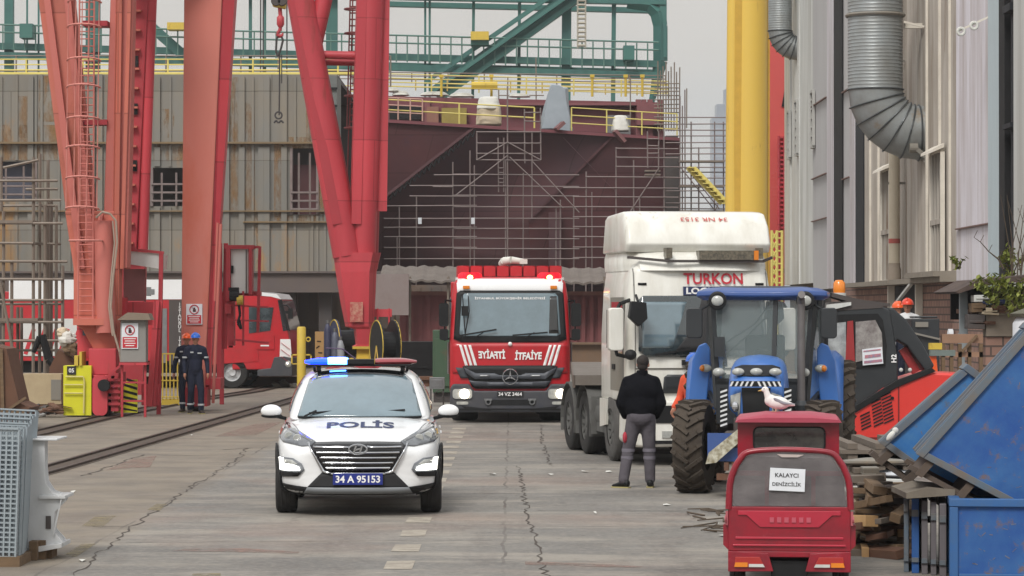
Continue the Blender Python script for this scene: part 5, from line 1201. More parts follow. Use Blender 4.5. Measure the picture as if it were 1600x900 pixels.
t_.links.new(cx_.outputs[0], bt.inputs['Vector']); t_.links.new(bt.outputs[0], b_.inputs['Base Color']); b_.inputs['Roughness'].default_value = .9
q = MB(); q.bx(-.02, .2, wl(yw(1700)), wl(yw(1300)), 0, zb_); q.build('brick_base', brick, bd)
q = MB(); q.bx(-.45, .0, wl(yw(1500)), wl(yw(1338)), zb_ - .02, zb_ + .1); q.bx(-.6, .0, wl(yw(1500)), wl(yw(1452)), zb_ + .1, zb_ + .22); q.build('ledge', mat('ledge_stone', (140, 132, 120), .8), bd)
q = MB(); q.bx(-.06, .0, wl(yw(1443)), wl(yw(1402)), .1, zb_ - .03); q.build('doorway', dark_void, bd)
for px in (1399, 1443):
    y = yw(px); q = MB(); q.bx(-.2, -.03, wl(y) - .07, wl(y) + .07, .0, zb_ - .03); q.build('door_jamb', clad_rib, bd)
q = MB(); q.beam((-.5, wl(yw(1425)), 2.35), (-.4, wl(yw(1450)), 2.95), .08, .06); q.build('stay_bar', clad_pale, bd)
# round cowl of a duct vent on the brick
q = MB(); q.lathe([(0, 0), (.14, 0), (.14, -.1), (.06, -.12), (0, -.12)], (-.05, wl(yw(1492)), 1.75), 'x', 16)
q.build('vent_cap', paper, bd)

# ------------------------------------------------------------------ big duct and small duct
def duct(label, pxc, Y, dia, py_top, py_el, X, er, grooves=True):
    xc = (pxc - 800) * Y / FPX; t = thing('ventilation_duct', label, 'duct', (xc, Y, 0)); r = dia / 2
    ze = CAMH - (py_el - HORY) * Y / FPX; zt = CAMH - (py_top - HORY) * Y / FPX
    q = MB(); prof = []; z = ze; k = 0
    while z < zt:
        prof += [(r, z), (r + .009, z + .02), (r, z + .04), (r, z + .082)]; z += .084
    q.lathe(prof, n=40); q.build('straight_section', duct_m, t, smooth=True)
    nseg = 6; q = MB(); sm = MB(); rings = []
    for i in range(nseg + 1):
        a = math.pi / 2 * i / nseg; c = Vector((er - er * math.cos(a), 0, ze - er * math.sin(a))); nx = Vector((math.cos(a), 0, math.sin(a)))
        rings.append([c + nx * r * math.cos(b) + Vector((0, 1, 0)) * r * math.sin(b) for b in [2 * math.pi * j / 40 for j in range(40)]])
        sm_r = [c + nx * (r + .02) * math.cos(b) + Vector((0, 1, 0)) * (r + .02) * math.sin(b) for b in [2 * math.pi * j / 40 for j in range(41)]]
        for j in range(40): sm.rod(sm_r[j], sm_r[j + 1], .022, n=4, caps=False)
    L_ = X - xc - er
    rings.append([p + Vector((L_ + .2, 0, 0)) for p in rings[-1]])
    q.loft(rings); e_ = q.build('elbow', duct_m, t, smooth=True); sm.build('seam_ring', mat('seam_dark', (92, 96, 98), .5, .5), e_)
    q = MB(); zc = zt - (zt - ze) * .42; q.ring((0, 0, zc), r + .03, .045, 'z', 40, 6); q.build('clamp_band', plate_grey, t)
    return t, xc, ze
dt, dxc, dze = duct('huge galvanised duct elbow curving into the shed wall', 1368, 70, 1.32, -60, 140, XW, 1.05)
q = MB(); q.beam((.7, 0, dze + 1.55), (XW - dxc, 0, dze + 1.55), .16, .12); q.beam((.65, -.3, dze + 1.62), (XW - dxc, -.3, dze + 1.5), .05, .05); q.build('wall_bracket', clad_rib, dt)
q = MB(); q.lathe([(0, -.1), (.12, -.1), (.12, .1), (0, .1)], (.85, -.55, dze - 1.45), 'x', 14); q.beam((.9, -.6, dze - 1.45), (1.5, -.7, dze - 2.0), .1, .1); q.beam((1.1, -.6, dze - 1.75), (2.3, -1.4, dze - 2.5), .07, .07); q.build('strut', plate_grey, dt)
duct('smaller bright duct elbow near the yellow crane leg', 1219, 101, .82, -60, 48, XW - .05, .62)
# cream downpipe
dp = thing('downpipe', 'cream drainage downpipe with a red mark running down the beige cladding', 'pipe', (XW - .3, yw(1416), 0)); 
q = MB(); q.lathe([(.14, 3.3), (.14, 15.4)], n=18); q.build('pipe', pipe_cream, dp, smooth=True)
q = MB(); q.lathe([(.0, 3.0), (.17, 3.0), (.17, 3.35), (.15, 3.4), (.15, 3.5)], n=18); q.build('pipe_boot', mat('boot_grey', (150, 138, 124), .7), dp, smooth=True)
q = MB(); q.lathe([(.147, 4.0), (.147, 4.12)], n=18); q.build('red_mark', mat('faded_red_mark', (176, 92, 84), .7), dp)
q = MB()
for z in (5.5, 8.6, 11.8): q.bx(-.16, .3, -.03, .03, z, z + .06)
q.build('pipe_clip', plate_grey, dp)
q = MB(); yy_ = yw(1411); q.tube([(0, 0, 8.6), (.03, 0, 8.2), (-.05, 0, 7.6), (0, 0, 7.0), (.02, 0, 6.4)], .018, 6); q.ball((-.03, 0, 7.6), .06)
tag(q.build('dangling_cable', black_plastic, loc=(XW - .45, yw(1413), .0)), 'thin black cable dangling between big duct and cream pipe', 'cable')
t = thing('wall_lamp_bracket', 'two small white round insulators on a slanting arm on the lilac cladding', 'bracket', (XW, yw(1556), 0)); y0 = yw(1556)
z_ = CAMH + (HORY - 40) * y0 / FPX
q = MB(); q.beam((0, 0, z_ + .25), (-.75, -.0, z_ - .1), .04, .04); q.build('arm', clad_rib, t)
for a in (-.72, -.45):
    q = MB(); q.ring((a, -.03, z_ - .12 + (a + .72) * .45), .07, .03, 'y', 16, 6); q.build('insulator', tarp_white, t)

# ------------------------------------------------------------------ lean-to, junk, plants in front of the brick wall
Yj = 50.0
def jx(px, Y=Yj): return (px - 800) * Y / FPX
def jz(py, Y=Yj): return CAMH - (py - HORY) * Y / FPX
lt = thing('lean_to_roof', 'dark rotten lean-to roof of plates over junk at the right edge', 'lean-to', (jx(1540), Yj, 0)); jo = jx(1540)
q = MB(); q.prism([(jx(1484) - jo, jz(456)), (jx(1520) - jo, jz(438)), (jx(1700) - jo, jz(420)), (jx(1700) - jo, jz(430)), (jx(1525) - jo, jz(447)), (jx(1490) - jo, jz(459))], 'xz', -.6, 2.0); q.build('roof_sheet', mat('rotten_roof', (62, 50, 48), .9, c2=(96, 82, 74), scale=3, amt=.8), lt)
q = MB(); q.bx(jx(1500) - jo, jx(1512) - jo, 0, .12, jz(545), jz(456)); q.bx(jx(1499) - jo, jx(1509) - jo, .1, .16, 0, jz(520)); q.build('post', mat('zinc_post', (140, 148, 152), .6), lt)
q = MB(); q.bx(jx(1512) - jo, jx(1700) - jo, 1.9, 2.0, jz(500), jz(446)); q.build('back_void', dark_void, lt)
q = MB(); q.bx(jx(1515) - jo, jx(1700) - jo, -.2, 1.5, jz(490), jz(483)); q.build('shelf', rusty, lt)
t = thing('junk_wall', 'low brick and board wall below the lean-to roof', 'wall', (jx(1580), Yj - .4, 0)); ko = jx(1580)
q = MB(); q.bx(jx(1534) - ko, jx(1760) - ko, 0, .3, 0, jz(525)); q.build('brickwork', brick, t)
q = MB(); q.bx(jx(1534) - ko, jx(1760) - ko, -.05, .3, jz(525), jz(492)); q.build('board', mat('grey_board', (134, 124, 112), .9, c2=(112, 100, 88), scale=2), t)
q = MB(); q.bx(jx(1530) - ko, jx(1760) - ko, -.12, .35, jz(492), jz(487)); q.build('coping', mat('coping_stone', (120, 112, 96), .9), t)
rr = random.Random(41)
junk = [(1530, 470, .35, .12, white_sheet, 'flat white box on the shelf under the lean-to'), (1545, 474, .4, .1, mat('blue_lid', (36, 48, 84), .5), 'dark blue lid on the shelf under the lean-to'), (1522, 486, .25, .16, wood_m, 'orange brown timber block on the shelf'), (1540, 490, .3, .12, cream, 'cream sack on the shelf left of the plant'), (1553, 488, .25, .14, rusty, 'rusty tin on the shelf beneath the plant'), (1518, 512, .3, .25, plate_dark, 'dark drum end below the shelf'), (1530, 505, .4, .06, rusty, 'rusty flat bar leaning below the shelf')]
for px, py, w, h, m_, lab in junk:
    q = MB(); q.box((0, 0, h / 2), (w, .35, h), (0, rr.uniform(-.08, .08), 0)); q.box((0, -.18, h * .5), (w * .8, .02, h * .2)); tag(q.build('junk_box', m_, loc=(jx(px), Yj - .35, jz(py) - .02), bevel=.01), lab, 'junk')
def plant(label, px, py, Y, rad, n, seed, stems=5, hang=False):
    r_ = random.Random(seed); t = thing('bush', label, 'plant', W(px, py, Y), 0, 'weeds on the lean-to')
    q = MB(); ends = []
    for i in range(stems):
        a = r_.uniform(-1.2, 1.2); L_ = rad * r_.uniform(.7, 1.3); p0 = Vector((r_.uniform(-.1, .1) * rad, 0, -rad * .9)); p1 = Vector((math.sin(a) * L_ * .5, r_.uniform(-.4, .4) * rad, 0)); p2 = Vector((math.sin(a) * L_, r_.uniform(-.5, .5) * rad, math.cos(a) * L_ * .8))
        q.tube([p0, p1, p2], [.016, .011, .005], 5); ends += [(p0, p1), (p1, p2), (p1, p2)]
    q.build('stem', twig_m, t)
    q = MB()
    for i in range(n):
        a, b = r_.choice(ends); p = a.lerp(b, r_.random()) + Vector((r_.gauss(0, 1), r_.gauss(0, 1), r_.gauss(0, .7))) * rad * .17; s_ = r_.uniform(.035, .075)
        u = Vector((r_.uniform(-1, 1), r_.uniform(-1, 1), r_.uniform(-1, 1))).normalized(); v = u.cross(Vector((r_.random(), r_.random(), 1))).normalized()
        q._add([p - u * s_, p + v * s_ * .45, p + u * s_, p - v * s_ * .45], [(0, 1, 2, 3)])
    q.build('leaves', leaf_m, t)
plant('yellow green leafy weed on the left end of the lean-to roof', 1551, 452, Yj - .9, .30, 300, 1)
plant('larger darker weed at the right edge on the lean-to', 1588, 462, Yj - .9, .36, 420, 2, 8)
plant('small sprig growing up the lilac cladding', 1497, 408, Yj + 3, .16, 60, 3, 3)
plant('thin yellow sprig beside the dark opening', 1578, 412, Yj + 2, .3, 160, 4, 4)
t = thing('dry_branch', 'thin dry twig with few leaves reaching left across the pale cladding', 'branch', W(1568, 418, Yj))
q = MB(); pts = [W(px, py, Yj) - t.location for px, py in ((1568, 420), (1560, 405), (1545, 393), (1532, 378), (1522, 371))]; q.tube(pts, [.02, .015, .01, .008, .004], 5)
for p in pts[1:]: q.tube([p, p + Vector((.06, 0, .12))], .005, 4)
q.build('twig', twig_m, t)
# twiggy right side
q = MB(); rr = random.Random(51)
for i in range(9):
    x = rr.uniform(-.2, .3); q.tube([(x, 0, 0), (x + rr.uniform(-.2, .1), 0, .6), (x + rr.uniform(-.3, .2), 0, 1.3 + rr.random() * .4)], [.014, .01, .004], 5)
tag(q.build('bare_shrub', twig_m, loc=W(1590, 450, Yj + .5)), 'bare upright twigs at the right picture edge', 'shrub')
# white plastic tank
t = thing('white_tank', 'white rounded plastic tank with dark lid at the right edge behind the blue skip', 'tank', (jx(1634, 44), 44, 0))
zt, zb2 = jz(495, 44), .1
q = MB(); q.lathe([(0, zb2), (.5, zb2), (.5, zt - .1), (.44, zt), (0, zt)], n=32); q.build('body', paper, t, smooth=True)
q = MB(); q.lathe([(0, zt), (.52, zt), (.54, zt + .05), (.3, zt + .14), (0, zt + .14)], n=32); q.build('lid', mat('olive_lid', (96, 94, 80), .8), t)
# wooden bench frame / table with holes behind the digger
t = thing('timber_table', 'brown timber frame table standing before the brick wall', 'frame', (jx(1500, 47), 47, 0)); Yt = 47; ko = jx(1500, Yt)
q = MB(); q.bx(jx(1472, Yt) - ko, jx(1536, Yt) - ko, 0, .1, jz(536, Yt), jz(522, Yt)); q.bx(jx(1472, Yt) - ko, jx(1536, Yt) - ko, 0, .1, jz(558, Yt), jz(550, Yt)); q.build('board', mat('table_tan', (148, 116, 94), .8, c2=(120, 94, 78), scale=3), t)
for px in (1474, 1487, 1500, 1515, 1533):
    q = MB(); q.bx(jx(px, Yt) - ko - .03, jx(px, Yt) - ko + .03, .0, .09, 0, jz(537, Yt)); q.build('leg', wood_m, t)
q = MB(); q.beam((jx(1502, Yt) - ko, -.03, jz(550, Yt)), (jx(1526, Yt) - ko, -.03, jz(524, Yt)), .06, .04); q.build('brace', wood_m, t)
# dark machine (black box) left of the brick
t = thing('black_machine', 'black boxy machine with pale top edge between digger and brick wall', 'machine', (jx(1445, 47), 47, 0)); ko = jx(1445, 47)
q = MB(); q.bx(jx(1424, 47) - ko, jx(1468, 47) - ko, 0, .8, .3, jz(498, 47)); q.bx(jx(1430, 47) - ko, jx(1466, 47) - ko, .05, .7, jz(497, 47), jz(494, 47)); q.build('case', digger_black, t, bevel=.02)
q = MB(); q.bx(jx(1430, 47) - ko, jx(1450, 47) - ko, -.03, -.003, jz(511, 47), jz(503, 47)); q.beam((jx(1425, 47) - ko, -.05, jz(520, 47)), (jx(1468, 47) - ko, -.05, jz(530, 47)), .03, .03); q.build('trim_strip', plate_grey, t)
q = MB(); q.bx(-.35, .35, .1, .7, 0, .3); q.build('skid', plate_dark, t)
t = thing('orange_gantry_frame', 'yellow and grey beam on an orange post behind the digger', 'frame', (jx(1460, 46), 46, 0)); ko = jx(1460, 46)
q = MB(); q.bx(jx(1452, 46) - ko, jx(1472, 46) - ko, 0, .12, jz(546, 46), jz(536, 46)); q.build('yellow_block', safety_yellow, t)
q = MB(); q.bx(jx(1453, 46) - ko, jx(1492, 46) - ko, -.05, .1, jz(556, 46), jz(547, 46)); q.build('grey_beam', mat('greygreen', (112, 124, 120), .7), t)
q = MB(); q.beam((jx(1461, 46) - ko, .05, jz(590, 46)), (jx(1458, 46) - ko, .05, jz(556, 46)), .1, .1); q.bx(jx(1457, 46) - ko, jx(1465, 46) - ko, 0, .12, 0, jz(590, 46)); q.build('post', helmet_orange, t)
# ------------------------------------------------------------------ vehicles
def wheel(parent, x, y, r, w, tyre=tyre_m, rim=silver, side=1, spokes=5, rimr=.62, name='wheel', lugs=False, wheelz=None, rz=0):
    """side = +1: outer face towards +x"""
    z = wheelz if wheelz is not None else r
    t = MB(); t.lathe([(r * rimr, -w / 2), (r * .9, -w / 2), (r * .97, -w * .44), (r, -w * .36), (r, w * .36), (r * .97, w * .44), (r * .9, w / 2), (r * rimr, w / 2)], n=36, axis='x')
    for k in (-.2, 0, .2): t.ring((k * w, 0, 0), r * .995, .008, 'x', 36, 4)
    o = t.build(name, tyre, parent, smooth=True, loc=(x, y, z)); o.rotation_euler = (0, 0, rz)
    q = MB(); q.lathe([(0, -w * .3), (r * rimr, -w * .3), (r * rimr, w * .46 * side), (r * rimr * .93, w * .46 * side), (r * rimr * .88, w * .2 * side), (r * .2, w * .22 * side), (r * .16, w * .38 * side), (0, w * .38 * side)], n=30, axis='x')
    for k in range(spokes):
        a = 2 * math.pi * k / spokes; q.beam((w * .3 * side, r * .15 * math.cos(a), r * .15 * math.sin(a)), (w * .38 * side, r * rimr * .92 * math.cos(a), r * rimr * .92 * math.sin(a)), r * .14, .03, up=(1, 0, 0))
    q.build('rim', rim, o)
    return o

def police_car():
    t = thing('police_car', 'white police car with a lit blue roof light driving towards the viewer', 'police car', (0, 0, 0))
    ST = [ # y, halfwidth, z bottom, z belt, z top
        (0.00, .62, .30, .66, .78), (.05, .74, .26, .72, .84), (.20, .86, .23, .80, .90), (.50, .915, .22, .90, .975), (.88, .935, .22, .95, 1.03),
        (1.25, .935, .22, .98, 1.085), (1.7, .93, .22, 1.0, 1.09), (2.6, .93, .22, 1.02, 1.09), (3.5, .935, .22, 1.02, 1.09), (4.1, .92, .26, 1.0, 1.07), (4.38, .86, .32, .95, 1.0), (4.46, .72, .38, .85, .92)]
    rings = []
    for y, w, zb, zs, zt in ST:
        half = [(0, zb), (w * .55, zb), (w * .93, zb + .03), (w, zb + .14), (w * 1.0, (zb + zs) / 2), (w * .985, zs - .04), (w * .93, zs + .02), (w * .62, zt - .012), (w * .3, zt), (0, zt)]
        ring = half + [(-x, z) for x, z in reversed(half[1:-1])]
        f = max(0, 1 - y / 1.4)
        rr_ = []
        for x, z in ring:
            yy = y + f * .30 * (abs(x) / .93) ** 2.6 + (f * .10 * max(0, (.55 - z)) if y < .3 else 0) + (max(0, z - .75) * .35 * f if y < .3 else 0)
            rr_.append(Vector((x, yy, z)))
        rings.append(rr_)
    q = MB(); q.loft(rings); body = q.build('body', white_paint, t, sub=2)
    bake(body); B = bvh_of(body)
    # greenhouse
    GH = [(1.18, .80, 1.03, .74, 1.05), (1.35, .82, 1.03, .72, 1.16), (1.72, .84, 1.03, .67, 1.41), (2.02, .85, 1.03, .62, 1.565), (2.25, .85, 1.03, .60, 1.612), (2.8, .85, 1.03, .60, 1.64), (3.5, .85, 1.03, .59, 1.625), (3.95, .83, 1.03, .57, 1.58), (4.15, .80, 1.03, .60, 1.42), (4.33, .76, 1.0, .68, 1.12)]
    rings = []
    for y, wb, zb, wt, zt in GH:
        half = [(0, zb), (wb, zb), (wb * .99, zb + (zt - zb) * .3), (wb * .5 + wt * .5, zb + (zt - zb) * .75), (wt, zb + (zt - zb) * .955), (wt * .75, zt), (0, zt + .012)]
        ring = half + [(-x, z) for x, z in reversed(half[1:-1])]
        rings.append([Vector((x, y + .22 * (abs(x) / .8) ** 2 * (1 if y < 2.3 else 0), z)) for x, z in ring])
    q = MB(); q.loft(rings); roof = q.build('roof', white_paint, t, sub=2); bake(roof); BR = bvh_of(roof, body)
    BRo = bvh_of(roof)
    # wheel arches cut through the body
    for y in (.90, 3.57):
        cut = MB(); cut.lathe([(0, -1.2), (.40, -1.2), (.40, 1.2), (0, 1.2)], (0, y, .33), 'x', 40); co = cut.build('cut', None)
        md = body.modifiers.new('b', 'BOOLEAN'); md.object = co; md.operation = 'DIFFERENCE'; md.solver = 'EXACT'
        # keep an inner core so that the arch is closed towards the middle of the car
        bpy.context.view_layer.update(); bake(body); bpy.data.objects.remove(co)
        q = MB(); q.bx(-.62, .62, y - .42, y + .42, .3, .8); q.build('wheel_housing', black_plastic, t)
    for p in body.data.polygons: p.use_smooth = True
    for x, s_ in ((-.815, -1), (.815, 1)):
        for y in (.90, 3.57): wheel(t, x, y, .345, .235, side=s_)
    # black lower cladding and arches
    low = [(-.93, .20), (-.93, .385), (-.80, .40), (-.62, .375), (-.50, .47), (-.40, .515), (.40, .515), (.50, .47), (.62, .375), (.80, .40), (.93, .385), (.93, .20)]
    low = [(-.93, .2), (-.93, .375), (-.66, .345), (-.56, .335), (.56, .335), (.66, .345), (.93, .375), (.93, .2)]
    drape(B, low, 'front', 'lower_bumper', black_plastic, t, .010)
    drape(B, [(-.56, .335), (-.40, .50), (.40, .50), (.56, .335)], 'front', 'air_intake', mat('mesh_black', (22, 22, 25), .7), t, .012)
    drape(B, [(-.60, .27), (-.56, .335), (.56, .335), (.60, .27)], 'front', 'skid_plate', grey_skid, t, .026, solid=.015)
    for s_ in (-1, 1):
        pts = [(y, z) for y, z in [(.50, .24)] + [(.90 - .47 * math.cos(R(a)), .33 + .47 * math.sin(R(a))) for a in range(10, 171, 16)] + [(1.34, .24), (1.28, .24)] + [(.90 + .40 * math.cos(R(a)), .33 + .40 * math.sin(R(a))) for a in range(10, 171, 16)] + [(.54, .24)]]
        drape(B, [pts], 'left' if s_ < 0 else 'right', 'arch_trim', black_plastic, t, .008, solid=.02)
        drape(B, [(1.34, .22), (1.36, .38), (3.12, .38), (3.14, .22)], 'left' if s_ < 0 else 'right', 'side_cladding', black_plastic, t, .01, solid=.02)
    # grille
    gr = [(-.53, .80), (-.53, .835), (-.22, .845), (.22, .845), (.53, .835), (.53, .80), (.37, .525), (.30, .50), (-.30, .50), (-.37, .525)]
    g_o = drape(B, gr, 'front', 'grille', black_gloss, t, .006)
    for k in range(5):
        z = .785 - .058 * k; w = .49 - .034 * k - (.0 if k else 0)
        if k: drape(B, [(-w, z - .008), (-w, z + .010), (w, z + .010), (w, z - .008)], 'front', 'grille_slat', chrome, g_o, .022, solid=.014)
        else:
            for s_ in (-1, 1): drape(B, [(s_ * .10, z - .008), (s_ * .10, z + .010), (s_ * w, z + .010), (s_ * w, z - .008)], 'front', 'grille_slat', chrome, g_o, .022, solid=.014)
    for s_ in (-1, 1):
        drape(B, [(s_ * .53, .835), (s_ * .56, .83), (s_ * .395, .505), (s_ * .30, .475), (s_ * .30, .50), (s_ * .37, .525), (s_ * .53, .80)], 'front', 'grille_frame', chrome, g_o, .02, solid=.014)
    drape(B, [(-.30, .475), (-.30, .50), (.30, .50), (.30, .475)], 'front', 'grille_frame', chrome, g_o, .02, solid=.014)
    # oval emblem with a slanted letter
    em = MB(); c = _cast(B, 0, .765, 'front', .035)
    n = 28; vs = []
    for i in range(n):
        a = 2 * math.pi * i / n
        for j in range(6):
            b = 2 * math.pi * j / 6; vs.append(c + Vector(((.098 + .011 * math.cos(b)) * math.cos(a), .008 * math.sin(b), (.052 + .011 * math.cos(b)) * math.sin(a))))
    em._add(vs, [(i * 6 + j, ((i + 1) % n) * 6 + j, ((i + 1) % n) * 6 + (j + 1) % 6, i * 6 + (j + 1) % 6) for i in range(n) for j in range(6)])
    for a_, b_ in (((-.045, -.035), (-.02, .04)), ((.02, -.04), (.045, .035)), ((-.035, -.008), (.035, .012))): em.beam(c + Vector((a_[0], -.004, a_[1])), c + Vector((b_[0], -.004, b_[1])), .018, .02, up=(0, 1, 0))
    em.build('emblem', chrome, t)
    for s_ in (-1, 1):
        hl = [(s_ * .88, 1.005), (s_ * .80, 1.01), (s_ * .70, .965), (s_ * .47, .845), (s_ * .52, .80), (s_ * .62, .79), (s_ * .84, .825), (s_ * .895, .87)]
        h_o = drape(B, hl, 'front', 'headlight', lens_dark, t, .010)
        for (cx, cz) in ((.78, .895), (.68, .875)):
            c = _cast(B, s_ * cx, cz, 'front', .028)
            q = MB(); q.lathe([(0, -.012), (.042, -.012), (.048, 0), (0, 0)], c, 'y', 16); q.build('projector_lens', lens_clear, h_o)
        drape(B, [(s_ * .885, .99), (s_ * .885, 1.0), (s_ * .50, .86), (s_ * .52, .845)], 'front', 'chrome_brow', silver, h_o, .024, solid=.006)
        fr = [(s_ * .90, .665), (s_ * .72, .66), (s_ * .62, .60), (s_ * .59, .53), (s_ * .64, .47), (s_ * .88, .45), (s_ * .905, .55)]
        f_o = drape(B, fr, 'front', 'lamp_recess', chrome if False else mat('recess_grey', (120, 124, 130), .3), t, .008)
        drl = [(s_ * .895, .655), (s_ * .84, .655), (s_ * .83, .59), (s_ * .72, .585), (s_ * .655, .56), (s_ * .64, .525), (s_ * .88, .515), (s_ * .90, .54)]
        drape(B, drl, 'front', 'running_light', lamp_white, f_o, .024)
        drape(B, [(s_ * .82, .645), (s_ * .73, .64), (s_ * .66, .59), (s_ * .80, .60)], 'front', 'inner_housing', lens_clear, f_o, .02)
        drape(B, [(s_ * .88, .500), (s_ * .63, .505), (s_ * .66, .455), (s_ * .85, .44)], 'front', 'fog_slot', black_plastic, f_o, .022)
    # plate and lettering
    c = _cast(B, 0, .43, 'front', .05)
    q = MB(); q.bx(-.275, .275, c.y - .012, c.y + .03, .365, .495); p_o = q.build('number_plate', plate_blue, t, bevel=.004)
    lettering('34 A 95153', .082, None, text_white, p_o, plane=((0, c.y - .015, .43), (1, 0, 0), (0, 0, 1)), width=.49, bold=.025)
    # hood lettering laid on the bonnet, readable from ahead
    vs, fs, w, h = text2d('POL\u0130S', .44, bold=.03); q = MB()
    me = bpy.data.meshes.new('lettering'); pts = []
    for x, y in vs: pts.append(_cast(B, .02 + x * .76 / w, .80 + y, 'top', .006) or Vector((x, .80 + y, 1)))
    me.from_pydata([tuple(p) for p in pts], [], fs); me.materials.append(text_navy); lo = bpy.data.objects.new('lettering', me); COL.objects.link(lo); lo.parent = t
    # bonnet shut lines
    for s_ in (-1, 1): drape(B, [(s_ * .60, .22), (s_ * .608, .22), (s_ * .77, 1.2), (s_ * .76, 1.2)], 'top', 'bonnet_gap', mat('gap_grey', (120, 122, 126), .6), t, .003, solid=0)
    # windscreen, roof glass, side glass
    drape(BRo, [(-.715, 1.085), (-.60, 1.50), (-.52, 1.565), (.52, 1.565), (.60, 1.50), (.715, 1.085)], 'front', 'windscreen', glass_pale, t, .006, solid=.004)
    drape(BRo, [(-.70, 1.06), (-.715, 1.085), (.715, 1.085), (.70, 1.06)], 'front', 'cowl', black_plastic, t, .008)
    drape(BRo, [(-.50, 2.06), (-.53, 2.3), (-.53, 3.3), (.53, 3.3), (.53, 2.3), (.50, 2.06)], 'top', 'roof_glass', glass_black, t, .006, solid=.004)
    q = MB(); q.bx(-.06, .06, 1.94, 1.98, 1.44, 1.50); q.build('mirror_inside', silver, t)
    for s_ in (-1, 1):
        sd_ = 'left' if s_ < 0 else 'right'
        drape(BRo, [(1.75, 1.11), (2.15, 1.46), (2.45, 1.53), (2.62, 1.54), (2.62, 1.11)], sd_, 'front_window', glass_dark, t, .006, solid=.004)
        drape(BRo, [(2.70, 1.11), (2.70, 1.54), (3.2, 1.53), (3.7, 1.42), (3.85, 1.28), (3.75, 1.13)], sd_, 'rear_window', glass_dark, t, .006, solid=.004)
        q = MB(); q.tube([(s_ * .545, 2.35, 1.60), (s_ * .555, 2.5, 1.665), (s_ * .56, 3.3, 1.68), (s_ * .545, 3.75, 1.61)], .018, 8); q.build('roof_rail', black_plastic, t, smooth=True)
        q = MB(); q.ball((s_ * 1.025, 1.62, 1.14), (.122, .07, .078), 18, 12)
        for v in q.bm.verts:
            if v.co.z < 1.09: v.co.z = 1.09 + (v.co.z - 1.09) * .3
        m_o = q.build('wing_mirror', white_paint, t, smooth='all')
        q = MB(); q.ball((s_ * 1.02, 1.635, 1.085), (.125, .07, .03), 16, 8); q.beam((s_ * .86, 1.68, 1.05), (s_ * .97, 1.64, 1.08), .05, .04); q.build('mirror_base', black_plastic, m_o, smooth='all')
        q = MB(); q.bx(s_ * .93, s_ * .952, 2.0, 2.15, .86, .89); q.bx(s_ * .93, s_ * .952, 3.0, 3.15, .88, .91); q.build('door_handle', white_paint, t, bevel=.004)
        drape(bvh_of(body), [[(1.62, .42), (1.63, .42), (1.63, 1.0), (1.62, 1.0)], [(2.66, .42), (2.67, .42), (2.67, 1.0), (2.66, 1.0)]], sd_, 'door_gap', black_plastic, t, .002, solid=0)
        q = MB(); q.tube([(s_ * .05 + .28 * s_ - .3, 1.30, 1.09), (s_ * .1 + .3 * s_ - .1, 1.42, 1.15)], .012, 5); q.beam((s_ * .30 - .28, 1.36, 1.125), (s_ * .30 + .22, 1.42, 1.16), .02, .02); q.build('wiper', black_plastic, t)
    # light bar
    lbz = 1.70
    l_o = MB(); l_o.bx(-.60, .60, 2.18, 2.42, lbz - .045, lbz - .02); l_o.bx(-.16, .16, 2.16, 2.44, lbz - .02, lbz + .04)
    for s_ in (-1, 1): l_o.bx(s_ * .47, s_ * .52, 2.2, 2.4, 1.60, lbz - .04)
    lbar = l_o.build('light_bar', black_plastic, t, bevel=.006)
    def lens(x0, x1, m, nm, r=.048, ry=.14):
        q = MB(); rings = []
        for i in range(9):
            f = i / 8; x = x0 + (x1 - x0) * f; k = 1 - .0 if .1 < f < .9 else .82
            if abs(x) > .5: k *= max(.35, 1 - (abs(x) - .5) * 3.6)
            rings.append([Vector((x, 2.30 + ry * k * math.cos(a) + (abs(x) ** 2) * .18, lbz + .008 + r * k * math.sin(a))) for a in [2 * math.pi * j / 14 for j in range(14)]])
        q.loft(rings); return q.build(nm, m, lbar, smooth=True)
    lens(-.66, -.17, lamp_blue, 'blue_lens'); lens(.17, .66, lamp_red_dull, 'red_lens')
    lens(-.40, -.15, lamp_blue_core, 'flashing_lamp', .056, .155)
    q = MB(); q.bx(-.55, -.30, 4.3, 4.46, .3, .36); q.build('exhaust', silver, t)
    return t
car = police_car()
car.location = ((560 - 800) * 32.5 / FPX, 32.40, 0)
car.rotation_euler = (0, 0, R(2.2)); car.scale = (1.02, 1, 1)
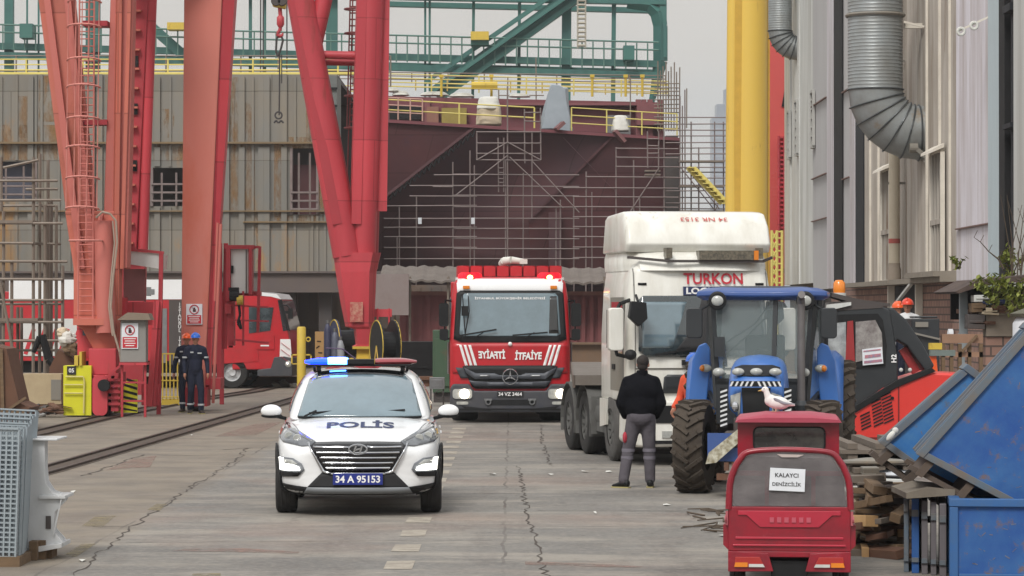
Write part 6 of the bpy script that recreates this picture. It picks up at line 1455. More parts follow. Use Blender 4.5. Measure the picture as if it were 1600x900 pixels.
# ------------------------------------------------------------------ fire engines
def truck_wheels(t, ys, xo, r, w, dual=(), tyre=tyre_m, rim=silver):
    for y in ys:
        for s_ in (-1, 1):
            wheel(t, s_ * (xo - w / 2), y, r, w, tyre, rim, s_, 8, .56)
            if y in dual: wheel(t, s_ * (xo - w * 1.6), y, r, w, tyre, rim, s_, 8, .56)
def cab_body(wd, depth, zb, zt, name, m, t, lean=.12, rake=.22, zw=1.9, r=.12, ztop_in=.9):
    """a lorry cab shell: rounded box, leaning back above the waist"""
    rings = []
    N = [(zb, 0, 1.0), (zb + .1, -.01, 1.0), (zw - .05, -.02, 1.0), (zw, -.015, 1.0), (zt - .45, rake * .8, .97), (zt - .12, rake * 1.25, .93), (zt, rake * 2.2, .86)]
    for z, dy, k in N:
        h = wd / 2 * k; y0 = dy; rr_ = r
        ring = []
        for cx, cy, a0 in ((h - rr_, y0 + rr_, 270), (h - rr_, depth - rr_ * .6, 0), (-h + rr_, depth - rr_ * .6, 90), (-h + rr_, y0 + rr_, 180)):
            for j in range(5): a = R(a0 + 22.5 * j); ring.append(Vector((cx + rr_ * math.cos(a), cy + rr_ * math.sin(a) * (1 if a0 in (180, 270) else .6), z)))
        # bow the front slightly
        for p in ring:
            if p.y < depth * .5: p.y += .05 * (abs(p.x) / h) ** 2 - .0
        rings.append(ring)
    q = MB(); q.loft(rings); o = q.build(name, m, t); 
    for p in o.data.polygons: p.use_smooth = True
    md = o.modifiers.new('b', 'BEVEL'); md.width = .03; md.segments = 2; md.limit_method = 'ANGLE'; md.angle_limit = R(30)
    bake(o); o.data.set_sharp_from_angle(angle=R(50)); return o

def star_emblem(parent, c, r):
    q = MB(); q.ring(c, r, r * .09, 'y', 28, 6)
    for k in range(3):
        a = R(90 + 120 * k); q.prism([(c[0] + r * math.cos(a), c[2] + r * math.sin(a)), (c[0] + r * .16 * math.cos(a + R(60)), c[2] + r * .16 * math.sin(a + R(60))), (c[0] + r * .16 * math.cos(a - R(60)), c[2] + r * .16 * math.sin(a - R(60)))][::1], 'xz', c[1] - .015, c[1] + .01)
    return q.build('emblem', chrome, parent)
def towards(c): return c
def fire_engine():
    t = thing('fire_engine', 'red and white fire engine with lit headlights following the police car', 'fire engine')
    wd = 2.48
    cab = cab_body(wd, 2.0, .62, 3.0, 'cab', fire_red, t, zw=1.78, rake=.10)
    B = bvh_of(cab)
    D = lambda pts, nm, m, off=.006, par=t, solid=.01: drape(B, pts, 'front', nm, m, par, off, .12, solid)
    D([(-1.08, 2.66), (-1.10, 2.96), (1.10, 2.96), (1.08, 2.66)], 'roof_band', white_paint, .012)
    D([(-1.16, 1.72), (-1.10, 2.66), (-1.02, 2.72), (1.02, 2.72), (1.10, 2.66), (1.16, 1.72), (1.0, 1.66), (-1.0, 1.66)], 'windscreen_surround', black_plastic, .016)
    ws = D([(-1.04, 1.82), (-.99, 2.60), (-.93, 2.66), (.93, 2.66), (.99, 2.60), (1.04, 1.82), (.95, 1.78), (-.95, 1.78)], 'windscreen', glass_pale, .03)
    for x0 in (.80, -1.0):
        D([(x0 + .0, 1.84), (x0 + .0 + .02, 2.6), (x0 + .16, 2.6), (x0 + .2, 1.84)], 'sun_strip', glass_black, .044, ws, .004) if x0 > 0 else None
    D([(-1.18, 1.02), (-1.19, 1.60), (-1.14, 1.64), (1.14, 1.64), (1.19, 1.60), (1.18, 1.02)], 'front_panel', fire_red, .018)
    # white slanted stripes and words (mirrored on the left side)
    for s_, off in ((-1, 0), (1, 0)):
        for k in range(3):
            x = s_ * (1.05 - k * .095); D([(x, 1.60), (x - s_ * .055, 1.60), (x - s_ * .19 , 1.16), (x - s_ * .13, 1.16)], 'stripe', text_white, .03, t, .002) if k < 2 or True else None
    c = _cast(B, .5, 1.4, 'front', .04)
    P0 = c.y - .0
    lettering('\u0130TFA\u0130YE', .20, None, text_white, t, plane=((.375, P0 - .01, 1.40), (1, 0, .02), (0, 0, 1)), width=.56, bold=.04, italic=.1)
    lettering('\u0130TFA\u0130YE', .20, None, text_white, t, plane=((-.375, P0 - .01, 1.42), (1, 0, -.02), (0, 0, 1)), width=.56, bold=.04, italic=.1, mirror=True)
    lettering('\u0130STANBUL B\u00dcY\u00dcK\u015eEH\u0130R BELED\u0130YES\u0130', .065, None, text_white, ws, plane=((0, _cast(B, 0, 2.56, 'front', .05).y, 2.56), (1, 0, 0), (0, .12, 1)), width=1.45, bold=.02)
    q = MB(); q.ball((0, P0 - .01, 1.62), .045, 10, 8); q.build('washer_nozzle', text_white, t)
    # grille
    gm = mat('cab_grille_grey', (78, 82, 90), .5)
    g_ = D([(-.98, 1.16), (-.90, 1.18), (.90, 1.18), (.98, 1.16), (.78, .74), (.70, .70), (-.70, .70), (-.78, .74)], 'grille', black_plastic, .024)
    D([(-.95, 1.14), (-.70, 1.02), (-.32, 1.02), (-.22, .98), (.22, .98), (.32, 1.02), (.70, 1.02), (.95, 1.14), (.90, 1.02), (.72, .90), (-.72, .90), (-.90, 1.02)], 'grille_bar', gm, .04, g_, .03)
    D([(-.84, .86), (-.4, .84), (.4, .84), (.84, .86), (.74, .75), (-.74, .75)], 'grille_bar', gm, .045, g_, .03)
    for s_ in (-1, 1):
        D([(s_ * 1.12, 1.14), (s_ * .96, 1.13), (s_ * .86, .92), (s_ * 1.02, .92)], 'corner_vent', mat('vent_grey', (60, 64, 70), .6), .03)
        D([(s_ * .62, .985), (s_ * .42, .985), (s_ * .42, .955), (s_ * .62, .955)], 'badge', silver, .085, g_, .004)
    star_emblem(t, (0, P0 - .12, .95), .155)
    # bumper
    q = MB(); q.prism([(-1.24, .28), (-1.23, .72), (-1.17, .80), (-.84, .80), (-.74, .66), (.74, .66), (.84, .80), (1.17, .80), (1.23, .72), (1.24, .28), (1.1, .22), (-1.1, .22)], 'xz', -.10, .45); bp = q.build('bumper', grey_plastic, t, bevel=.03)
    q = MB(); q.bx(-.5, .5, -.112, -.102, .37, .48); q.bx(-1.05, -.40, -.112, -.102, .26, .30); q.bx(.4, 1.05, -.112, -.102, .26, .30); q.prism([(-1.0, .35), (-.5, .30), (.5, .30), (1.0, .35), (.9, .27), (-.9, .27)], 'xz', -.118, -.112); q.build('bumper_slot', black_plastic, bp)
    for s_ in (-1, 1):
        q = MB(); q.ring((s_ * .45, -.13, .43), .05, .018, 'y', 12, 6); q.box((s_ * .45, -.12, .48), (.16, .03, .04)); q.build('towing_eye', silver, bp)
        q = MB(); q.prism(rrect(s_ * .98 - .2, s_ * .98 + .2, .50, .70, .06), 'xz', -.13, -.10); h_ = q.build('headlight', lens_clear, bp)
        q = MB(); q.lathe([(0, -.03), (.085, -.03), (.10, 0), (0, 0)], (s_ * (.98 + (.06 if s_ > 0 else -.04)), -.135, .60), 'y', 18); q.build('bulb', lamp_warm, h_)
        q = MB(); q.prism(rrect(s_ * .98 - .12, s_ * .98 + .12, .38, .44, .02), 'xz', -.12, -.10); q.build('fog_lamp', lens_clear, bp)
    q = MB(); q.bx(-.27, .27, -.125, -.105, .54, .65); pl_ = q.build('number_plate', text_black, bp); lettering('34 VZ 3464', .075, None, text_white, pl_, plane=((0, -.13, .595), (1, 0, 0), (0, 0, 1)), width=.48, bold=.02)
    # beacons and roof kit
    for s_ in (-1, 1):
        q = MB(); x = s_ * .82; q.loft([[Vector((x + w * math.cos(a), .35 + .16 * math.sin(a), z)) for a in [2 * math.pi * j / 16 for j in range(16)]] for w, z in ((.27, 2.90), (.27, 2.96), (.24, 3.05), (.19, 3.09))]); b_ = q.build('beacon', lamp_red, t, smooth=True)
        q = MB(); q.ball((x - .0, .19, 2.99), (.06, .03, .05), 12, 8); q.build('beacon_lamp', lamp_core, b_)
        q = MB(); q.bx(s_ * .9 - .07, s_ * .9 + .07, .06, .12, 2.75, 2.82); q.build('marker_lamp', lens_amber, t, bevel=.01)
    q = MB()
    for k in range(8):
        x = -.96 + k * .275; q.lathe([(0, -.02), (.13, -.02), (.13, .22), (0, .22)], (x, .9, 3.02), 'z', 14); q.bx(x - .12, x + .12, .75, .8, 3.02, 3.22)
    q.bx(-1.1, 1.1, .95, 1.1, 2.98, 3.22); q.build('roof_locker', fire_red, t)
    q = MB(); q.bx(-1.12, 1.12, .3, 1.8, 2.94, 2.99); q.build('roof_rack', white_sheet, t)
    q = MB(); q.tube([(-.15, 1.2, 3.28), (-.1, 1.1, 3.34), (.05, 1.0, 3.36), (.3, 1.0, 3.33)], [.08, .09, .08, .06], 10); q.box((.3, .96, 3.33), (.16, .1, .1)); q.build('water_monitor', tarp_white, t, smooth=True)
    # mirrors
    for s_ in (-1, 1):
        q = MB(); q.prism(rrect(s_ * 1.36 - .10, s_ * 1.36 + .10, 1.98, 2.46, .05), 'xz', .05, .20); q.prism(rrect(s_ * 1.36 - .09, s_ * 1.36 + .09, 1.70, 1.93, .04), 'xz', .05, .20); m_ = q.build('wing_mirror', black_plastic, t)
        q = MB(); q.tube([(s_ * 1.18, .3, 2.5), (s_ * 1.33, .13, 2.52), (s_ * 1.35, .13, 1.70), (s_ * 1.18, .3, 1.75)], .02, 6); q.build('mirror_arm', black_plastic, m_)
        q = MB(); q.bx(s_ * 1.20, s_ * 1.245, .35, 1.1, 1.75, 2.55); q.build('side_window', glass_dark, t)
        q = MB(); q.rod((s_ * 1.27, .35, 1.0), (s_ * 1.27, .35, 1.65), .02); q.build('grab_rail', silver, t)
    q = MB(); q.tube([(-.92, -.08, 1.78), (-.95, -.10, 2.2), (-.98, -.02, 2.65)], .012, 5); q.tube([(-.92, -.1, 1.85), (-.84, -.1, 2.3), (-.86, -.0, 2.6)], .012, 5); q.box((-.93, -.12, 2.3), (.14, .04, .2)); q.build('front_mirror', black_plastic, t)
    for x0 in (-1.0, .05):
        q = MB(); q.beam((x0, -.09, 1.80), (x0 + .72, -.07, 1.92 if x0 < 0 else 1.86), .02, .03); q.beam((x0 + .25, -.07, 1.74), (x0 + .45, -.07, 1.86), .02, .02); q.build('wiper', black_plastic, t)
    # body behind
    q = MB(); q.bx(-1.22, 1.22, 2.15, 7.2, .75, 2.92); q.build('equipment_body', fire_red, t, bevel=.03)
    q = MB(); q.bx(-1.1, 1.1, .5, 7.0, .45, .75); q.build('chassis', black_plastic, t)
    q = MB(); q.bx(-1.225, -1.235, 2.4, 7.0, 1.0, 2.6); q.bx(1.225, 1.235, 2.4, 7.0, 1.0, 2.6); q.build('shutter', silver, t)
    truck_wheels(t, (1.35, 5.2), 1.2, .49, .55, ())
    return t
fe = fire_engine(); fe.location = ((797 - 800) * 59.5 / FPX, 59.2, 0); fe.rotation_euler = (0, 0, R(1.2))

# side view fire engine behind the cranes: front points to image right
def side_engine():
    t = thing('fire_engine', 'red fire engine seen from its side, parked partly hidden behind the crane legs', 'fire engine', ((455 - 800) * 84.5 / FPX, 84.5, 0))
    # local: x along (front at 0, body towards -x), y depth
    q = MB(); q.prism([(-.02, .55), (.0, .95), (-.03, 1.35), (-.10, 1.70), (-.32, 2.62), (-.45, 2.74), (-1.7, 2.80), (-1.75, .55)], 'xz', 0, 2.4); q.build('cab', fire_red, t, bevel=.04)
    q = MB(); q.prism([(-.30, 2.62), (-.42, 2.77), (-.9, 2.83), (-1.2, 2.83), (-1.1, 2.74), (-.6, 2.70)], 'xz', -.012, 2.41); q.build('roof_band', white_paint, t)
    q = MB(); q.prism([(-.05, 1.72), (-.29, 2.58), (-.40, 2.60), (-.24, 1.68)], 'xz', -.008, 2.41); q.prism([(-.52, 2.38), (-.62, 1.70), (-1.25, 1.62), (-1.25, 2.42)], 'xz', -.014, -.002); w_ = q.build('cab_glass', glass_dark, t)
    q = MB(); q.prism([(-.03, 1.70), (-.12, 1.70), (-.38, 2.58), (-.28, 2.62)], 'xz', -.03, .05); q.build('pillar_trim', black_plastic, w_)
    q = MB(); q.prism([(-.02, .62), (.012, 1.0), (-.02, 1.45), (-.32, 1.45), (-.34, .9), (-.22, .62)], 'xz', -.02, -.004); q.build('striped_corner', white_paint, t)
    q = MB()
    for k in range(3): q.beam((-.30, -.024, 1.35 - k * .2), (-.03, -.024, 1.15 - k * .2), .06, .006, up=(0, 0, 1))
    q.build('stripe', sign_red, t)
    q = MB(); q.prism([(.03, .36), (.05, .90), (-.2, .95), (-.5, .92), (-.6, .60), (-1.0, .55), (-1.0, .36)], 'xz', -.03, 2.43); q.build('bumper', grey_plastic, t, bevel=.02)
    q = MB(); q.ball((-.08, -.03, .72), (.1, .04, .1), 12, 8); h_ = q.build('headlight', lens_clear, t)
    q = MB(); q.ball((-.1, -.06, .74), (.022, .02, .028), 8, 6); q.build('bulb', lamp_warm, h_)
    q = MB(); q.bx(-.15, .02, -.25, -.08, 2.2, 2.28); q.tube([(-.3, 0, 2.45), (-.1, -.15, 2.45), (.05, -.2, 2.3)], .02, 6); q.bx(-.05, .08, -.3, -.12, 2.05, 2.35); q.build('wing_mirror', black_plastic, t)
    q = MB(); q.bx(-1.1, -.5, -.03, -.004, 1.15, 1.55); q.bx(-.9, -.55, -.035, -.03, 1.38, 1.41); q.build('door_panel', fire_red, t)
    q = MB(); q.bx(-.9, -.65, -.045, -.036, 1.24, 1.28); q.build('handle', text_white, t)
    # body
    q = MB(); q.bx(-8.6, -1.85, 0.0, 2.4, .8, 2.85); q.build('equipment_body', fire_red, t, bevel=.02)
    q = MB(); q.bx(-8.4, -3.05, -.02, -.003, 2.62, 3.2); q.bx(-8.4, -3.05, 0, 2.4, 2.86, 3.2); q.build('white_roof_box', white_paint, t)
    q = MB(); q.bx(-3.62, -3.20, -.03, -.003, .7, 2.6); q.build('dark_panel', plate_dark, t)
    lettering('ISTANBUL ITFAIYE', 1.75, None, text_white, t, plane=((-3.30, -.036, 1.65), (1, 0, 0), (0, 0, 1)), vertical=True)
    q = MB(); q.bx(-3.95, -3.68, -.03, -.003, .75, 2.35); q.build('shutter', silver, t)
    q = MB(); q.bx(-8.0, -5.6, -.03, -.003, 1.45, 2.05); q.bx(-8.0, -5.6, -.03, -.003, .95, 1.35); q.build('shutter', white_sheet, t)
    q = MB()
    for k in range(7): q.beam((-7.9 + k * .34, -.036, 1.0), (-7.65 + k * .34, -.036, 1.75), .12, .006, up=(0, 1, 0))
    q.build('chevron', sign_red, t)
    q = MB(); q.bx(-4.6, -4.15, -.025, -.021, 2.72, 2.98); q.bx(-4.2, -4.05, -.03, -.026, 2.76, 2.92); q.build('emblem_panel', silver, t)
    q = MB(); q.bx(-8.6, -1.2, .3, 2.2, .45, .8); q.build('chassis', black_plastic, t)
    q = MB(); q.bx(-3.1, -2.3, 0, 2.4, .7, .95); q.prism([(-2.45, .7), (-2.4, 1.05), (-2.2, 1.2), (-1.0, 1.2), (-.95, .8)], 'xz', -.02, .02); q.build('mudguard', fire_red, t)
    for x in (-1.75, -6.6):
        for y in (.15, 2.25):
            w = MB(); w.lathe([(.26, -.15), (.44, -.15), (.47, -.1), (.47, .1), (.44, .15), (.26, .15)], axis='y', n=36); wo = w.build('wheel', tyre_m, t, smooth=True, loc=(x, y, .47))
            q = MB(); q.lathe([(0, -.10), (.1, -.12), (.12, -.06), (.22, -.04), (.27, -.12), (.28, -.15), (.28, .1), (0, .1)], axis='y', n=30)
            for k in range(8): a = k * math.pi / 4; q.ball((.16 * math.cos(a), -.07, .16 * math.sin(a)), .018, 6, 4)
            q.build('rim', alloy, wo, smooth=True)
    return t
se = side_engine(); se.rotation_euler = (0, 0, R(-4))

# ------------------------------------------------------------------ white tractor unit with flat trailer
def white_truck():
    t = thing('lorry', 'big white container lorry with high roof spoiler and red lettering behind the blue tractor', 'lorry')
    wd = 2.44
    cab = cab_body(wd, 2.25, .95, 3.05, 'cab', truck_white, t, zw=1.95, rake=.09, r=.16)
    B = bvh_of(cab)
    D = lambda pts, nm, m, off=.006, par=t, solid=.012: drape(B, pts, 'front', nm, m, par, off, .12, solid)
    q = MB(); rings = []
    for z, yf, k in ((2.92, .06, .94), (3.0, .10, .95), (3.12, .16, .95), (3.2, .28, .93)):
        h = wd / 2 * k; rings.append([Vector((x, y, z)) for x, y in [(-h, 2.2), (-h, yf + .35), (-h * .86, yf + .08), (-h * .5, yf), (0, yf - .03), (h * .5, yf), (h * .86, yf + .08), (h, yf + .35), (h, 2.2)]])
    q.loft(rings); q.build('high_roof', truck_white, t, smooth=True)
    ws = D([(-1.06, 1.72), (-1.04, 2.48), (-.97, 2.54), (.97, 2.54), (1.04, 2.48), (1.06, 1.72), (.92, 1.62), (-.92, 1.62)], 'windscreen', glass_dark, .02)
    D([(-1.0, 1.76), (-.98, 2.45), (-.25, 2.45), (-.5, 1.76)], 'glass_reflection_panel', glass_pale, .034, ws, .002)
    D([(-.45, 1.72), (-.12, 2.1), (.0, 2.5), (.95, 2.5), (.99, 1.72)], 'curtain', mat('dark_curtain', (44, 44, 46), .8, c2=(56, 56, 58), scale=12, stretch=(6, 1, .3)), .036, ws, .002)
    for x0 in (-.8, -.1):
        q = MB(); q.beam((x0, -.05, 1.66), (x0 + .6, -.04, 1.74), .025, .03); q.build('wiper', black_plastic, t)
    q = MB(); q.bx(-.35, -.2, -.06, -.0, 1.5, 1.58); q.build('grab_handle', black_plastic, t)
    # sun visor gap, words
    yw_ = _cast(B, 0, 2.75, 'front', .03).y
    lettering('TURKON', .17, None, text_red, t, plane=((.20, yw_ + .01, 2.80), (1, 0, 0), (0, .15, 1)), width=.98, bold=.02)
    q = MB(); q.prism([(-.30, 2.55), (.62, 2.55), (.62, 2.68), (-.30, 2.68)], 'xz', yw_ - .035, yw_ + .02); lg = q.build('logo_field', text_navy, t)
    lettering('LOGISTICS', .10, None, text_white, lg, plane=((.16, yw_ - .04, 2.615), (1, 0, 0), (0, 0, 1)), width=.84, bold=.04)
    # black front panel and lower bumper
    D([(-.66, 1.08), (-.64, 1.32), (-.58, 1.36), (.9, 1.36), (.9, 1.08)], 'grille', digger_black, .022)
    for s_ in (-1, 1): D([(s_ * 1.10, .98), (s_ * 1.115, .98), (s_ * 1.105, 2.95), (s_ * 1.09, 2.95)], 'panel_gap', plate_grey, .008, solid=.004); D([(s_ * 1.04, 2.70), (s_ * .9, 2.70), (s_ * .9, 2.735), (s_ * 1.04, 2.735)], 'slot', black_plastic, .01, solid=.004)
    D([(-1.1, 1.44), (-1.1, 1.46), (1.1, 1.46), (1.1, 1.44)], 'panel_gap', plate_grey, .012)
    q = MB(); q.prism([(-1.24, .36), (-1.22, .98), (1.22, .98), (1.24, .36), (1.1, .28), (-1.1, .28)], 'xz', -.12, .7); bp = q.build('bumper', truck_white, t, bevel=.05)
    q = MB(); q.bx(-.8, .8, -.135, -.122, .64, .90); q.bx(-1.0, 1.0, -.135, -.122, .33, .38); q.build('bumper_slot', black_plastic, bp)
    for s_ in (-1, 1):
        q = MB(); q.prism([(s_ * 1.15, .62), (s_ * .88, .62), (s_ * .84, .74), (s_ * 1.16, .86)], 'xz', -.14, -.12); q.build('headlight', lens_clear, bp)
        q = MB(); q.bx(s_ * .62 - .08, s_ * .62 + .08, -.14, -.12, .42, .52); q.build('fog_lamp', lens_clear, bp)
    # spoiler
    q = MB(); rings = []
    for x, k in ((-1.20, .88), (-1.16, .985), (-1.0, 1.0), (1.0, 1.0), (1.16, .985), (1.20, .88)):
        rings.append([Vector((x, y0 + (1 - k) * .5, z0 * (k if z0 > 3.4 else 1) + (0 if z0 <= 3.4 else (1 - k) * 3.1))) for y0, z0 in ((.30, 3.20), (.22, 3.32), (.34, 3.62), (.55, 3.80), (.75, 3.83), (1.9, 3.80), (2.1, 3.2))])
    q.loft(rings); sp = q.build('roof_spoiler', truck_white, t); 
    md = sp.modifiers.new('b', 'BEVEL'); md.width = .05; md.segments = 3; md.limit_method = 'ANGLE'; md.angle_limit = R(30)
    for p in sp.data.polygons: p.use_smooth = True
    lettering('34 NR 3153', .085, None, mat('faded_red_text', (190, 90, 84), .6), sp, plane=((.12, .405, 3.70), (1, 0, 0), (0, .7, .7)), width=.78, rot180=True, bold=.01)
    q = MB(); q.bx(-.06, .84, -.02, .2, 3.08, 3.22); q.bx(-.60, -.50, .0, .2, 3.10, 3.26); q.bx(.92, 1.0, .0, .2, 3.1, 3.26); lb_o = q.build('beacon_bar', mat('lightbar_grey', (120, 112, 96), .3, c2=(60, 58, 54), scale=22, amt=1), t)
    q = MB(); q.bx(.845, .92, -.02, .2, 3.08, 3.22); q.build('amber_end', lens_amber, lb_o)
    q = MB(); q.beam((-1.2, .2, 3.12), (-.55, .02, 3.06), .03, .04); q.beam((-.55, .02, 3.06), (1.0, .02, 3.06), .03, .04); q.beam((1.0, .02, 3.06), (1.2, .2, 3.12), .03, .04); q.build('roof_seam', plate_dark, t)
    # side (image left = truck's right)
    for s_ in (-1, 1):
        x = s_ * 1.222
        q = MB(); q.prism([(.42, 1.62), (.42, 2.45), (1.28, 2.45), (1.28, 1.75)], 'yz', x - .012 * (1 if s_ < 0 else 0), x + .012 * (1 if s_ > 0 else 0)); q.build('side_window', glass_dark, t)
        q = MB(); q.bx(x - .004, x + .004, .36, 1.4, 1.1, 2.52); q.build('door_seam', plate_grey, t)
        q = MB(); q.bx(x - .02, x + .02, 1.0, 1.22, 1.42, 1.50); q.build('door_handle', black_plastic, t)
        q = MB(); q.prism([(.1, .95), (.05, .55), (.5, .42), (.6, .95)], 'yz', x - .02, x + .02); q.build('step_panel', truck_white, t); q = MB(); q.prism([(1.6, .95), (1.7, .55), (2.2, .5), (2.2, .95)], 'yz', x - .02, x + .02); q.build('step_panel', truck_white, t)
        q = MB(); q.prism(rrect(s_ * 1.42 - .12, s_ * 1.42 + .12, 1.72, 2.36, .05), 'xz', -.02, .16); m_ = q.build('wing_mirror', truck_white, t, bevel=.02)
        q = MB(); q.tube([(s_ * 1.15, .2, 2.48), (s_ * 1.35, .05, 2.42), (s_ * 1.42, .05, 2.3)], .03, 6); q.tube([(s_ * 1.18, .2, 1.62), (s_ * 1.4, .05, 1.66), (s_ * 1.42, .05, 1.75)], .03, 6); q.ball((s_ * 1.2, -.06, 1.66), (.10, .09, .08), 12, 8); q.bx(s_ * 1.30, s_ * 1.545, .16, .17, 1.76, 2.33); q.build('mirror_arm', black_plastic, m_)
        q = MB(); q.prism([(s_ * 1.12 - .16, 2.22), (s_ * 1.12 - .12, 2.46), (s_ * 1.12 + .12, 2.44), (s_ * 1.12 + .14, 2.2), (s_ * 1.12, 2.08)], 'xz', -.34, -.18); q.tube([(s_ * 1.1, 0, 2.55), (s_ * 1.12, -.26, 2.45)], .025, 6); q.build('ramp_mirror', black_plastic, t, bevel=.03)
    # chassis, wheels, mudguards, tank
    q = MB(); q.bx(-.45, .45, .4, 6.3, .62, .95); q.bx(-1.1, 1.1, .4, 2.0, .5, .95); q.build('chassis', plate_dark, t)
    for y in (1.45,):
        for s_ in (-1, 1): wheel(t, s_ * 1.06, y, .52, .32, mat('dusty_tyre_grey', (88, 86, 84), .9, c2=(58, 56, 55), scale=7), grey_dust, s_, 10, .56)
    for y in (3.6, 5.0):
        for s_ in (-1, 1):
            for dx in (1.08, .74): wheel(t, s_ * dx, y, .52, .31, tyre_m, grey_dust, s_, 10, .56)
    for y in (3.6, 5.0):
        for s_ in (-1, 1):
            q = MB(); pts = [(y - .66 * math.cos(R(a)), .52 + .62 * math.sin(R(a))) for a in range(-20, 201, 20)] + [(y + .60 * math.cos(R(a)), .52 + .57 * math.sin(R(a))) for a in range(-20, 201, 20)]
            n = 12; vs = []
            for (yy, zz) in pts[:n]: vs += [Vector((s_ * .60, yy, zz)), Vector((s_ * 1.26, yy, zz))]
            q._add(vs, [(2 * i, 2 * i + 1, 2 * i + 3, 2 * i + 2) for i in range(n - 1)])
            o = q.build('mudguard', grey_dust, t); o.modifiers.new('s', 'SOLIDIFY').thickness = .03
            q = MB(); q.bx(s_ * .62, s_ * 1.24, y - .70, y - .66, .35, .95); q.build('mud_flap', grey_dust, t)
    q = MB(); q.lathe([(0, 2.05), (.33, 2.05), (.33, 3.0), (0, 3.0)], (-.86, 0, .68), 'y', 20)
    q.build('fuel_tank', grey_dust, t, smooth=True)
    q = MB(); q.box((.0, 0, 0), (.01, .01, .01)); q.bm.clear(); q.bx(-.86 - .3, -.55, 2.1, 2.9, .4, .9); q.build('battery_box', grey_dust, t)
    return t
wt = white_truck(); wt.location = ((1090 - 800) * 44.4 / FPX, 43.2, 0); wt.rotation_euler = (0, 0, R(9)); wt.scale = (.93, 1, 1)
# flat trailer, a thing of its own coupled behind
def trailer():
    t = thing('flatbed_trailer', 'long flat trailer with green headboard behind the white lorry cab', 'trailer')
    q = MB(); q.bx(-1.25, 1.25, 0, 11.5, 1.12, 1.28); q.bx(-.6, -.4, 0, 11.4, .8, 1.12); q.bx(.4, .6, 0, 11.4, .8, 1.12); q.build('bed', mat('bed_rust', (112, 106, 100), .8, c2=(90, 78, 68), scale=2), t)
    q = MB(); q.bx(-.72, 1.24, .05, .14, 1.28, 2.98)
    for k in range(7): q.bx(-.7 + k * .29, -.62 + k * .29, -.0, .045, 1.3, 2.95)
    q.build('headboard', mat('grey_green_board', (98, 112, 104), .7, c2=(84, 94, 88), scale=2), t)
    for x in (-1.27, 1.23): 
        q = MB(); q.bx(x, x + .04, 0, 11.5, 1.08, 1.28); q.build('side_rail', mat('bed_rail', (104, 92, 84), .8), t)
    for y in (7.0, 8.3, 9.6):
        for s_ in (-1, 1): wheel(t, s_ * 1.08, y, .5, .32, tyre_m, grey_dust, s_, 8, .56)
    return t
tr = trailer(); tr.rotation_euler = (0, 0, R(-1)); a_ = R(9)
tr.location = Vector(wt.location) + Vector((-math.sin(a_) * 3.0 - .15, math.cos(a_) * 3.0, 0))
# ------------------------------------------------------------------ blue farm tractor
def lug_tyre(parent, x, y, r, w, side, m=dusty_tyre, rz=0, n=20):
    z = r
    q = MB(); q.lathe([(r * .52, -w / 2 * .9), (r * .70, -w / 2), (r * .90, -w * .5), (r * .945, -w * .40), (r * .955, 0), (r * .945, w * .40), (r * .90, w * .5), (r * .70, w / 2), (r * .52, w / 2 * .9)], n=48, axis='x')
    for k in range(n):
        for s_ in (-1, 1):
            a0 = 2 * math.pi * (k + (.5 if s_ > 0 else 0)) / n; pts = []
            for f in (0, .35, .7, 1.0):
                a = a0 + f * .26; xx = s_ * (w * (-.04 + f * .55)); rr_ = r * (.975 if f < .9 else .94); pts.append(Vector((xx, rr_ * math.sin(a), rr_ * math.cos(a))))
            for i in range(3):
                nn = Vector((0, pts[i].y, pts[i].z)).normalized(); q.beam(pts[i], pts[i + 1], r * .075, r * .085, up=nn)
    o = q.build('wheel', m, parent, smooth=True, loc=(x, y, z)); o.rotation_euler = (0, 0, rz)
    q = MB(); q.lathe([(0, w * .1 * side), (r * .2, w * .12 * side), (r * .25, w * .3 * side), (r * .5, w * .4 * side), (r * .54, w * .44 * side), (r * .54, -w * .3), (0, -w * .3)], n=32, axis='x'); q.build('rim', silver, o)
    return o
chev = mat('chevron_white', (214, 216, 218), .5)
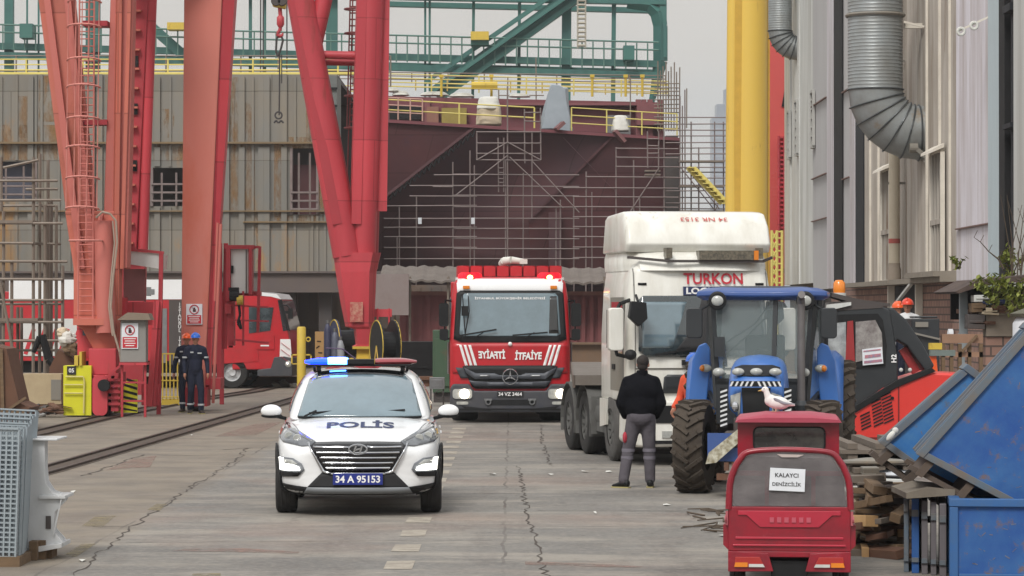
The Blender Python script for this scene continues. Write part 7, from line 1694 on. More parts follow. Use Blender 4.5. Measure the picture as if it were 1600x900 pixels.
def tractor():
    t = thing('tractor', 'blue farm tractor with big dusty lugged tyres behind the crimson cargo tricycle', 'tractor')
    # hood, local y 0 = nose
    HD = [(0.0, .30, .98, 1.34), (.08, .36, .93, 1.50), (.25, .385, .92, 1.62), (.7, .40, .95, 1.73), (1.3, .41, 1.0, 1.78)]
    q = MB(); rings = []
    for y, w, zb, zt in HD:
        rings.append([Vector((x, y, z)) for x, z in [(-w, zb), (-w * 1.02, (zb + zt) / 2), (-w * .94, zt - .10), (-w * .72, zt - .015), (0, zt + .03), (w * .72, zt - .015), (w * .94, zt - .10), (w * 1.02, (zb + zt) / 2), (w, zb)]])
    q.loft(rings); hood = q.build('bonnet', tractor_blue, t, sub=1); bake(hood); B = bvh_of(hood)
    D = lambda pts, nm, m, off=.008, par=t, solid=.01: drape(B, pts, 'front', nm, m, par, off, .08, solid)
    D([(-.17, 1.02), (-.19, 1.36), (.19, 1.36), (.17, 1.02)], 'grille', black_plastic, .012)
    D([(-.30, 1.60), (-.26, 1.50), (.26, 1.50), (.30, 1.60), (.2, 1.63), (-.2, 1.63)], 'lamp_band', black_plastic, .012)
    q = MB(); q.bx(-.33, .33, -.10, -.07, 1.375, 1.445); cb_ = q.build('chevron_bar', black_plastic, t)
    q = MB()
    for k in range(9):
        for s_ in (-1, 1):
            if k < 5: x = s_ * (.02 + k * .066); q.prism([(x, 1.38), (x + .025 * s_, 1.38), (x + .025 * s_ - .03 * s_ + .03 * s_, 1.44) if False else (x + .055 * s_, 1.44), (x + .03 * s_, 1.44)] if False else [(x + .03 * s_, 1.38), (x + .058 * s_, 1.38), (x + .028 * s_, 1.44), (x, 1.44)], 'xz', -.108, -.102)
    q.build('chevrons', chev, cb_)
    for s_ in (-1, 1):
        h_ = D([(s_ * .20, 1.30), (s_ * .33, 1.26), (s_ * .345, 1.02), (s_ * .24, .99), (s_ * .21, 1.05)], 'headlight', lens_clear, .02)
        q = MB(); q.ball((s_ * .27, .0, 1.12), (.05, .04, .07), 10, 8); q.build('reflector', chrome, h_)
        q = MB(); q.bx(s_ * .42 - .05, s_ * .42 + .05, -.06, -.04, .86, 1.36); w_ = q.build('warning_plate', black_plastic, t)
        q = MB()
        for k in range(8): q.prism([(s_ * .42 - .045, .87 + k * .06), (s_ * .42 + .045, .90 + k * .06), (s_ * .42 + .045, .925 + k * .06), (s_ * .42 - .045, .895 + k * .06)], 'xz', -.068, -.062)
        q.build('warning_stripes', chev, w_)
    for x in (-.24, 0.0, .25):
        q = MB(); q.ball((x, .10, 1.555), (.085, .05, .05), 16, 10); l_ = q.build('work_lamp', lens_clear, t, smooth='all')
    # front axle, weights, frame
    q = MB(); q.bx(-.62, .62, .55, .80, .50, .72); q.bx(-.30, .30, .05, 1.6, .55, .98); q.bx(-.40, .42, -.25, .1, .62, .82); q.bx(-.1, .6, -.3, -.1, .35, .55); q.build('front_axle', plate_dark, t, bevel=.02)
    q = MB(); q.prism([(-.62, .80), (-.30, .80), (-.30, .60), (-.62, .45)], 'xz', -.28, -.2); q.bx(-.62, .0, -.24, -.1, .45, .62); q.build('loader_bracket', roof_blue, t)
    q = MB(); q.prism([(-.64, .42), (-.60, .56), (-.16, .90), (.12, .92), (.12, .80), (-.10, .78), (-.50, .44)], 'xz', -.36, -.29); wb_ = q.build('marker_board', mat('flecked_board', (196, 194, 178), .7, c2=(112, 100, 70), scale=16, amt=1), t)
    q = MB()
    for k in range(5): q.bx(-.4 + k * .1, -.34 + k * .1, -.34, -.2, .34 - .02 * k, .44)
    q.bx(-.5, .3, -.3, -.1, .22, .30); q.build('hitch', rusty, t)
    lug_tyre(t, -.86, .72, .59, .40, -1, rz=R(-7)); lug_tyre(t, .86, .72, .59, .40, 1, rz=R(-7))
    lug_tyre(t, -.88, 3.2, .82, .48, -1, n=22); lug_tyre(t, 1.0, 3.2, .82, .48, 1, n=22)
    q = MB(); q.bx(-.7, .7, 3.05, 3.35, .65, .95); q.bx(-.35, .35, 1.5, 3.5, .6, 1.1); q.build('gearbox', plate_dark, t)
    # rear fenders
    for s_ in (-1, 1):
        q = MB(); pts = []; yc, zc = 3.2, .82
        sec = []
        for a in (165, 145, 125, 105, 90, 70, 50):
            y, z = yc + .98 * math.cos(R(a)), zc + .98 * math.sin(R(a)); sec.append((y, z))
        sec = [(2.22, .95)] + sec
        vs = []
        for y, z in sec: vs += [Vector((s_ * .60, y, z)), Vector((s_ * .98, y, z - .02)), Vector((s_ * 1.10, y + .02, z - .12))]
        q._add(vs, [(3 * i + j, 3 * i + j + 1, 3 * i + 4 + j, 3 * i + 3 + j) for i in range(len(sec) - 1) for j in range(2)]); f_ = q.build('mudguard', tractor_blue, t, smooth=True); f_.modifiers.new('s', 'SOLIDIFY').thickness = .03
        q = MB(); q.prism([(s_ * a, z) for a, z in ((1.06, 1.0), (.80, 1.0), (.74, 1.55), (.74, 1.82), (.80, 1.90), (.90, 1.86), (.99, 1.66))], 'xz', 2.08, 2.2); f2 = q.build('mudguard_face', tractor_blue, t, bevel=.02)
        q = MB(); q.ball((s_ * .80, 2.02, 1.56), (.09, .05, .055), 14, 8); l_ = q.build('indicator', lens_clear, f2, smooth='all')
        q = MB(); q.ball((s_ * .84, 1.995, 1.56), (.04, .04, .045), 10, 8); q.build('amber_lens', lens_amber, l_, smooth='all')
        q = MB(); q.ball((s_ * .58, 1.45, 1.52), (.085, .05, .06), 14, 8); q.build('work_lamp', lens_clear, t, smooth='all')
    # cab
    zb, zt = 1.05, 2.46
    q = MB()
    for s_ in (-1, 1):
        q.beam((s_ * .60, 1.55, zb), (s_ * .70, 1.72, zt), .07, .09); q.beam((s_ * .80, 2.45, zb + .2), (s_ * .76, 2.5, zt), .07, .07); q.beam((s_ * .74, 3.3, 1.3), (s_ * .68, 3.15, zt), .08, .08)
        q.beam((s_ * .60, 1.55, zb), (s_ * .80, 2.45, zb + .2), .06, .06); q.beam((s_ * .80, 2.45, 1.5), (s_ * .74, 3.3, 1.5), .06, .06)
    q.beam((-.62, 1.53, zb + .35), (.62, 1.53, zb + .35), .06, .08); q.beam((.16, 1.55, zb + .3), (.19, 1.70, zt), .06, .04); q.bx(-.62, .62, 1.5, 1.58, zb - .2, zb + .35); q.build('cab_frame', digger_black, t)
    q = MB(); q.quad((-.56, 1.55, zb + .36), (.56, 1.55, zb + .36), (.66, 1.71, zt), (-.66, 1.71, zt)); ws = q.build('windscreen', mat('clear_glass', (160, 178, 180), .04, c2=(140, 156, 158), alpha=.3, coat=1, spec=.8), t)
    q = MB(); q.quad((-.70, 3.22, 1.5), (.70, 3.22, 1.5), (.66, 3.15, zt), (-.66, 3.15, zt)); q.build('rear_window', MATS['clear_glass'], t)
    for s_ in (-1, 1):
        q = MB(); q.quad((s_ * .62, 1.60, zb + .1), (s_ * .81, 2.42, zb + .3), (s_ * .765, 2.47, zt - .05), (s_ * .71, 1.76, zt - .05)); q.build('door_glass', MATS['clear_glass'], t)
        q = MB(); q.quad((s_ * .81, 2.5, 1.55), (s_ * .76, 3.25, 1.55), (s_ * .70, 3.12, zt - .05), (s_ * .765, 2.53, zt - .05)); q.build('side_window', MATS['clear_glass'], t)
    q = MB(); q.bx(-.28, .28, 2.5, 2.65, 1.3, 2.0); q.bx(-.28, .28, 2.1, 2.6, 1.2, 1.32); q.build('seat', black_plastic, t, bevel=.04)
    q = MB(); q.ring((.0, 1.95, 1.62), .19, .018, 'y', 24, 6); q.rod((0, 1.98, 1.62), (0, 2.0, 1.2), .03); q.build('steering_wheel', black_plastic, t)
    q = MB(); q.tube([(-.5, 1.78, 1.9), (-.1, 1.85, 2.15), (.1, 1.86, 2.42)], .012, 5); q.tube([(-.5, 1.78, 1.75), (-.2, 1.9, 2.0), (.12, 1.9, 2.3)], .012, 5); q.box((.12, 1.9, 2.15), (.12, .1, .35)); q.build('cab_wiring', black_plastic, t)
    q = MB(); q.beam((-.42, 1.50, zb + .48), (.12, 1.51, zb + .50), .02, .02); q.build('wiper', black_plastic, t)
    # roof
    q = MB(); rings = []
    for z, k, kz in ((zt, .90, 0), (zt + .05, 1.0, 0), (zt + .11, .99, 0), (zt + .16, .84, .0)):
        w = .90 * k; y0, y1 = 1.50 + (1 - k) * .9, 3.35
        rings.append([Vector(p) for p in ((-w, y0 + .12, z), (-w * .7, y0 + .02, z + .01), (-w * .3, y0 + .05, z), (w * .3, y0 + .05, z), (w * .7, y0 + .02, z + .01), (w, y0 + .12, z), (w, y1 - .1, z), (w * .8, y1, z), (-w * .8, y1, z), (-w, y1 - .1, z))])
    q.loft(rings); q.build('roof', roof_blue, t, smooth=True, bevel=.015)
    q = MB(); q.prism(rrect(-.60, .60, 1.85, 3.1, .12), 'xy', zt + .158, zt + .185); q.build('roof_hatch', mat('roof_grey', (92, 96, 104), .6, c2=(74, 78, 88), scale=3), t)
    for s_ in (-1, 1):
        q = MB(); q.lathe([(.11, 0), (.125, -.03), (.10, -.04), (0, -.04)], (s_ * .60, 1.53, zt - .01), 'y', 20); rl = q.build('roof_lamp', black_plastic, t)
        q = MB(); q.ball((s_ * .60, 1.48, zt - .01), (.085, .03, .07), 16, 8); q.build('lens', lens_clear, rl, smooth='all')
        q = MB(); q.prism(rrect(s_ * .92 - .11, s_ * .92 + .11, 1.96, 2.36, .05), 'xz', 1.50, 1.60); q.beam((s_ * .72, 1.7, 2.40), (s_ * .9, 1.56, 2.3), .03, .03); q.build('wing_mirror', digger_black, t, bevel=.02)
    q = MB(); q.bx(-.64, -.50, 1.47, 1.53, 1.72, 1.98); q.build('hanging_lamp', digger_black, t)
    q = MB(); q.tube([(.55, 1.32, 1.15), (.55, 1.32, 2.42), (.55, 1.27, 2.5), (.56, 1.18, 2.53)], [.055, .052, .05, .05], 14); q.build('exhaust_pipe', mat('exhaust_grey', (112, 108, 108), .55, .4, c2=(82, 78, 76), scale=3), t, smooth=True)
    q = MB(); q.lathe([(0, .7), (.10, .72), (.11, 1.1), (.06, 1.16), (0, 1.16)], (.55, 1.32, 0), 'z', 18); q.build('silencer', digger_black, t, smooth=True)
    q = MB(); q.bx(-.92, -.66, 1.6, 2.2, .45, .55); q.bx(-.92, -.66, 1.6, 2.2, .75, .8); q.bx(.66, .92, 1.6, 2.2, .45, .55); q.build('step', plate_dark, t)
    return t
tk = tractor(); tk.location = ((1178 - 800) * 36.3 / FPX, 36.0, 0); tk.rotation_euler = (0, 0, R(-7.5)); tk.scale = (.95, 1, 1) 

# ------------------------------------------------------------------ red and black digger
def digger():
    Yd = 41.5
    t = thing('excavator', 'red excavator with black rounded cab and louvred side partly behind the blue skips', 'excavator', ((1380 - 800) * Yd / FPX, Yd, 0)); ox = t.location.x
    P = lambda px, py: ((px - 800) * Yd / FPX - ox, CAMH - (py - HORY) * Yd / FPX)
    q = MB(); q.prism([P(1316, 714), P(1316, 662), P(1328, 642), P(1380, 606), (P(1458, 582)), P(1520, 585), P(1530, 714)], 'xz', 0, 1.6); body = q.build('engine_body', digger_red, t, bevel=.04)
    q = MB(); q.prism([P(1290, 655), P(1288, 500), P(1296, 488), P(1330, 480), P(1382, 479), P(1392, 486), P(1404, 560), P(1404, 600), P(1318, 655)], 'xz', .05, 1.4); cab = q.build('cab', digger_black, t, bevel=.03)
    q = MB(); q.prism([P(1300, 492), P(1372, 490), P(1380, 500), P(1386, 540), P(1384, 572), P(1300, 578)], 'xz', .032, .046); q.build('cab_door_frame', black_plastic, cab)
    q = MB(); q.prism([P(1294, 506), P(1322, 503), P(1322, 566), P(1294, 566)], 'xz', .015, .030); w_ = q.build('window', mat('painted_reflection_pale', (176, 180, 182), .1, c2=(110, 112, 114), scale=5, amt=.9, coat=1), t)  # pale mottled colour paints white reflections onto this pane
    q = MB(); q.prism([P(1337, 503), P(1368, 500), P(1378, 520), P(1380, 556), P(1337, 566)], 'xz', .015, .030); q.build('window', mat('painted_reflection_mottled', (158, 154, 150), .1, c2=(86, 72, 72), scale=5, amt=1, coat=1), t)  # reflections painted in as light and dark mottling, not tinted glass
    q = MB(); q.prism([P(1324, 502), P(1333, 501), P(1336, 566), P(1321, 566)], 'xz', .008, .030); q.build('red_pillar', mat('pillar_red', (150, 42, 44), .5), t)
    # notice in the window
    q = MB(); a, b = P(1348, 571), P(1379, 545); q.prism([P(1348, 571), P(1380, 568), P(1378, 542), P(1347, 546)], 'xz', -.01, .006); n_ = q.build('notice', paper, t)
    q = MB(); q.prism([P(1350, 568), P(1378, 565), P(1378, 561), P(1350, 564)], 'xz', -.016, -.011); q.prism([P(1349, 550), P(1376, 547), P(1376, 545), P(1349, 548)], 'xz', -.016, -.011); q.prism([P(1351, 560), P(1376, 557), P(1376, 552), P(1351, 555)], 'xz', -.016, -.011); q.build('notice_print', mat('notice_print', (190, 120, 124), .7, c2=(120, 120, 150), scale=30, amt=1), n_)
    # arched boom
    q = MB(); pts = [P(1372, 478), P(1396, 484), P(1415, 504), P(1436, 533), P(1460, 575), P(1452, 582), P(1428, 590), P(1404, 600)]; q.prism([P(1384, 480), P(1398, 482), P(1418, 500), P(1442, 536), P(1462, 572), P(1450, 584), P(1432, 560), P(1418, 540), P(1404, 532), P(1396, 540), P(1392, 520)], 'xz', .1, .5); q.build('boom', digger_black, t, bevel=.03)
    q = MB(); q.prism([P(1318, 656), P(1316, 646), P(1400, 594), P(1455, 574), P(1462, 580), P(1400, 606)], 'xz', -.03, .02); q.build('black_moulding', black_plastic, t, bevel=.008)
    q = MB(); q.beam((P(1414, 545)[0], .3, P(0, 545)[1]), (P(1436, 582)[0], .3, P(0, 582)[1]), .12, .10, up=(0, 1, 0)); q.build('red_ram', mat('pillar_red', (150, 42, 44), .5), t)
    q = MB()
    for px, py in ((1408, 578), (1422, 578)): q.ball((P(px, py)[0], .02, P(px, py)[1]), (.03, .02, .03), 8, 6)
    q.build('bolt', clad_pale, t)
    # louvres
    q = MB()
    for j, (x0, y0, n) in enumerate(((1343, 660, 5), (1359, 655, 8), (1373, 650, 9))):
        for k in range(n): 
            xa, ya = x0 + j * 1.5 + (n - k) * .6, y0 + 10 - k * 5.2; q.prism([P(xa, ya), P(xa + 15, ya - 7), P(xa + 15, ya - 4.5), P(xa, ya + 2.5)], 'xz', -.012, -.002)
    q.build('louvre', black_plastic, body)
    q = MB(); q.prism([P(1403, 604), P(1405, 604), P(1405, 680), P(1403, 680)], 'xz', -.008, -.002); q.prism([P(1316, 684), P(1420, 682), P(1420, 685), P(1316, 687)], 'xz', -.008, -.002); q.build('panel_gap', mat('gap_dark_red', (110, 24, 24), .7), body)
    q = MB(); q.lathe([(0, -.02), (.025, -.02), (.025, 0), (0, 0)], (P(1394, 622)[0], 0, P(0, 622)[1]), 'y', 12); q.build('lock', black_plastic, body)
    lettering('H2', .075, None, text_white, t, plane=((P(1397, 560)[0], .03, P(0, 560)[1]), (0, 0, 1), (-1, 0, 0)), bold=.03)
    # roof bar with beacon
    q = MB(); q.prism([P(1296, 456), P(1346, 468), P(1392, 474), P(1392, 479), P(1340, 475), P(1296, 462)], 'xz', .1, .9); q.prism([P(1290, 482), P(1296, 474), P(1330, 470), P(1380, 476), P(1380, 481), P(1300, 486)], 'xz', .04, 1.3); rb = q.build('cab_roof', plate_dark, t)
    q = MB(); q.prism([P(1288, 490), P(1292, 476), P(1330, 472), P(1330, 477), P(1300, 484)], 'xz', .0, .04); q.build('roof_edge', clad_pale, t)
    bx_, bz_ = P(1315, 459); q = MB(); q.lathe([(0, 0), (.085, 0), (.09, .04), (.085, .15), (.05, .19), (0, .195)], (bx_, .3, bz_ + .01), 'z', 18); bo = q.build('beacon', lens_amber, t, smooth=True)
    q = MB(); q.lathe([(0, -.03), (.1, -.03), (.1, .015), (0, .015)], (bx_, .3, bz_), 'z', 16); q.build('base', clad_pale, bo)
    q = MB(); q.prism([P(1283, 500), P(1290, 500), P(1290, 540), P(1283, 540)], 'xz', -.1, -.04); q.build('wing_mirror', black_plastic, t)
    q = MB(); q.tube([(P(1300, 0)[0], .1, P(0, 458)[1]), (P(1288, 0)[0], .0, P(0, 470)[1]), (P(1285, 0)[0], -.05, P(0, 500)[1])], .015, 5); q.build('mirror_arm', black_plastic, t)
    # tracks
    for y in (.0, 1.25):
        q = MB(); q.prism(rrect(-.5, 1.45, .02, .42, .19), 'xz', y, y + .32); tr_ = q.build('track', black_plastic, t)
    return t
digger()

# ------------------------------------------------------------------ crimson cargo tricycle seen from its tailgate
def cargo_trike():
    t = thing('cargo_tricycle', 'crimson three wheeled cargo tricycle with paper notice on its mesh tailgate', 'tricycle', ((1233 - 800) * 23.6 / FPX, 23.6, 0))
    w = .50
    # bed
    q = MB(); q.bx(-w, w, 0, .03, .44, .885); q.prism([(-w, .44), (-w + .09, .38), (w - .09, .38), (w, .44)], 'xz', .0, .04); tg = q.build('tailgate', trike_red, t, bevel=.008)
    q = MB(); q.prism([(-.42, .845), (.42, .845), (.42, .80), (.35, .80), (.24, .68), (-.24, .68), (-.35, .80), (-.42, .80)], 'xz', -.014, -.002); q.bx(-.44, .44, -.012, -.002, .56, .585); q.bx(-.46, .46, -.018, -.002, .49, .51); q.build('pressed_panel', mat('trike_red_press', (176, 34, 58), .35, coat=.4), tg, bevel=.006)
    lettering('VERSO', .065, None, mat('embossed_pink', (186, 84, 100), .4), tg, plane=((.02, -.018, .815), (1, 0, 0), (0, 0, 1)), width=.34, bold=.03) if False else None
    q = MB()
    for k in range(6): q.bx(-.16 + k * .06, -.125 + k * .06, -.024, -.016, .73, .78)
    q.build('worn_embossing', mat('embossed_pink', (186, 84, 100), .4), tg)
    q = MB(); q.bx(-w, -w + .02, .03, 1.45, .42, .885); q.bx(w - .02, w, .03, 1.45, .42, .885); q.bx(-w, w, .03, 1.45, .40, .43); q.bx(-w, w, 1.43, 1.45, .42, .885); q.build('cargo_bed', trike_red, t)
    # rear lamp skirts
    for s_ in (-1, 1):
        q = MB(); q.prism([(s_ * w, .44), (s_ * .17, .42), (s_ * .13, .24), (s_ * w, .235)], 'xz', -.02, .02); q.build('lamp_skirt', trike_red, t, bevel=.006)
        q = MB(); q.prism([(s_ * .44, .385), (s_ * .24, .385), (s_ * .20, .285), (s_ * .45, .285)], 'xz', -.034, -.021); l_ = q.build('tail_light', mat('tail_red', (168, 44, 40), .25, coat=.4), t, bevel=.004)
        q = MB(); q.prism([(s_ * .20, .285), (s_ * .215, .315), (s_ * .33, .315), (s_ * .33, .285)], 'xz', -.040, -.035); q.build('reverse_lens', clad_pale, l_)
        q = MB(); q.prism([(s_ * .34, .285), (s_ * .34, .33), (s_ * .44, .33), (s_ * .45, .285)], 'xz', -.040, -.035); q.build('amber_lens', lens_amber, l_)
        q = MB(); q.beam((s_ * (w + .01), .0, .70), (s_ * (w + .01), .0, .84), .02, .03); q.ring((s_ * (w + .02), -.01, .76), .03, .008, 'x', 12, 5); q.build('latch', mat('latch_pink', (178, 96, 104), .5, .3), t)
        q = MB(); q.prism([(s_ * .50, .72), (s_ * .54, .70), (s_ * .54, .50), (s_ * .50, .45)], 'xz', .02, .3); q.build('bed_corner', trike_red, t)
        wheel(t, s_ * .43, .62, .27, .13, tyre_m, trike_red, s_, 5, .6)
    # framed plastic screen above the tailgate
    fr = [(-.495, .86), (-.485, 1.10), (-.455, 1.24), (-.405, 1.35), (-.33, 1.43), (-.1, 1.455), (.15, 1.45), (.335, 1.425), (.41, 1.345), (.46, 1.23), (.49, 1.1), (.50, .86)]
    cp_ = []
    for i in range(len(fr) - 1):
        p0, p1, p2, p3 = [Vector(fr[max(0, min(len(fr) - 1, i + j))]) for j in (-1, 0, 1, 2)]
        for k in range(4): u = k / 4; cp_.append(.5 * (2 * p1 + (p2 - p0) * u + (2 * p0 - 5 * p1 + 4 * p2 - p3) * u * u + (3 * p1 - p0 - 3 * p2 + p3) * u ** 3))
    cp_.append(Vector(fr[-1])); q = MB(); rings = []
    for i, p in enumerate(cp_):
        d = (cp_[min(i + 1, len(cp_) - 1)] - cp_[max(i - 1, 0)]).normalized(); n_ = Vector((d.y, -d.x)); rings.append([Vector((p.x + n_.x * .028 * math.cos(a), .01 + .028 * math.sin(a), p.y + n_.y * .028 * math.cos(a))) for a in [2 * math.pi * j / 10 for j in range(10)]])
    q.loft(rings); q.build('screen_frame', trike_red, t, smooth=True)
    q = MB(); q.prism([(x * .97, z - .008 if z > 1 else .89) for x, z in fr], 'xz', .012, .018); q.build('plastic_screen', mat('dusty_plastic', (104, 100, 102), .3, c2=(140, 135, 136), scale=4, amt=1, alpha=.48), t)
    q = MB(); q.bx(-.46, .46, .06, .08, 1.19, 1.24); q.bx(-.20, -.165, .06, .08, .89, 1.19); q.bx(.18, .215, .06, .08, .89, 1.19); q.build('inner_rail', trike_red, t)
    q = MB(); q.prism([(-.47, .6), (.47, .6), (.45, 1.15), (.36, 1.36), (-.36, 1.38), (-.45, 1.15)], 'xz', .12, 1.35); q.build('load_cover', mat('load_grey', (104, 98, 98), .8, c2=(66, 62, 62), scale=5, amt=1, bump=.5, fine=7), t)
    q = MB(); q.prism([(-.10, 1.41), (.12, 1.405), (.07, 1.38), (-.06, 1.38)], 'xz', -.0, .01); q.build('worn_patch', mat('worn_patch', (190, 176, 172), .6), t)
    nb = .035
    q = MB(); q.prism([(-.165, 1.05), (.125, 1.035), (.132, 1.26), (-.155, 1.275)], 'xz', -.004, .004); pn = q.build('paper_notice', paper, t)
    lettering('KALAYCI', .042, None, text_black, pn, plane=((-.02, -.007, 1.20), (1, 0, -.03), (.0, 0, 1)), width=.19, bold=.015)
    lettering('DEN\u0130ZC\u0130L\u0130K', .046, None, text_black, pn, plane=((-.02, -.007, 1.115), (1, 0, -.03), (.0, 0, 1)), width=.235, bold=.015)
    # driver cab
    q = MB(); q.prism([(-.44, .6), (-.44, 1.67), (.44, 1.67), (.44, .6)], 'xz', 1.5, 1.53)
    q.bx(-.44, -.41, 1.53, 2.5, .5, 1.66); q.bx(.41, .44, 1.53, 2.5, .5, 1.66); q.bx(-.44, .44, 2.47, 2.5, .5, 1.1); cb2 = q.build('driver_cab', trike_red, t)
    q = MB(); q.prism(rrect(-.295, .31, 1.37, 1.60, .05), 'xz', 1.485, 1.498); q.build('rear_window', mat('cab_window', (70, 68, 64), .15, c2=(34, 34, 33), scale=5, amt=1, coat=1), t)
    q = MB(); q.ring((0, 0, 0), .01, .002); q.bm.clear(); q.tube([(x, 1.485, z) for x, z in rrect(-.30, .315, 1.365, 1.605, .05) + [(.315, 1.55)]], .008, 6); q.build('window_seal', black_plastic, t)
    q = MB(); rings = []
    for y, h in ((1.38, .0), (1.42, .03), (1.9, .05), (2.55, .02), (2.58, 0)):
        rings.append([Vector((x, y, z)) for x, z in ((-.46, 1.66), (-.43, 1.69 + h * .4), (-.2, 1.71 + h), (.2, 1.71 + h), (.43, 1.69 + h * .4), (.46, 1.66))])
    q.loft(rings); q.build('cab_roof', mat('roof_faded_crimson', (164, 66, 84), .5, c2=(150, 44, 64), scale=3), t, smooth=True)
    q = MB(); q.bx(-.44, .44, 2.5, 2.52, 1.1, 1.58); q.build('windscreen', glass_dark, t)
    q = MB(); q.bx(-.42, .42, .3, 2.9, .30, .38); q.bx(-.15, .15, .05, .35, .18, .34); q.build('chassis', black_plastic, t)
    q = MB(); q.lathe([(0, -.42), (.03, -.42), (.03, .42), (0, .42)], (0, .62, .27), 'x', 10); q.ball((0, .62, .27), .1); q.build('axle', plate_dark, t)
    wheel(t, 0, 3.0, .27, .12, tyre_m, silver, 1, 5, .6); q = MB(); q.tube([(0, 3.0, .27), (0, 2.8, .7), (0, 2.65, 1.15)], .03, 8); q.prism([(2.6, .55), (3.35, .5), (3.2, .75), (2.7, .95)], 'yz', -.12, .12); q.build('fork', trike_red, t)
    return t
ct = cargo_trike(); ct.rotation_euler = (0, 0, R(-5.2)); ct.scale = (1, 1, .82)
for o_ in KIDS(ct):
    if o_.name.startswith('wheel'): o_.location.z /= .82; o_.scale = (1, 1, 1 / .82)

# ------------------------------------------------------------------ gull on the tricycle roof
def soft(name, parts, m, parent=None, vox=.02, sm=4, loc=None):
    """one continuous body fused from rounded pieces"""
    q = MB()
    for p in parts:
        if p[0] == 'b': q.ball(p[1], p[2], 14, 10, rot=p[3] if len(p) > 3 else None)
        else:
            a, b, r1, r2 = Vector(p[1]), Vector(p[2]), p[3], p[4]; q.rod(a, b, r1, r2, 12); q.ball(a, r1, 12, 8); q.ball(b, r2, 12, 8)
    o = q.build(name, m, parent, loc=loc)
    md = o.modifiers.new('r', 'REMESH'); md.mode = 'VOXEL'; md.voxel_size = vox; md.use_smooth_shade = True
    md = o.modifiers.new('s', 'SMOOTH'); md.iterations = sm; md.factor = .5
    bake(o)
    for p in o.data.polygons: p.use_smooth = True
    return o
gl = thing('seagull', 'white and grey seagull sitting on the crimson tricycle roof facing left', 'seagull', ((1212 - 800) * 25.4 / FPX, 25.4, 1.445))
feather = mat('white_plumage', (226, 224, 222), .8, c2=(210, 208, 206), scale=20)
soft('body', [('b', (0.02, 0, .085), (.125, .062, .068), (0, .12, 0)), ('b', (-.055, 0, .11), (.062, .05, .062)), ('c', (-.07, 0, .12), (-.098, 0, .205), .040, .029), ('b', (-.108, 0, .222), (.037, .030, .031)), ('b', (-.13, 0, .214), (.022, .017, .016)), ('c', (.1, 0, .08), (.19, 0, .062), .034, .012)], feather, gl, .007, 3)
wing_m = mat('grey_wing', (142, 142, 150), .8, c2=(120, 120, 128), scale=18)
for s_ in (-1, 1):
    q = MB(); q.loft([[Vector((x, s_ * (.058 + b), z + dz)) for b, dz in ((-.008, .012), (.006, 0), (-.008, -.012))] for x, z, k in ((-.035, .115, 1), (.02, .105, 1), (.09, .092, 1), (.15, .08, 1), (.20, .072, 1))])
    for v in q.bm.verts:
        if v.co.x < .1: v.co.z += (.030 if v.co.z > .11 else -.026 if v.co.z < .095 else 0); v.co.y *= 1.06
    q.build('wing', wing_m, gl, sub=2)
q = MB(); q.beam((.14, 0, .074), (.225, 0, .062), .03, .008, w2=.008); q.build('wing_tips', black_plastic, gl)
q = MB(); q.rod((-.145, 0, .214), (-.182, 0, .206), .009, .003, 8); q.build('beak', mat('beak_yellow', (204, 170, 90), .5), gl, smooth=True)
for s_ in (-1, 1):
    q = MB(); q.ball((-.122, s_ * .026, .230), .0055, 8, 6); q.build('eye', black_gloss, gl)
    q = MB(); q.rod((0.0, s_ * .025, .04), (0, s_ * .025, -.003), .006); q.prism([(0, s_ * .025 - .004), (-.045, s_ * .025 - .02), (-.048, s_ * .025 + .02), (0, s_ * .025 + .004)], 'xy', -.006, .0); q.build('leg', mat('pink_leg', (200, 160, 140), .6), gl)
gl.scale = (.86, .86, .86)
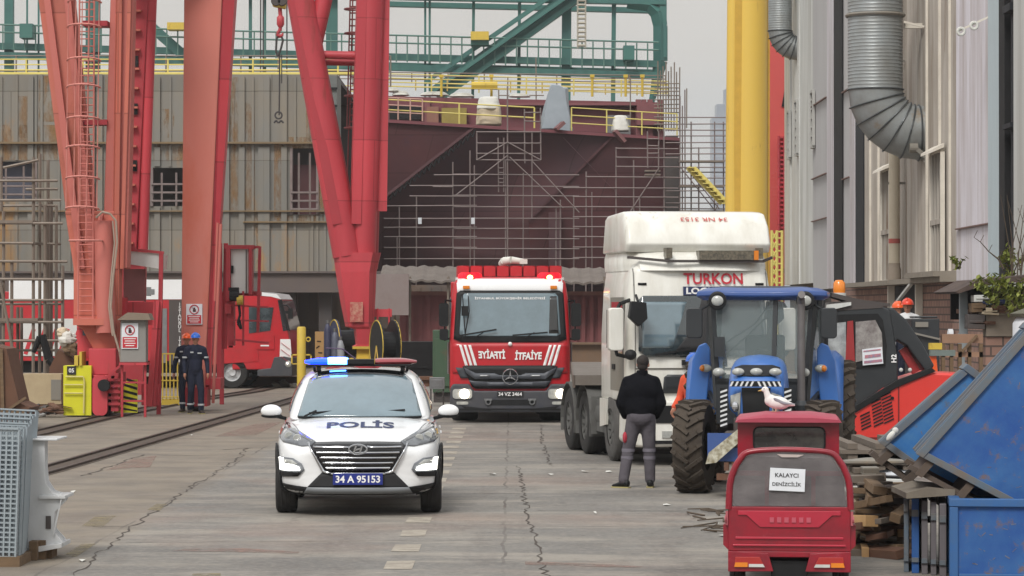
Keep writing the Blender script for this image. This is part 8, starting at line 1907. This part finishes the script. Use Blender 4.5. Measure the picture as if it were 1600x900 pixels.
# ------------------------------------------------------------------ blue skips at the right
def skip(label, Wd, Hh, Ln, m, rimm, shear=0.0):
    """open box, local x across the end face, y along it, z up; base at 0"""
    t = thing('blue_skip', label, 'skip'); th = .02
    def bld(q, *a, **k):
        for v in q.bm.verts: v.co.x += shear * v.co.z * (1 - 2 * v.co.x / Wd * .15)
        return q.build(*a, **k)
    q = MB(); q.bx(0, Wd, 0, th, .0, Hh); q.bx(0, Wd, Ln - th, Ln, 0, Hh); q.bx(0, th, th, Ln - th, 0, Hh); q.bx(Wd - th, Wd, th, Ln - th, 0, Hh); q.bx(0, Wd, th, Ln - th, 0, th); bld(q, 'shell', m, t)
    q = MB(); r = .06
    q.bx(-r * .6, Wd + r * .6, -r * .6, r, Hh - .02, Hh + r * .8); q.bx(-r * .6, Wd + r * .6, Ln - r, Ln + r * .6, Hh - .02, Hh + r * .8); q.bx(-r * .6, r, r, Ln - r, Hh - .02, Hh + r * .8); q.bx(Wd - r, Wd + r * .6, r, Ln - r, Hh - .02, Hh + r * .8)
    bld(q, 'rim', rimm, t, bevel=.006)
    q = MB()
    for x in (-.03, Wd - .04): q.bx(x, x + .07, -.035, -.003, 0, Hh - .025)
    q.bx(.045, Wd - .045, -.03, -.003, -.0, .06)
    for k in range(3): y = .2 + (Ln - .4) * k / 2; q.bx(-.03, -.002, y - .03, y + .03, 0, Hh - .03)
    bld(q, 'edge_frame', rimm, t, bevel=.004)
    q = MB(); n = 4
    for k in range(n): x = .08 + (Wd - .3) * k / (n - 1); q.bx(x, x + .07, .0, Ln, -.16, -.003)
    q.bx(.0, Wd - .1, .05, .14, -.15, -.105); q.bx(0, Wd - .1, Ln - .14, Ln - .05, -.15, -.105); bld(q, 'runner_frame', skip_under, t)
    q = MB(); r_ = random.Random(int(Hh * 100))
    for k in range(30):
        x, z, a, L_ = r_.uniform(.15, Wd - .2), r_.uniform(.1, Hh - .15), r_.uniform(-.9, .9), r_.uniform(.01, .05); q.beam((x, -.001, z), (x + L_ * math.cos(a), -.001, z + L_ * math.sin(a)), .004, r_.uniform(.002, .009), up=(0, 0, 1))
    bld(q, 'scratches', mat('scratch_grey', (96, 116, 136), .7, c2=(120, 88, 66), scale=3, amt=1), t)
    return t
s1 = skip('dark blue steel skip standing upright at the lower right corner of the yard', 1.3, .66, 1.5, skip_blue, mat('skip_rim_blue', (44, 94, 152), .5, c2=(70, 96, 124), scale=5))
s1.location = ((1489 - 800) * 24.9 / FPX, 24.9, .0); s1.rotation_euler = (0, 0, R(-7))
# stacked grey and blue side boards standing beside it
Yb_ = 25.3
for k, (px, wpx, m_, top, lab) in enumerate(((1421, 8, skip_rim, 775, 'leftmost steel board edge standing left of the dark blue skip'), (1431, 12, skip_blue, 782, 'blue board edge between two grey board edges by the skip'), (1444, 10, slat_grey, 784, 'first grey board edge right of the narrow blue one'), (1456, 9, slat_grey, 785, 'second grey board edge beside the dark blue skip'), (1467, 11, slat_grey, 787, 'third grey board edge beside the dark blue skip'), (1480, 12, slat_grey, 790, 'grey board edge with white tags right against the dark blue skip'))):
    x = (px - 800) * Yb_ / FPX; w = wpx * Yb_ / FPX; z = CAMH - (top - HORY) * Yb_ / FPX
    t = thing('steel_board', lab, 'board', (x, Yb_ - .12 + (5 - k) * .1, 0), R(-8), 'boards leaning by the blue skip')
    q = MB(); q.bx(0, w * .97, 0, 1.2, 0, z); q.build('sheet', m_, t, bevel=.006)
    q = MB(); q.bx(0, w * .9, -.02, .0, .1, .14); q.bx(0, w * .9, -.02, 0, z - .16, z - .1); q.build('edge_lip', skip_rim, t)
    if k == 5:
        q = MB()
        for zz in (.12, .33, .53): q.bx(w * .2, w * .62, -.012, -.004, zz, zz + .14)
        q.build('white_tag', mat('tag_white', (196, 194, 188), .8), t)
q = MB(); q.prism([((1416 - 800) * Yb_ / FPX, 0), ((1492 - 800) * Yb_ / FPX, 0.03), ((1492 - 800) * Yb_ / FPX, .08), ((1450 - 800) * Yb_ / FPX, .10), ((1416 - 800) * Yb_ / FPX, .05)], 'xz', -.1, .9)
tag(q.build('folded_tarp', mat('muddy_tarp', (120, 112, 100), .9, c2=(92, 84, 76), scale=5), loc=(0, Yb_ + .1, .68)), 'muddy folded sheet lying on the board edges under the tilted skips', 'sheet')
# tilted big skip (front), leaning corner down on the stack
YA = 25.3
s2 = skip('big scratched blue skip tipped on its corner above the upright one', 1.5, 1.45, 1.2, skip_blue, skip_rim, .24)
s2.rotation_euler = (0, R(28), R(-6)); s2.location = W(1436, 712, YA)
s3 = skip('lighter blue worn skip tipped behind the big one, showing its muddy runners', 1.2, 1.02, .6, skip_light, skip_rim, .22)
s3.rotation_euler = (0, R(36), R(-6)); s3.location = W(1377, 694, 26.7)
q = MB(); q.ball((0, 0, 0), (.03, .03, .06), 10, 8, rot=(0, .7, 0)); q.ball((.04, 0, .05), (.03, .02, .03), 8, 6); tag(q.build('white_rag', tarp_white, loc=W(1392, 681, 26.5)), 'torn white rag caught at the lower corner of the lighter blue skip', 'rag')
# posts/timbers holding them up
for i, (px, py0, Yt) in enumerate(((1440, 765, 26.6), (1500, 770, 26.4), (1560, 775, 26.4))):
    z = CAMH - (py0 - HORY) * Yt / FPX; x = (px - 800) * Yt / FPX
    q = MB(); q.box((0, 0, z / 2), (.07, .08, z), (0, 0, .2)); q.box((0, -.05, z * .6), (.22, .06, .06), (0, 0, .2))
    tag(q.build('timber_prop', rusty if i % 2 else wood_grey, loc=(x, Yt, 0)), ['grey prop under the lower corner of the big tipped skip', 'rusty prop hidden under the middle of the big tipped skip', 'grey prop at the right under the big tipped skip'][i], 'prop')
# scrap timber stack between tricycle and skips
rr = random.Random(77)
Yp = 29.0
def px2x(px, Y): return (px - 800) * Y / FPX
stack_m = [wood_m, wood_grey, rusty, plate_dark, wood_grey, white_sheet, wood_m, plate_grey]
lev = [(898, 1320, 1425), (884, 1320, 1425), (868, 1322, 1420), (853, 1325, 1415), (842, 1322, 1420), (826, 1326, 1420), (812, 1330, 1425), (800, 1325, 1420), (786, 1326, 1424), (772, 1330, 1424), (756, 1324, 1424), (744, 1318, 1400), (738, 1318, 1395), (727, 1330, 1375)]
for k, (py, a, b) in enumerate(lev):
    for j in range(4 if k < 11 else 2):
        Yl_ = 27.6 + j * .4 + rr.uniform(-.1, .1); pa, pb = a + rr.uniform(-6, 20) + j * 2, b - rr.uniform(0, 34); x0, x1 = px2x(pa, Yl_), px2x(pb, Yl_); z = CAMH - (py - HORY) * 28.6 / FPX - .0
        z = max(.03, z); h = rr.choice((.025, .04, .055, .07)); dp_ = rr.uniform(.12, .4)
        o = MB(); o.box((0, 0, 0), (x1 - x0, dp_, h)); m_ = stack_m[(k * 3 + j * 5) % 8]
        q = o.build('timber_plank', m_, loc=((x0 + x1) / 2, Yl_, z), bevel=.004); q.rotation_euler = (rr.uniform(-.05, .05), rr.uniform(-.04, .04), rr.uniform(-.12, .12))
        tag(q, 'weathered plank or plate in the scrap stack between tricycle and skips', 'plank', 'planks in the scrap stack')
for i in range(40):
    Yl_ = 27.1 + rr.uniform(0, .7); py = rr.uniform(745, 900); px = rr.uniform(1330, 1418); z = max(.05, CAMH - (py - HORY) * 28.6 / FPX)
    o = MB(); o.box((0, 0, 0), (rr.uniform(.06, .22), rr.uniform(.2, .6), rr.uniform(.05, .11))); q = o.build('wood_block', rr.choice([wood_m, wood_grey, rusty, wood_m, mat('fresh_timber', (186, 150, 104), .8, c2=(150, 116, 80), scale=5)]), loc=(px2x(px, Yl_), Yl_, z), bevel=.005); q.rotation_euler = (rr.uniform(-.2, .2), rr.uniform(-.3, .3), rr.uniform(-.6, .6))
    tag(q, 'short timber block wedged in the scrap stack', 'timber block', 'blocks in the scrap stack')
for i, (px, py, w, h, m_, lab) in enumerate(((1352, 765, .42, .09, tarp_white, 'crumpled clear plastic sheet on the scrap stack right of the tricycle'), (1350, 782, .3, .07, cream, 'dusty cream plastic bundle beneath the clear one in the scrap stack'), (1350, 830, .26, .10, white_sheet, 'folded white sheets low in the scrap stack'), (1398, 740, .3, .05, paper, 'grey white board end below the digger on the scrap stack'), (1368, 722, .55, .05, plate_grey, 'bent dark plate lying on top of the scrap stack'))):
    q = MB(); r_ = random.Random(i); rings = []
    for a in range(7):
        f = a / 6 - .5; rings.append([Vector((f * w * 1.6, .25 * math.cos(b) * (1 - abs(f)), h * math.sin(b) * r_.uniform(.5, 1.2) * (1 - abs(f)))) for b in [2 * math.pi * j / 10 for j in range(10)]])
    q.loft(rings); tag(q.build('plastic_sheet', m_, sub=1, loc=W(px, py, 28.0)), lab, 'plastic sheet')
q = MB(); rp_ = random.Random(5)
for k in range(9): q.bx(-.36 + rp_.uniform(-.04, .04), .36 + rp_.uniform(-.04, .04), 0, 2.2, .005 + k * .11, .045 + k * .11); [q.bx(-.33 + j * .28, -.23 + j * .28, .02, 2.1, .05 + k * .11, .11 + k * .11) for j in range(3)]
tag(q.build('pallet_stack', wood_grey, loc=(px2x(1376, 29.0), 29.0, 0)), 'grey pallet stack hidden behind the loose scrap timber', 'pallet stack')
# ground debris by the tricycle wheel
for i in range(14):
    x, y = px2x(1120 + rr.uniform(-25, 30), 31.5), 31 + rr.uniform(-1.2, 2.5); q = MB(); q.tube([(0, 0, .01), (rr.uniform(-.2, .2), rr.uniform(-.3, .3), .03), (rr.uniform(-.4, .4), rr.uniform(-.6, .6), .01)], [.012, .01, .006], 5)
    tag(q.build('dry_stick', twig_m, loc=(x, y, 0)), 'dry stick lying by the tractor tyre', 'stick', 'sticks by the tractor')
# ------------------------------------------------------------------ galvanised grating stack at the lower left
Yg = 26.3
def grating(label, px_r, top_py, dy, tilt, yaw, w=.66, seed=0):
    h = CAMH - (top_py - HORY) * (Yg + dy) / FPX
    t = thing('steel_grating', label, 'grating', (px2x(px_r, Yg + dy) - w, Yg + dy, .1), yaw, 'gratings leaning in the stack')
    p = .055; q = MB(); n = int(w / p)
    for i in range(n + 1): q.bx(i * p - .0075, i * p + .0075, -.012, .012, 0, h)
    for k in range(int(h / p / .8) + 1): q.bx(0, w, -.009, .009, k * p * .8 - .007, k * p * .8 + .007)
    m_ = q.build('bar_mesh', galv, t); 
    q = MB(); q.bx(-.012, .0, -.03, .03, 0, h); q.bx(w, w + .012, -.03, .03, 0, h); q.bx(0, w, -.03, .03, h, h + .014); q.bx(0, w, -.03, .03, -.014, 0); q.build('frame', galv, t)
    t.rotation_euler = (tilt[0], tilt[1], yaw); return t
labs = ['front galvanised grating with large square mesh at the left edge', 'second galvanised grating, its frame just right of the front one', 'third galvanised grating leaning in the stack', 'fourth galvanised grating in the stack, slightly higher', 'fifth galvanised grating in the stack', 'sixth galvanised grating in the stack', 'rearmost galvanised grating next to the white mouldings']
for k in range(7):
    grating(labs[k], (26, 33, 38, 41, 44, 46, 50)[k], (686, 684, 680, 676, 668, 662, 654)[k], k * .16, (R(-2 - k * .6), R(1.2 + .15 * k), 0), R(-4 - 2 * k))
q = MB(); q.bx(-1.0, 0, -.1, 1.6, 0, .09); tag(q.build('timber_bearer', wood_m, loc=(px2x(34, Yg), Yg, 0)), 'brown timber bearer under the galvanised grating stack', 'timber')
# white moulded brackets
Yw_ = 27.0; k_ = Yw_ / FPX
t = thing('white_moulding', 'stack of white scalloped steel brackets standing on blocks beside the gratings', 'bracket stack', (px2x(50, Yw_), Yw_, .0))
o = t.location.copy(); z_ = lambda py: CAMH - (py - HORY) * k_; x_ = lambda px: (px - 800) * k_ - o.x
for i in range(4):
    dy = i * .13; dx = -.012 * i
    q = MB(); q.prism([(x_(38) + dx, z_(686)), (x_(70) + dx, z_(688)), (x_(70) + dx, z_(735)), (x_(72) + dx, z_(755)), (x_(82) + dx, z_(770)), (x_(102) + dx, z_(776)), (x_(102) + dx, z_(784)), (x_(86) + dx, z_(800)), (x_(84) + dx, z_(830)), (x_(98) + dx, z_(846)), (x_(98) + dx, z_(854)), (x_(38) + dx, z_(864))], 'xz', dy, dy + .03); q.build('web_plate', white_cast, t, bevel=.004)
q = MB(); q.bx(x_(38), x_(91), -.05, .55, z_(688), z_(685)); q.bx(x_(62), x_(103), -.04, .5, z_(779), z_(774)); q.prism([(x_(38), z_(866)), (x_(38), z_(856)), (x_(98), z_(848)), (x_(98), z_(855))], 'xz', -.06, .5); q.build('flange', white_cast, t, bevel=.004)
q = MB(); q.beam((x_(97), -.02, z_(778)), (x_(84), -.02, z_(836)), .02, .012); q.build('stay', white_cast, t)
q = MB(); q.bx(x_(72), x_(80), -.012, -.002, z_(826), z_(806)); q.build('slot', plate_dark, t)
for px in (56, 66, 74):
    q = MB(); q.box((0, 0, .09), (.075, .3, .18)); tag(q.build('wood_block', wood_m, loc=(px2x(px, Yw_), Yw_ + (px - 56) * .012, 0), bevel=.004), {56: 'left wooden block under the white brackets', 66: 'middle wooden block under the white brackets', 74: 'right wooden block under the white brackets'}[px], 'block')
# ------------------------------------------------------------------ people
def limb(a, b, r1, r2): return ('c', a, b, r1, r2)
def hand(w, d, side, r=.022):
    """palm and five fingers from wrist w pointing along d"""
    w = Vector(w); d = Vector(d).normalized(); sx = d.cross(Vector((0, 1, 0)));
    if sx.length < .1: sx = Vector((1, 0, 0))
    sx.normalize(); fy = sx.cross(d).normalized(); out = [limb(w, w + d * .05, .026, .034), limb(w + d * .03, w + d * .085, .034, .032)]
    for k, L_ in enumerate((.062, .075, .07, .055)):
        b0 = w + d * .09 + fy * (-.030 + .020 * k); b1 = b0 + d * L_ * .55; b2 = b1 + (d * .8 - sx * side * .6).normalized() * L_ * .5; out += [limb(b0, b1, .0105, .010), limb(b1, b2, .010, .0085)]
    out += [limb(w + d * .03 - fy * .03, w + d * .075 - fy * .055, .012, .011), limb(w + d * .075 - fy * .055, w + d * .11 - fy * .05, .011, .009)]
    return out
def head_parts(c, fwd, k=1.0):
    c = Vector(c); f = Vector(fwd).normalized(); s = Vector((-f.y, f.x, 0)); u = Vector((0, 0, 1)); yaw = math.atan2(f.y, f.x) - math.pi / 2
    out = [('b', c + u * .03 * k - f * .012, (.076 * k, .095 * k, .095 * k), (0, 0, yaw)), ('b', c - u * .045 * k + f * .018, (.058 * k, .070 * k, .070 * k), (0, 0, yaw)), ('b', c - u * .095 * k + f * .04, (.032 * k, .030 * k, .024 * k)),
           limb(c + f * .088 * k + u * .012, c + f * .106 * k - u * .022, .010, .015), ('b', c + f * .082 * k + u * .035 * k, (.045, .045, .012), (0, 0, yaw)), ('b', c + f * .082 * k - u * .058 * k, (.024, .02, .010), (0, 0, yaw))]
    for sg in (-1, 1): out.append(('b', c + s * sg * .078 * k - f * .01, (.012, .022, .032), (0, 0, yaw)))
    return out
def person(label, loc, rz, J, fwd, top, legs, headgear=None, hmat=None, hair_on=True, extras=None, group=None, hands=(True, True), torso=(.17, .115, .19), boots=boot_m, fat=1.0):
    """J: joints in metres, local, facing -y by default"""
    t = thing('person', label, 'person', loc, rz, group); J = {k: Vector(v) for k, v in J.items()}
    sk = [limb(J['pel'], J['chest'], .085, .09), limb(J['chest'], J['neck'], .08, .056), limb(J['neck'], J['head'] - Vector((0, 0, .08)), .055, .052)] + head_parts(J['head'], fwd)
    cl = [('b', (J['chest'] + J['pel']) / 2 + Vector((0, 0, -.02)), (torso[0] * .93, torso[1], .24)), ('b', J['chest'], (torso[0] * 1.08, torso[1] * 1.04, .19)), limb(J['pel'] + Vector((0, 0, .02)), J['pel'] + Vector((0, 0, .14)), torso[2] * .78, torso[2] * .75), limb(J['shL'], J['shR'], .072, .072), limb(J['chest'] + Vector((0, 0, .10)), J['neck'] + Vector((0, 0, .0)), .12, .070), limb(J['shL'] + Vector((0, 0, .01)), J['neck'], .066, .066), limb(J['shR'] + Vector((0, 0, .01)), J['neck'], .066, .066)]
    for s_ in 'LR':
        cl += [limb(J['sh' + s_], J['el' + s_], .072 * fat, .058 * fat), limb(J['el' + s_], J['wr' + s_], .058 * fat, .044 * fat)]
        sk += [limb(J['sh' + s_], J['el' + s_], .05, .04), limb(J['el' + s_], J['wr' + s_], .038, .026)]
        if hands[0 if s_ == 'L' else 1]: sk += hand(J['wr' + s_], J['hd' + s_], 1 if s_ == 'R' else -1)
    tr_ = [('b', J['pel'] + Vector((0, 0, -.04)), (torso[2] * .92, torso[1] * 1.05, .14))]
    for s_ in 'LR':
        tr_ += [limb(J['hp' + s_], J['kn' + s_], .1 * fat ** .4, .078 * fat ** .4), limb(J['kn' + s_], J['an' + s_] + Vector((0, 0, .02)), .076 * fat ** .4, .066 * fat ** .4)]
        sk += [limb(J['hp' + s_], J['kn' + s_], .08, .055), limb(J['kn' + s_], J['an' + s_], .05, .038)]
    soft('body', sk, skin, t, .011, 3)
    soft('jacket', cl, top, t, .016, 9); soft('trousers', tr_, legs, t, .016, 4)
    for s_ in 'LR':
        a = J['an' + s_]; d = J['toe' + s_] - a; d.z = 0; d.normalize()
        q = MB(); P = []
        for f, w, h in ((-.09, .036, .10), (-.05, .045, .12), (.0, .046, .12), (.06, .048, .075), (.13, .050, .055), (.175, .034, .04)):
            c = Vector((a.x, a.y, 0)) + d * f; s = Vector((-d.y, d.x, 0)); P.append([c + s * w * i + Vector((0, 0, z)) for i, z in ((-1, .012), (-1, h * .7), (-.6, h), (.6, h), (1, h * .7), (1, .012))])
        q.loft(P); b_ = q.build('shoe', boots, t, sub=1)
        q = MB(); P2 = [[p.copy() for p in (r[0] + (r[0] - r[-1]) * .04, r[-1] + (r[-1] - r[0]) * .04)] for r in P]
        q.loft([[p[0] * 1, p[1] * 1, p[1] + Vector((0, 0, .014)), p[0] + Vector((0, 0, .014))] for p in [[Vector((v.x, v.y, .001)) for v in r] for r in P2]]); q.build('sole', mat('sole_pale', (170, 160, 110), .7), b_)
    f = Vector(fwd).normalized(); c = J['head']
    if hair_on:
        q = [('b', c + Vector((0, 0, .045)) - f * .026, (.084, .094, .088), (0, 0, math.atan2(f.y, f.x) - math.pi / 2)), ('b', c - f * .055 - Vector((0, 0, .02)), (.07, .05, .06))]; soft('hair', q, hair, t, .01, 2)
    if headgear:
        q = MB(); yaw = math.atan2(f.y, f.x) - math.pi / 2; q.ball((0, 0, 0), (.108, .132, .105), 24, 16)
        bm = q.bm; bmesh.ops.delete(bm, geom=[v for v in bm.verts if v.co.z < -.01], context='VERTS')
        n = 24; vs = []
        for i in range(n): a = 2 * math.pi * i / n; pk = 1.0 + .10 + (.26 if math.sin(a) > .5 else 0) * max(0, math.sin(a)); vs += [Vector((.106 * math.cos(a), .130 * math.sin(a), 0)), Vector((.106 * 1.1 * math.cos(a), .130 * pk * math.sin(a), -.012))]
        q._add(vs, [(2 * i, 2 * i + 1, (2 * i + 3) % (2 * n), (2 * i + 2) % (2 * n)) for i in range(n)]); q.beam((0, -.12, .06), (0, .12, .06), .03, .10)
        h_ = q.build('helmet', headgear, t, smooth='all', loc=c + Vector((0, 0, .052))); h_.rotation_euler = (0, 0, yaw)
    if extras: extras(t, J)
    return t
def stand(h=1.74, sp=.11, wide=.0, lean=0.0):
    k = h / 1.74
    J = dict(pel=(0, 0, .96), chest=(0, lean * .5, 1.28), neck=(0, lean * .7, 1.47), head=(0, lean * .8, 1.62), shL=(-.175, lean * .6, 1.40), shR=(.175, lean * .6, 1.40), elL=(-.25, .04, 1.13), elR=(.25, .04, 1.13), wrL=(-.26, -.04, .88), wrR=(.26, -.04, .88), hdL=(0, -.15, -1), hdR=(0, -.15, -1), hpL=(-sp * .8, 0, .90), hpR=(sp * .8, 0, .90), knL=(-sp - .01, -.01, .50), knR=(sp + .01, -.01, .50), anL=(-sp - wide, .03, .09), anR=(sp + wide, .03, .09), toeL=(-sp - .04 - wide, -.2, .03), toeR=(sp + .04 + wide, -.2, .03))
    return {a: tuple(c * (k if not a.startswith('hd') else 1) for c in v) for a, v in J.items()}
# man in black seen from behind, hands in front pockets
J = stand(1.74, .10); 
J.update(head=(.035, .03, 1.61), elL=(-.262, .0, 1.11), elR=(.272, .0, 1.11), wrL=(-.20, .11, .94), wrR=(.21, .11, .94), hpL=(-.085, 0, .90), hpR=(.095, 0, .90), knL=(-.16, .05, .50), knR=(.115, .04, .50), anL=(-.225, -.03, .09), anR=(.125, .04, .09), toeL=(-.42, .10, .03), toeR=(.15, .3, .03), shL=(-.165, 0, 1.385), shR=(.178, 0, 1.385))
def man_x(t, J):
    for s_ in 'LR':
        a, b = J['kn' + s_], J['an' + s_]
        for f in (.02, .26): c = a.lerp(b, f); q = MB(); q.lathe([(.087 - .006 * f * 4, -.022), (.088 - .006 * f * 4, 0), (.087 - .006 * f * 4, .022)], c, 'z', 20); q.build('reflective_band', mat('dull_band', (112, 108, 118), .6), t)
    q = MB(); q.ball((-.205, -.01, .66), (.035, .06, .075), 10, 8); q.build('red_pocket', mat('pocket_red', (176, 50, 66), .7), t)
    q = MB(); q.lathe([(.068, 1.44), (.082, 1.47), (.074, 1.53), (.062, 1.54)], (.02, .01, 0), 'z', 18); q.build('collar', cloth_black, t, smooth=True)
mp = G(1001, 762); man = person('man in black jersey and grey work trousers standing with his back turned', (mp.x, mp.y, 0), 0, J, (.25, 1, 0), cloth_black, cloth_grey, None, None, True, man_x, hands=(False, False), torso=(.245, .16, .205), fat=1.2, boots=black_plastic)
# two workers by the broad crane leg
def bands(zs, r=.07):
    def f(t, J):
        for s_ in 'LR':
            a, b = J['kn' + s_], J['an' + s_]; c = a.lerp(b, .72); q = MB(); q.lathe([(.074, -.02), (.076, 0), (.074, .02)], c, 'z', 18); q.build('reflective_band', reflect, t)
            a, b = J['sh' + s_], J['el' + s_]; c = a.lerp(b, .62); q = MB(); q.lathe([(.066, -.018), (.068, 0), (.066, .018)], c, 'z', 16); q.build('reflective_band', reflect, t)
        q = MB(); q.bx(-.12, -.05, -.145, -.13, 1.36, 1.39); q.bx(.04, .13, -.145, -.13, 1.34, 1.37); q.build('chest_badge', reflect, t)
    return f
J = stand(1.78, .09); J.update(wrL=(-.24, -.10, .92), wrR=(.27, -.10, .92), anL=(-.12, .12, .10), anR=(.12, -.12, .09), toeL=(-.14, -.1, .03), toeR=(.20, -.35, .03), knL=(-.10, -.02, .51), knR=(.12, -.09, .51))
w1 = person('worker in navy overalls and blue helmet walking by the orange crane leg', (G(307, 646).x, 64.3, 0), R(8), J, (-.2, -1, 0), cloth_navy, cloth_navy, helmet_blue, extras=bands(0), hair_on=False)
J = stand(1.76, .10); J.update(wrL=(-.28, -.06, .90), elL=(-.27, .02, 1.14))
w2 = person('worker in navy overalls and orange helmet half hidden behind the blue helmeted one', (G(286, 646).x, 65.2, 0), R(-10), J, (.2, -1, 0), cloth_navy, cloth_navy, helmet_orange, extras=bands(0), hair_on=False)
# worker in orange vest behind the tractor tyre
J = stand(1.74, .10); J.update(wrL=(-.22, -.16, 1.02), elL=(-.25, -.02, 1.14))
w3 = person('worker in orange vest and blue helmet standing behind the tractor wheel', (px2x(1084, 39.5), 39.5, 0), R(-50), J, (1, -.4, 0), cloth_orange, cloth_navy, helmet_blue, hair_on=False)
w3.scale = (1, 1, .98)
# two people on the step by the brick wall
q = MB(); q.bx(-1.2, 1.0, -.4, 1.2, 0, .78); q.bx(-1.2, 1.0, -.8, -.4, 0, .4); tag(q.build('loading_step', mat('step_concrete', (120, 114, 106), .9), loc=(px2x(1412, 52), 52, 0)), 'concrete loading step behind the digger at the brick wall', 'step')
w4 = person('person in red helmet and pale work jacket standing behind the digger boom', (px2x(1418, 52), 52, .78), 0, stand(1.72), (-.3, -1, 0), mat('pale_jacket', (208, 210, 212), .8), cloth_navy, helmet_red, hair_on=False)
w5 = person('person in orange helmet and dark jacket left of the red helmeted one', (px2x(1404, 52.6), 52.7, .78), 0, stand(1.66), (.3, -1, 0), cloth_navy, cloth_navy, helmet_orange, hair_on=False)
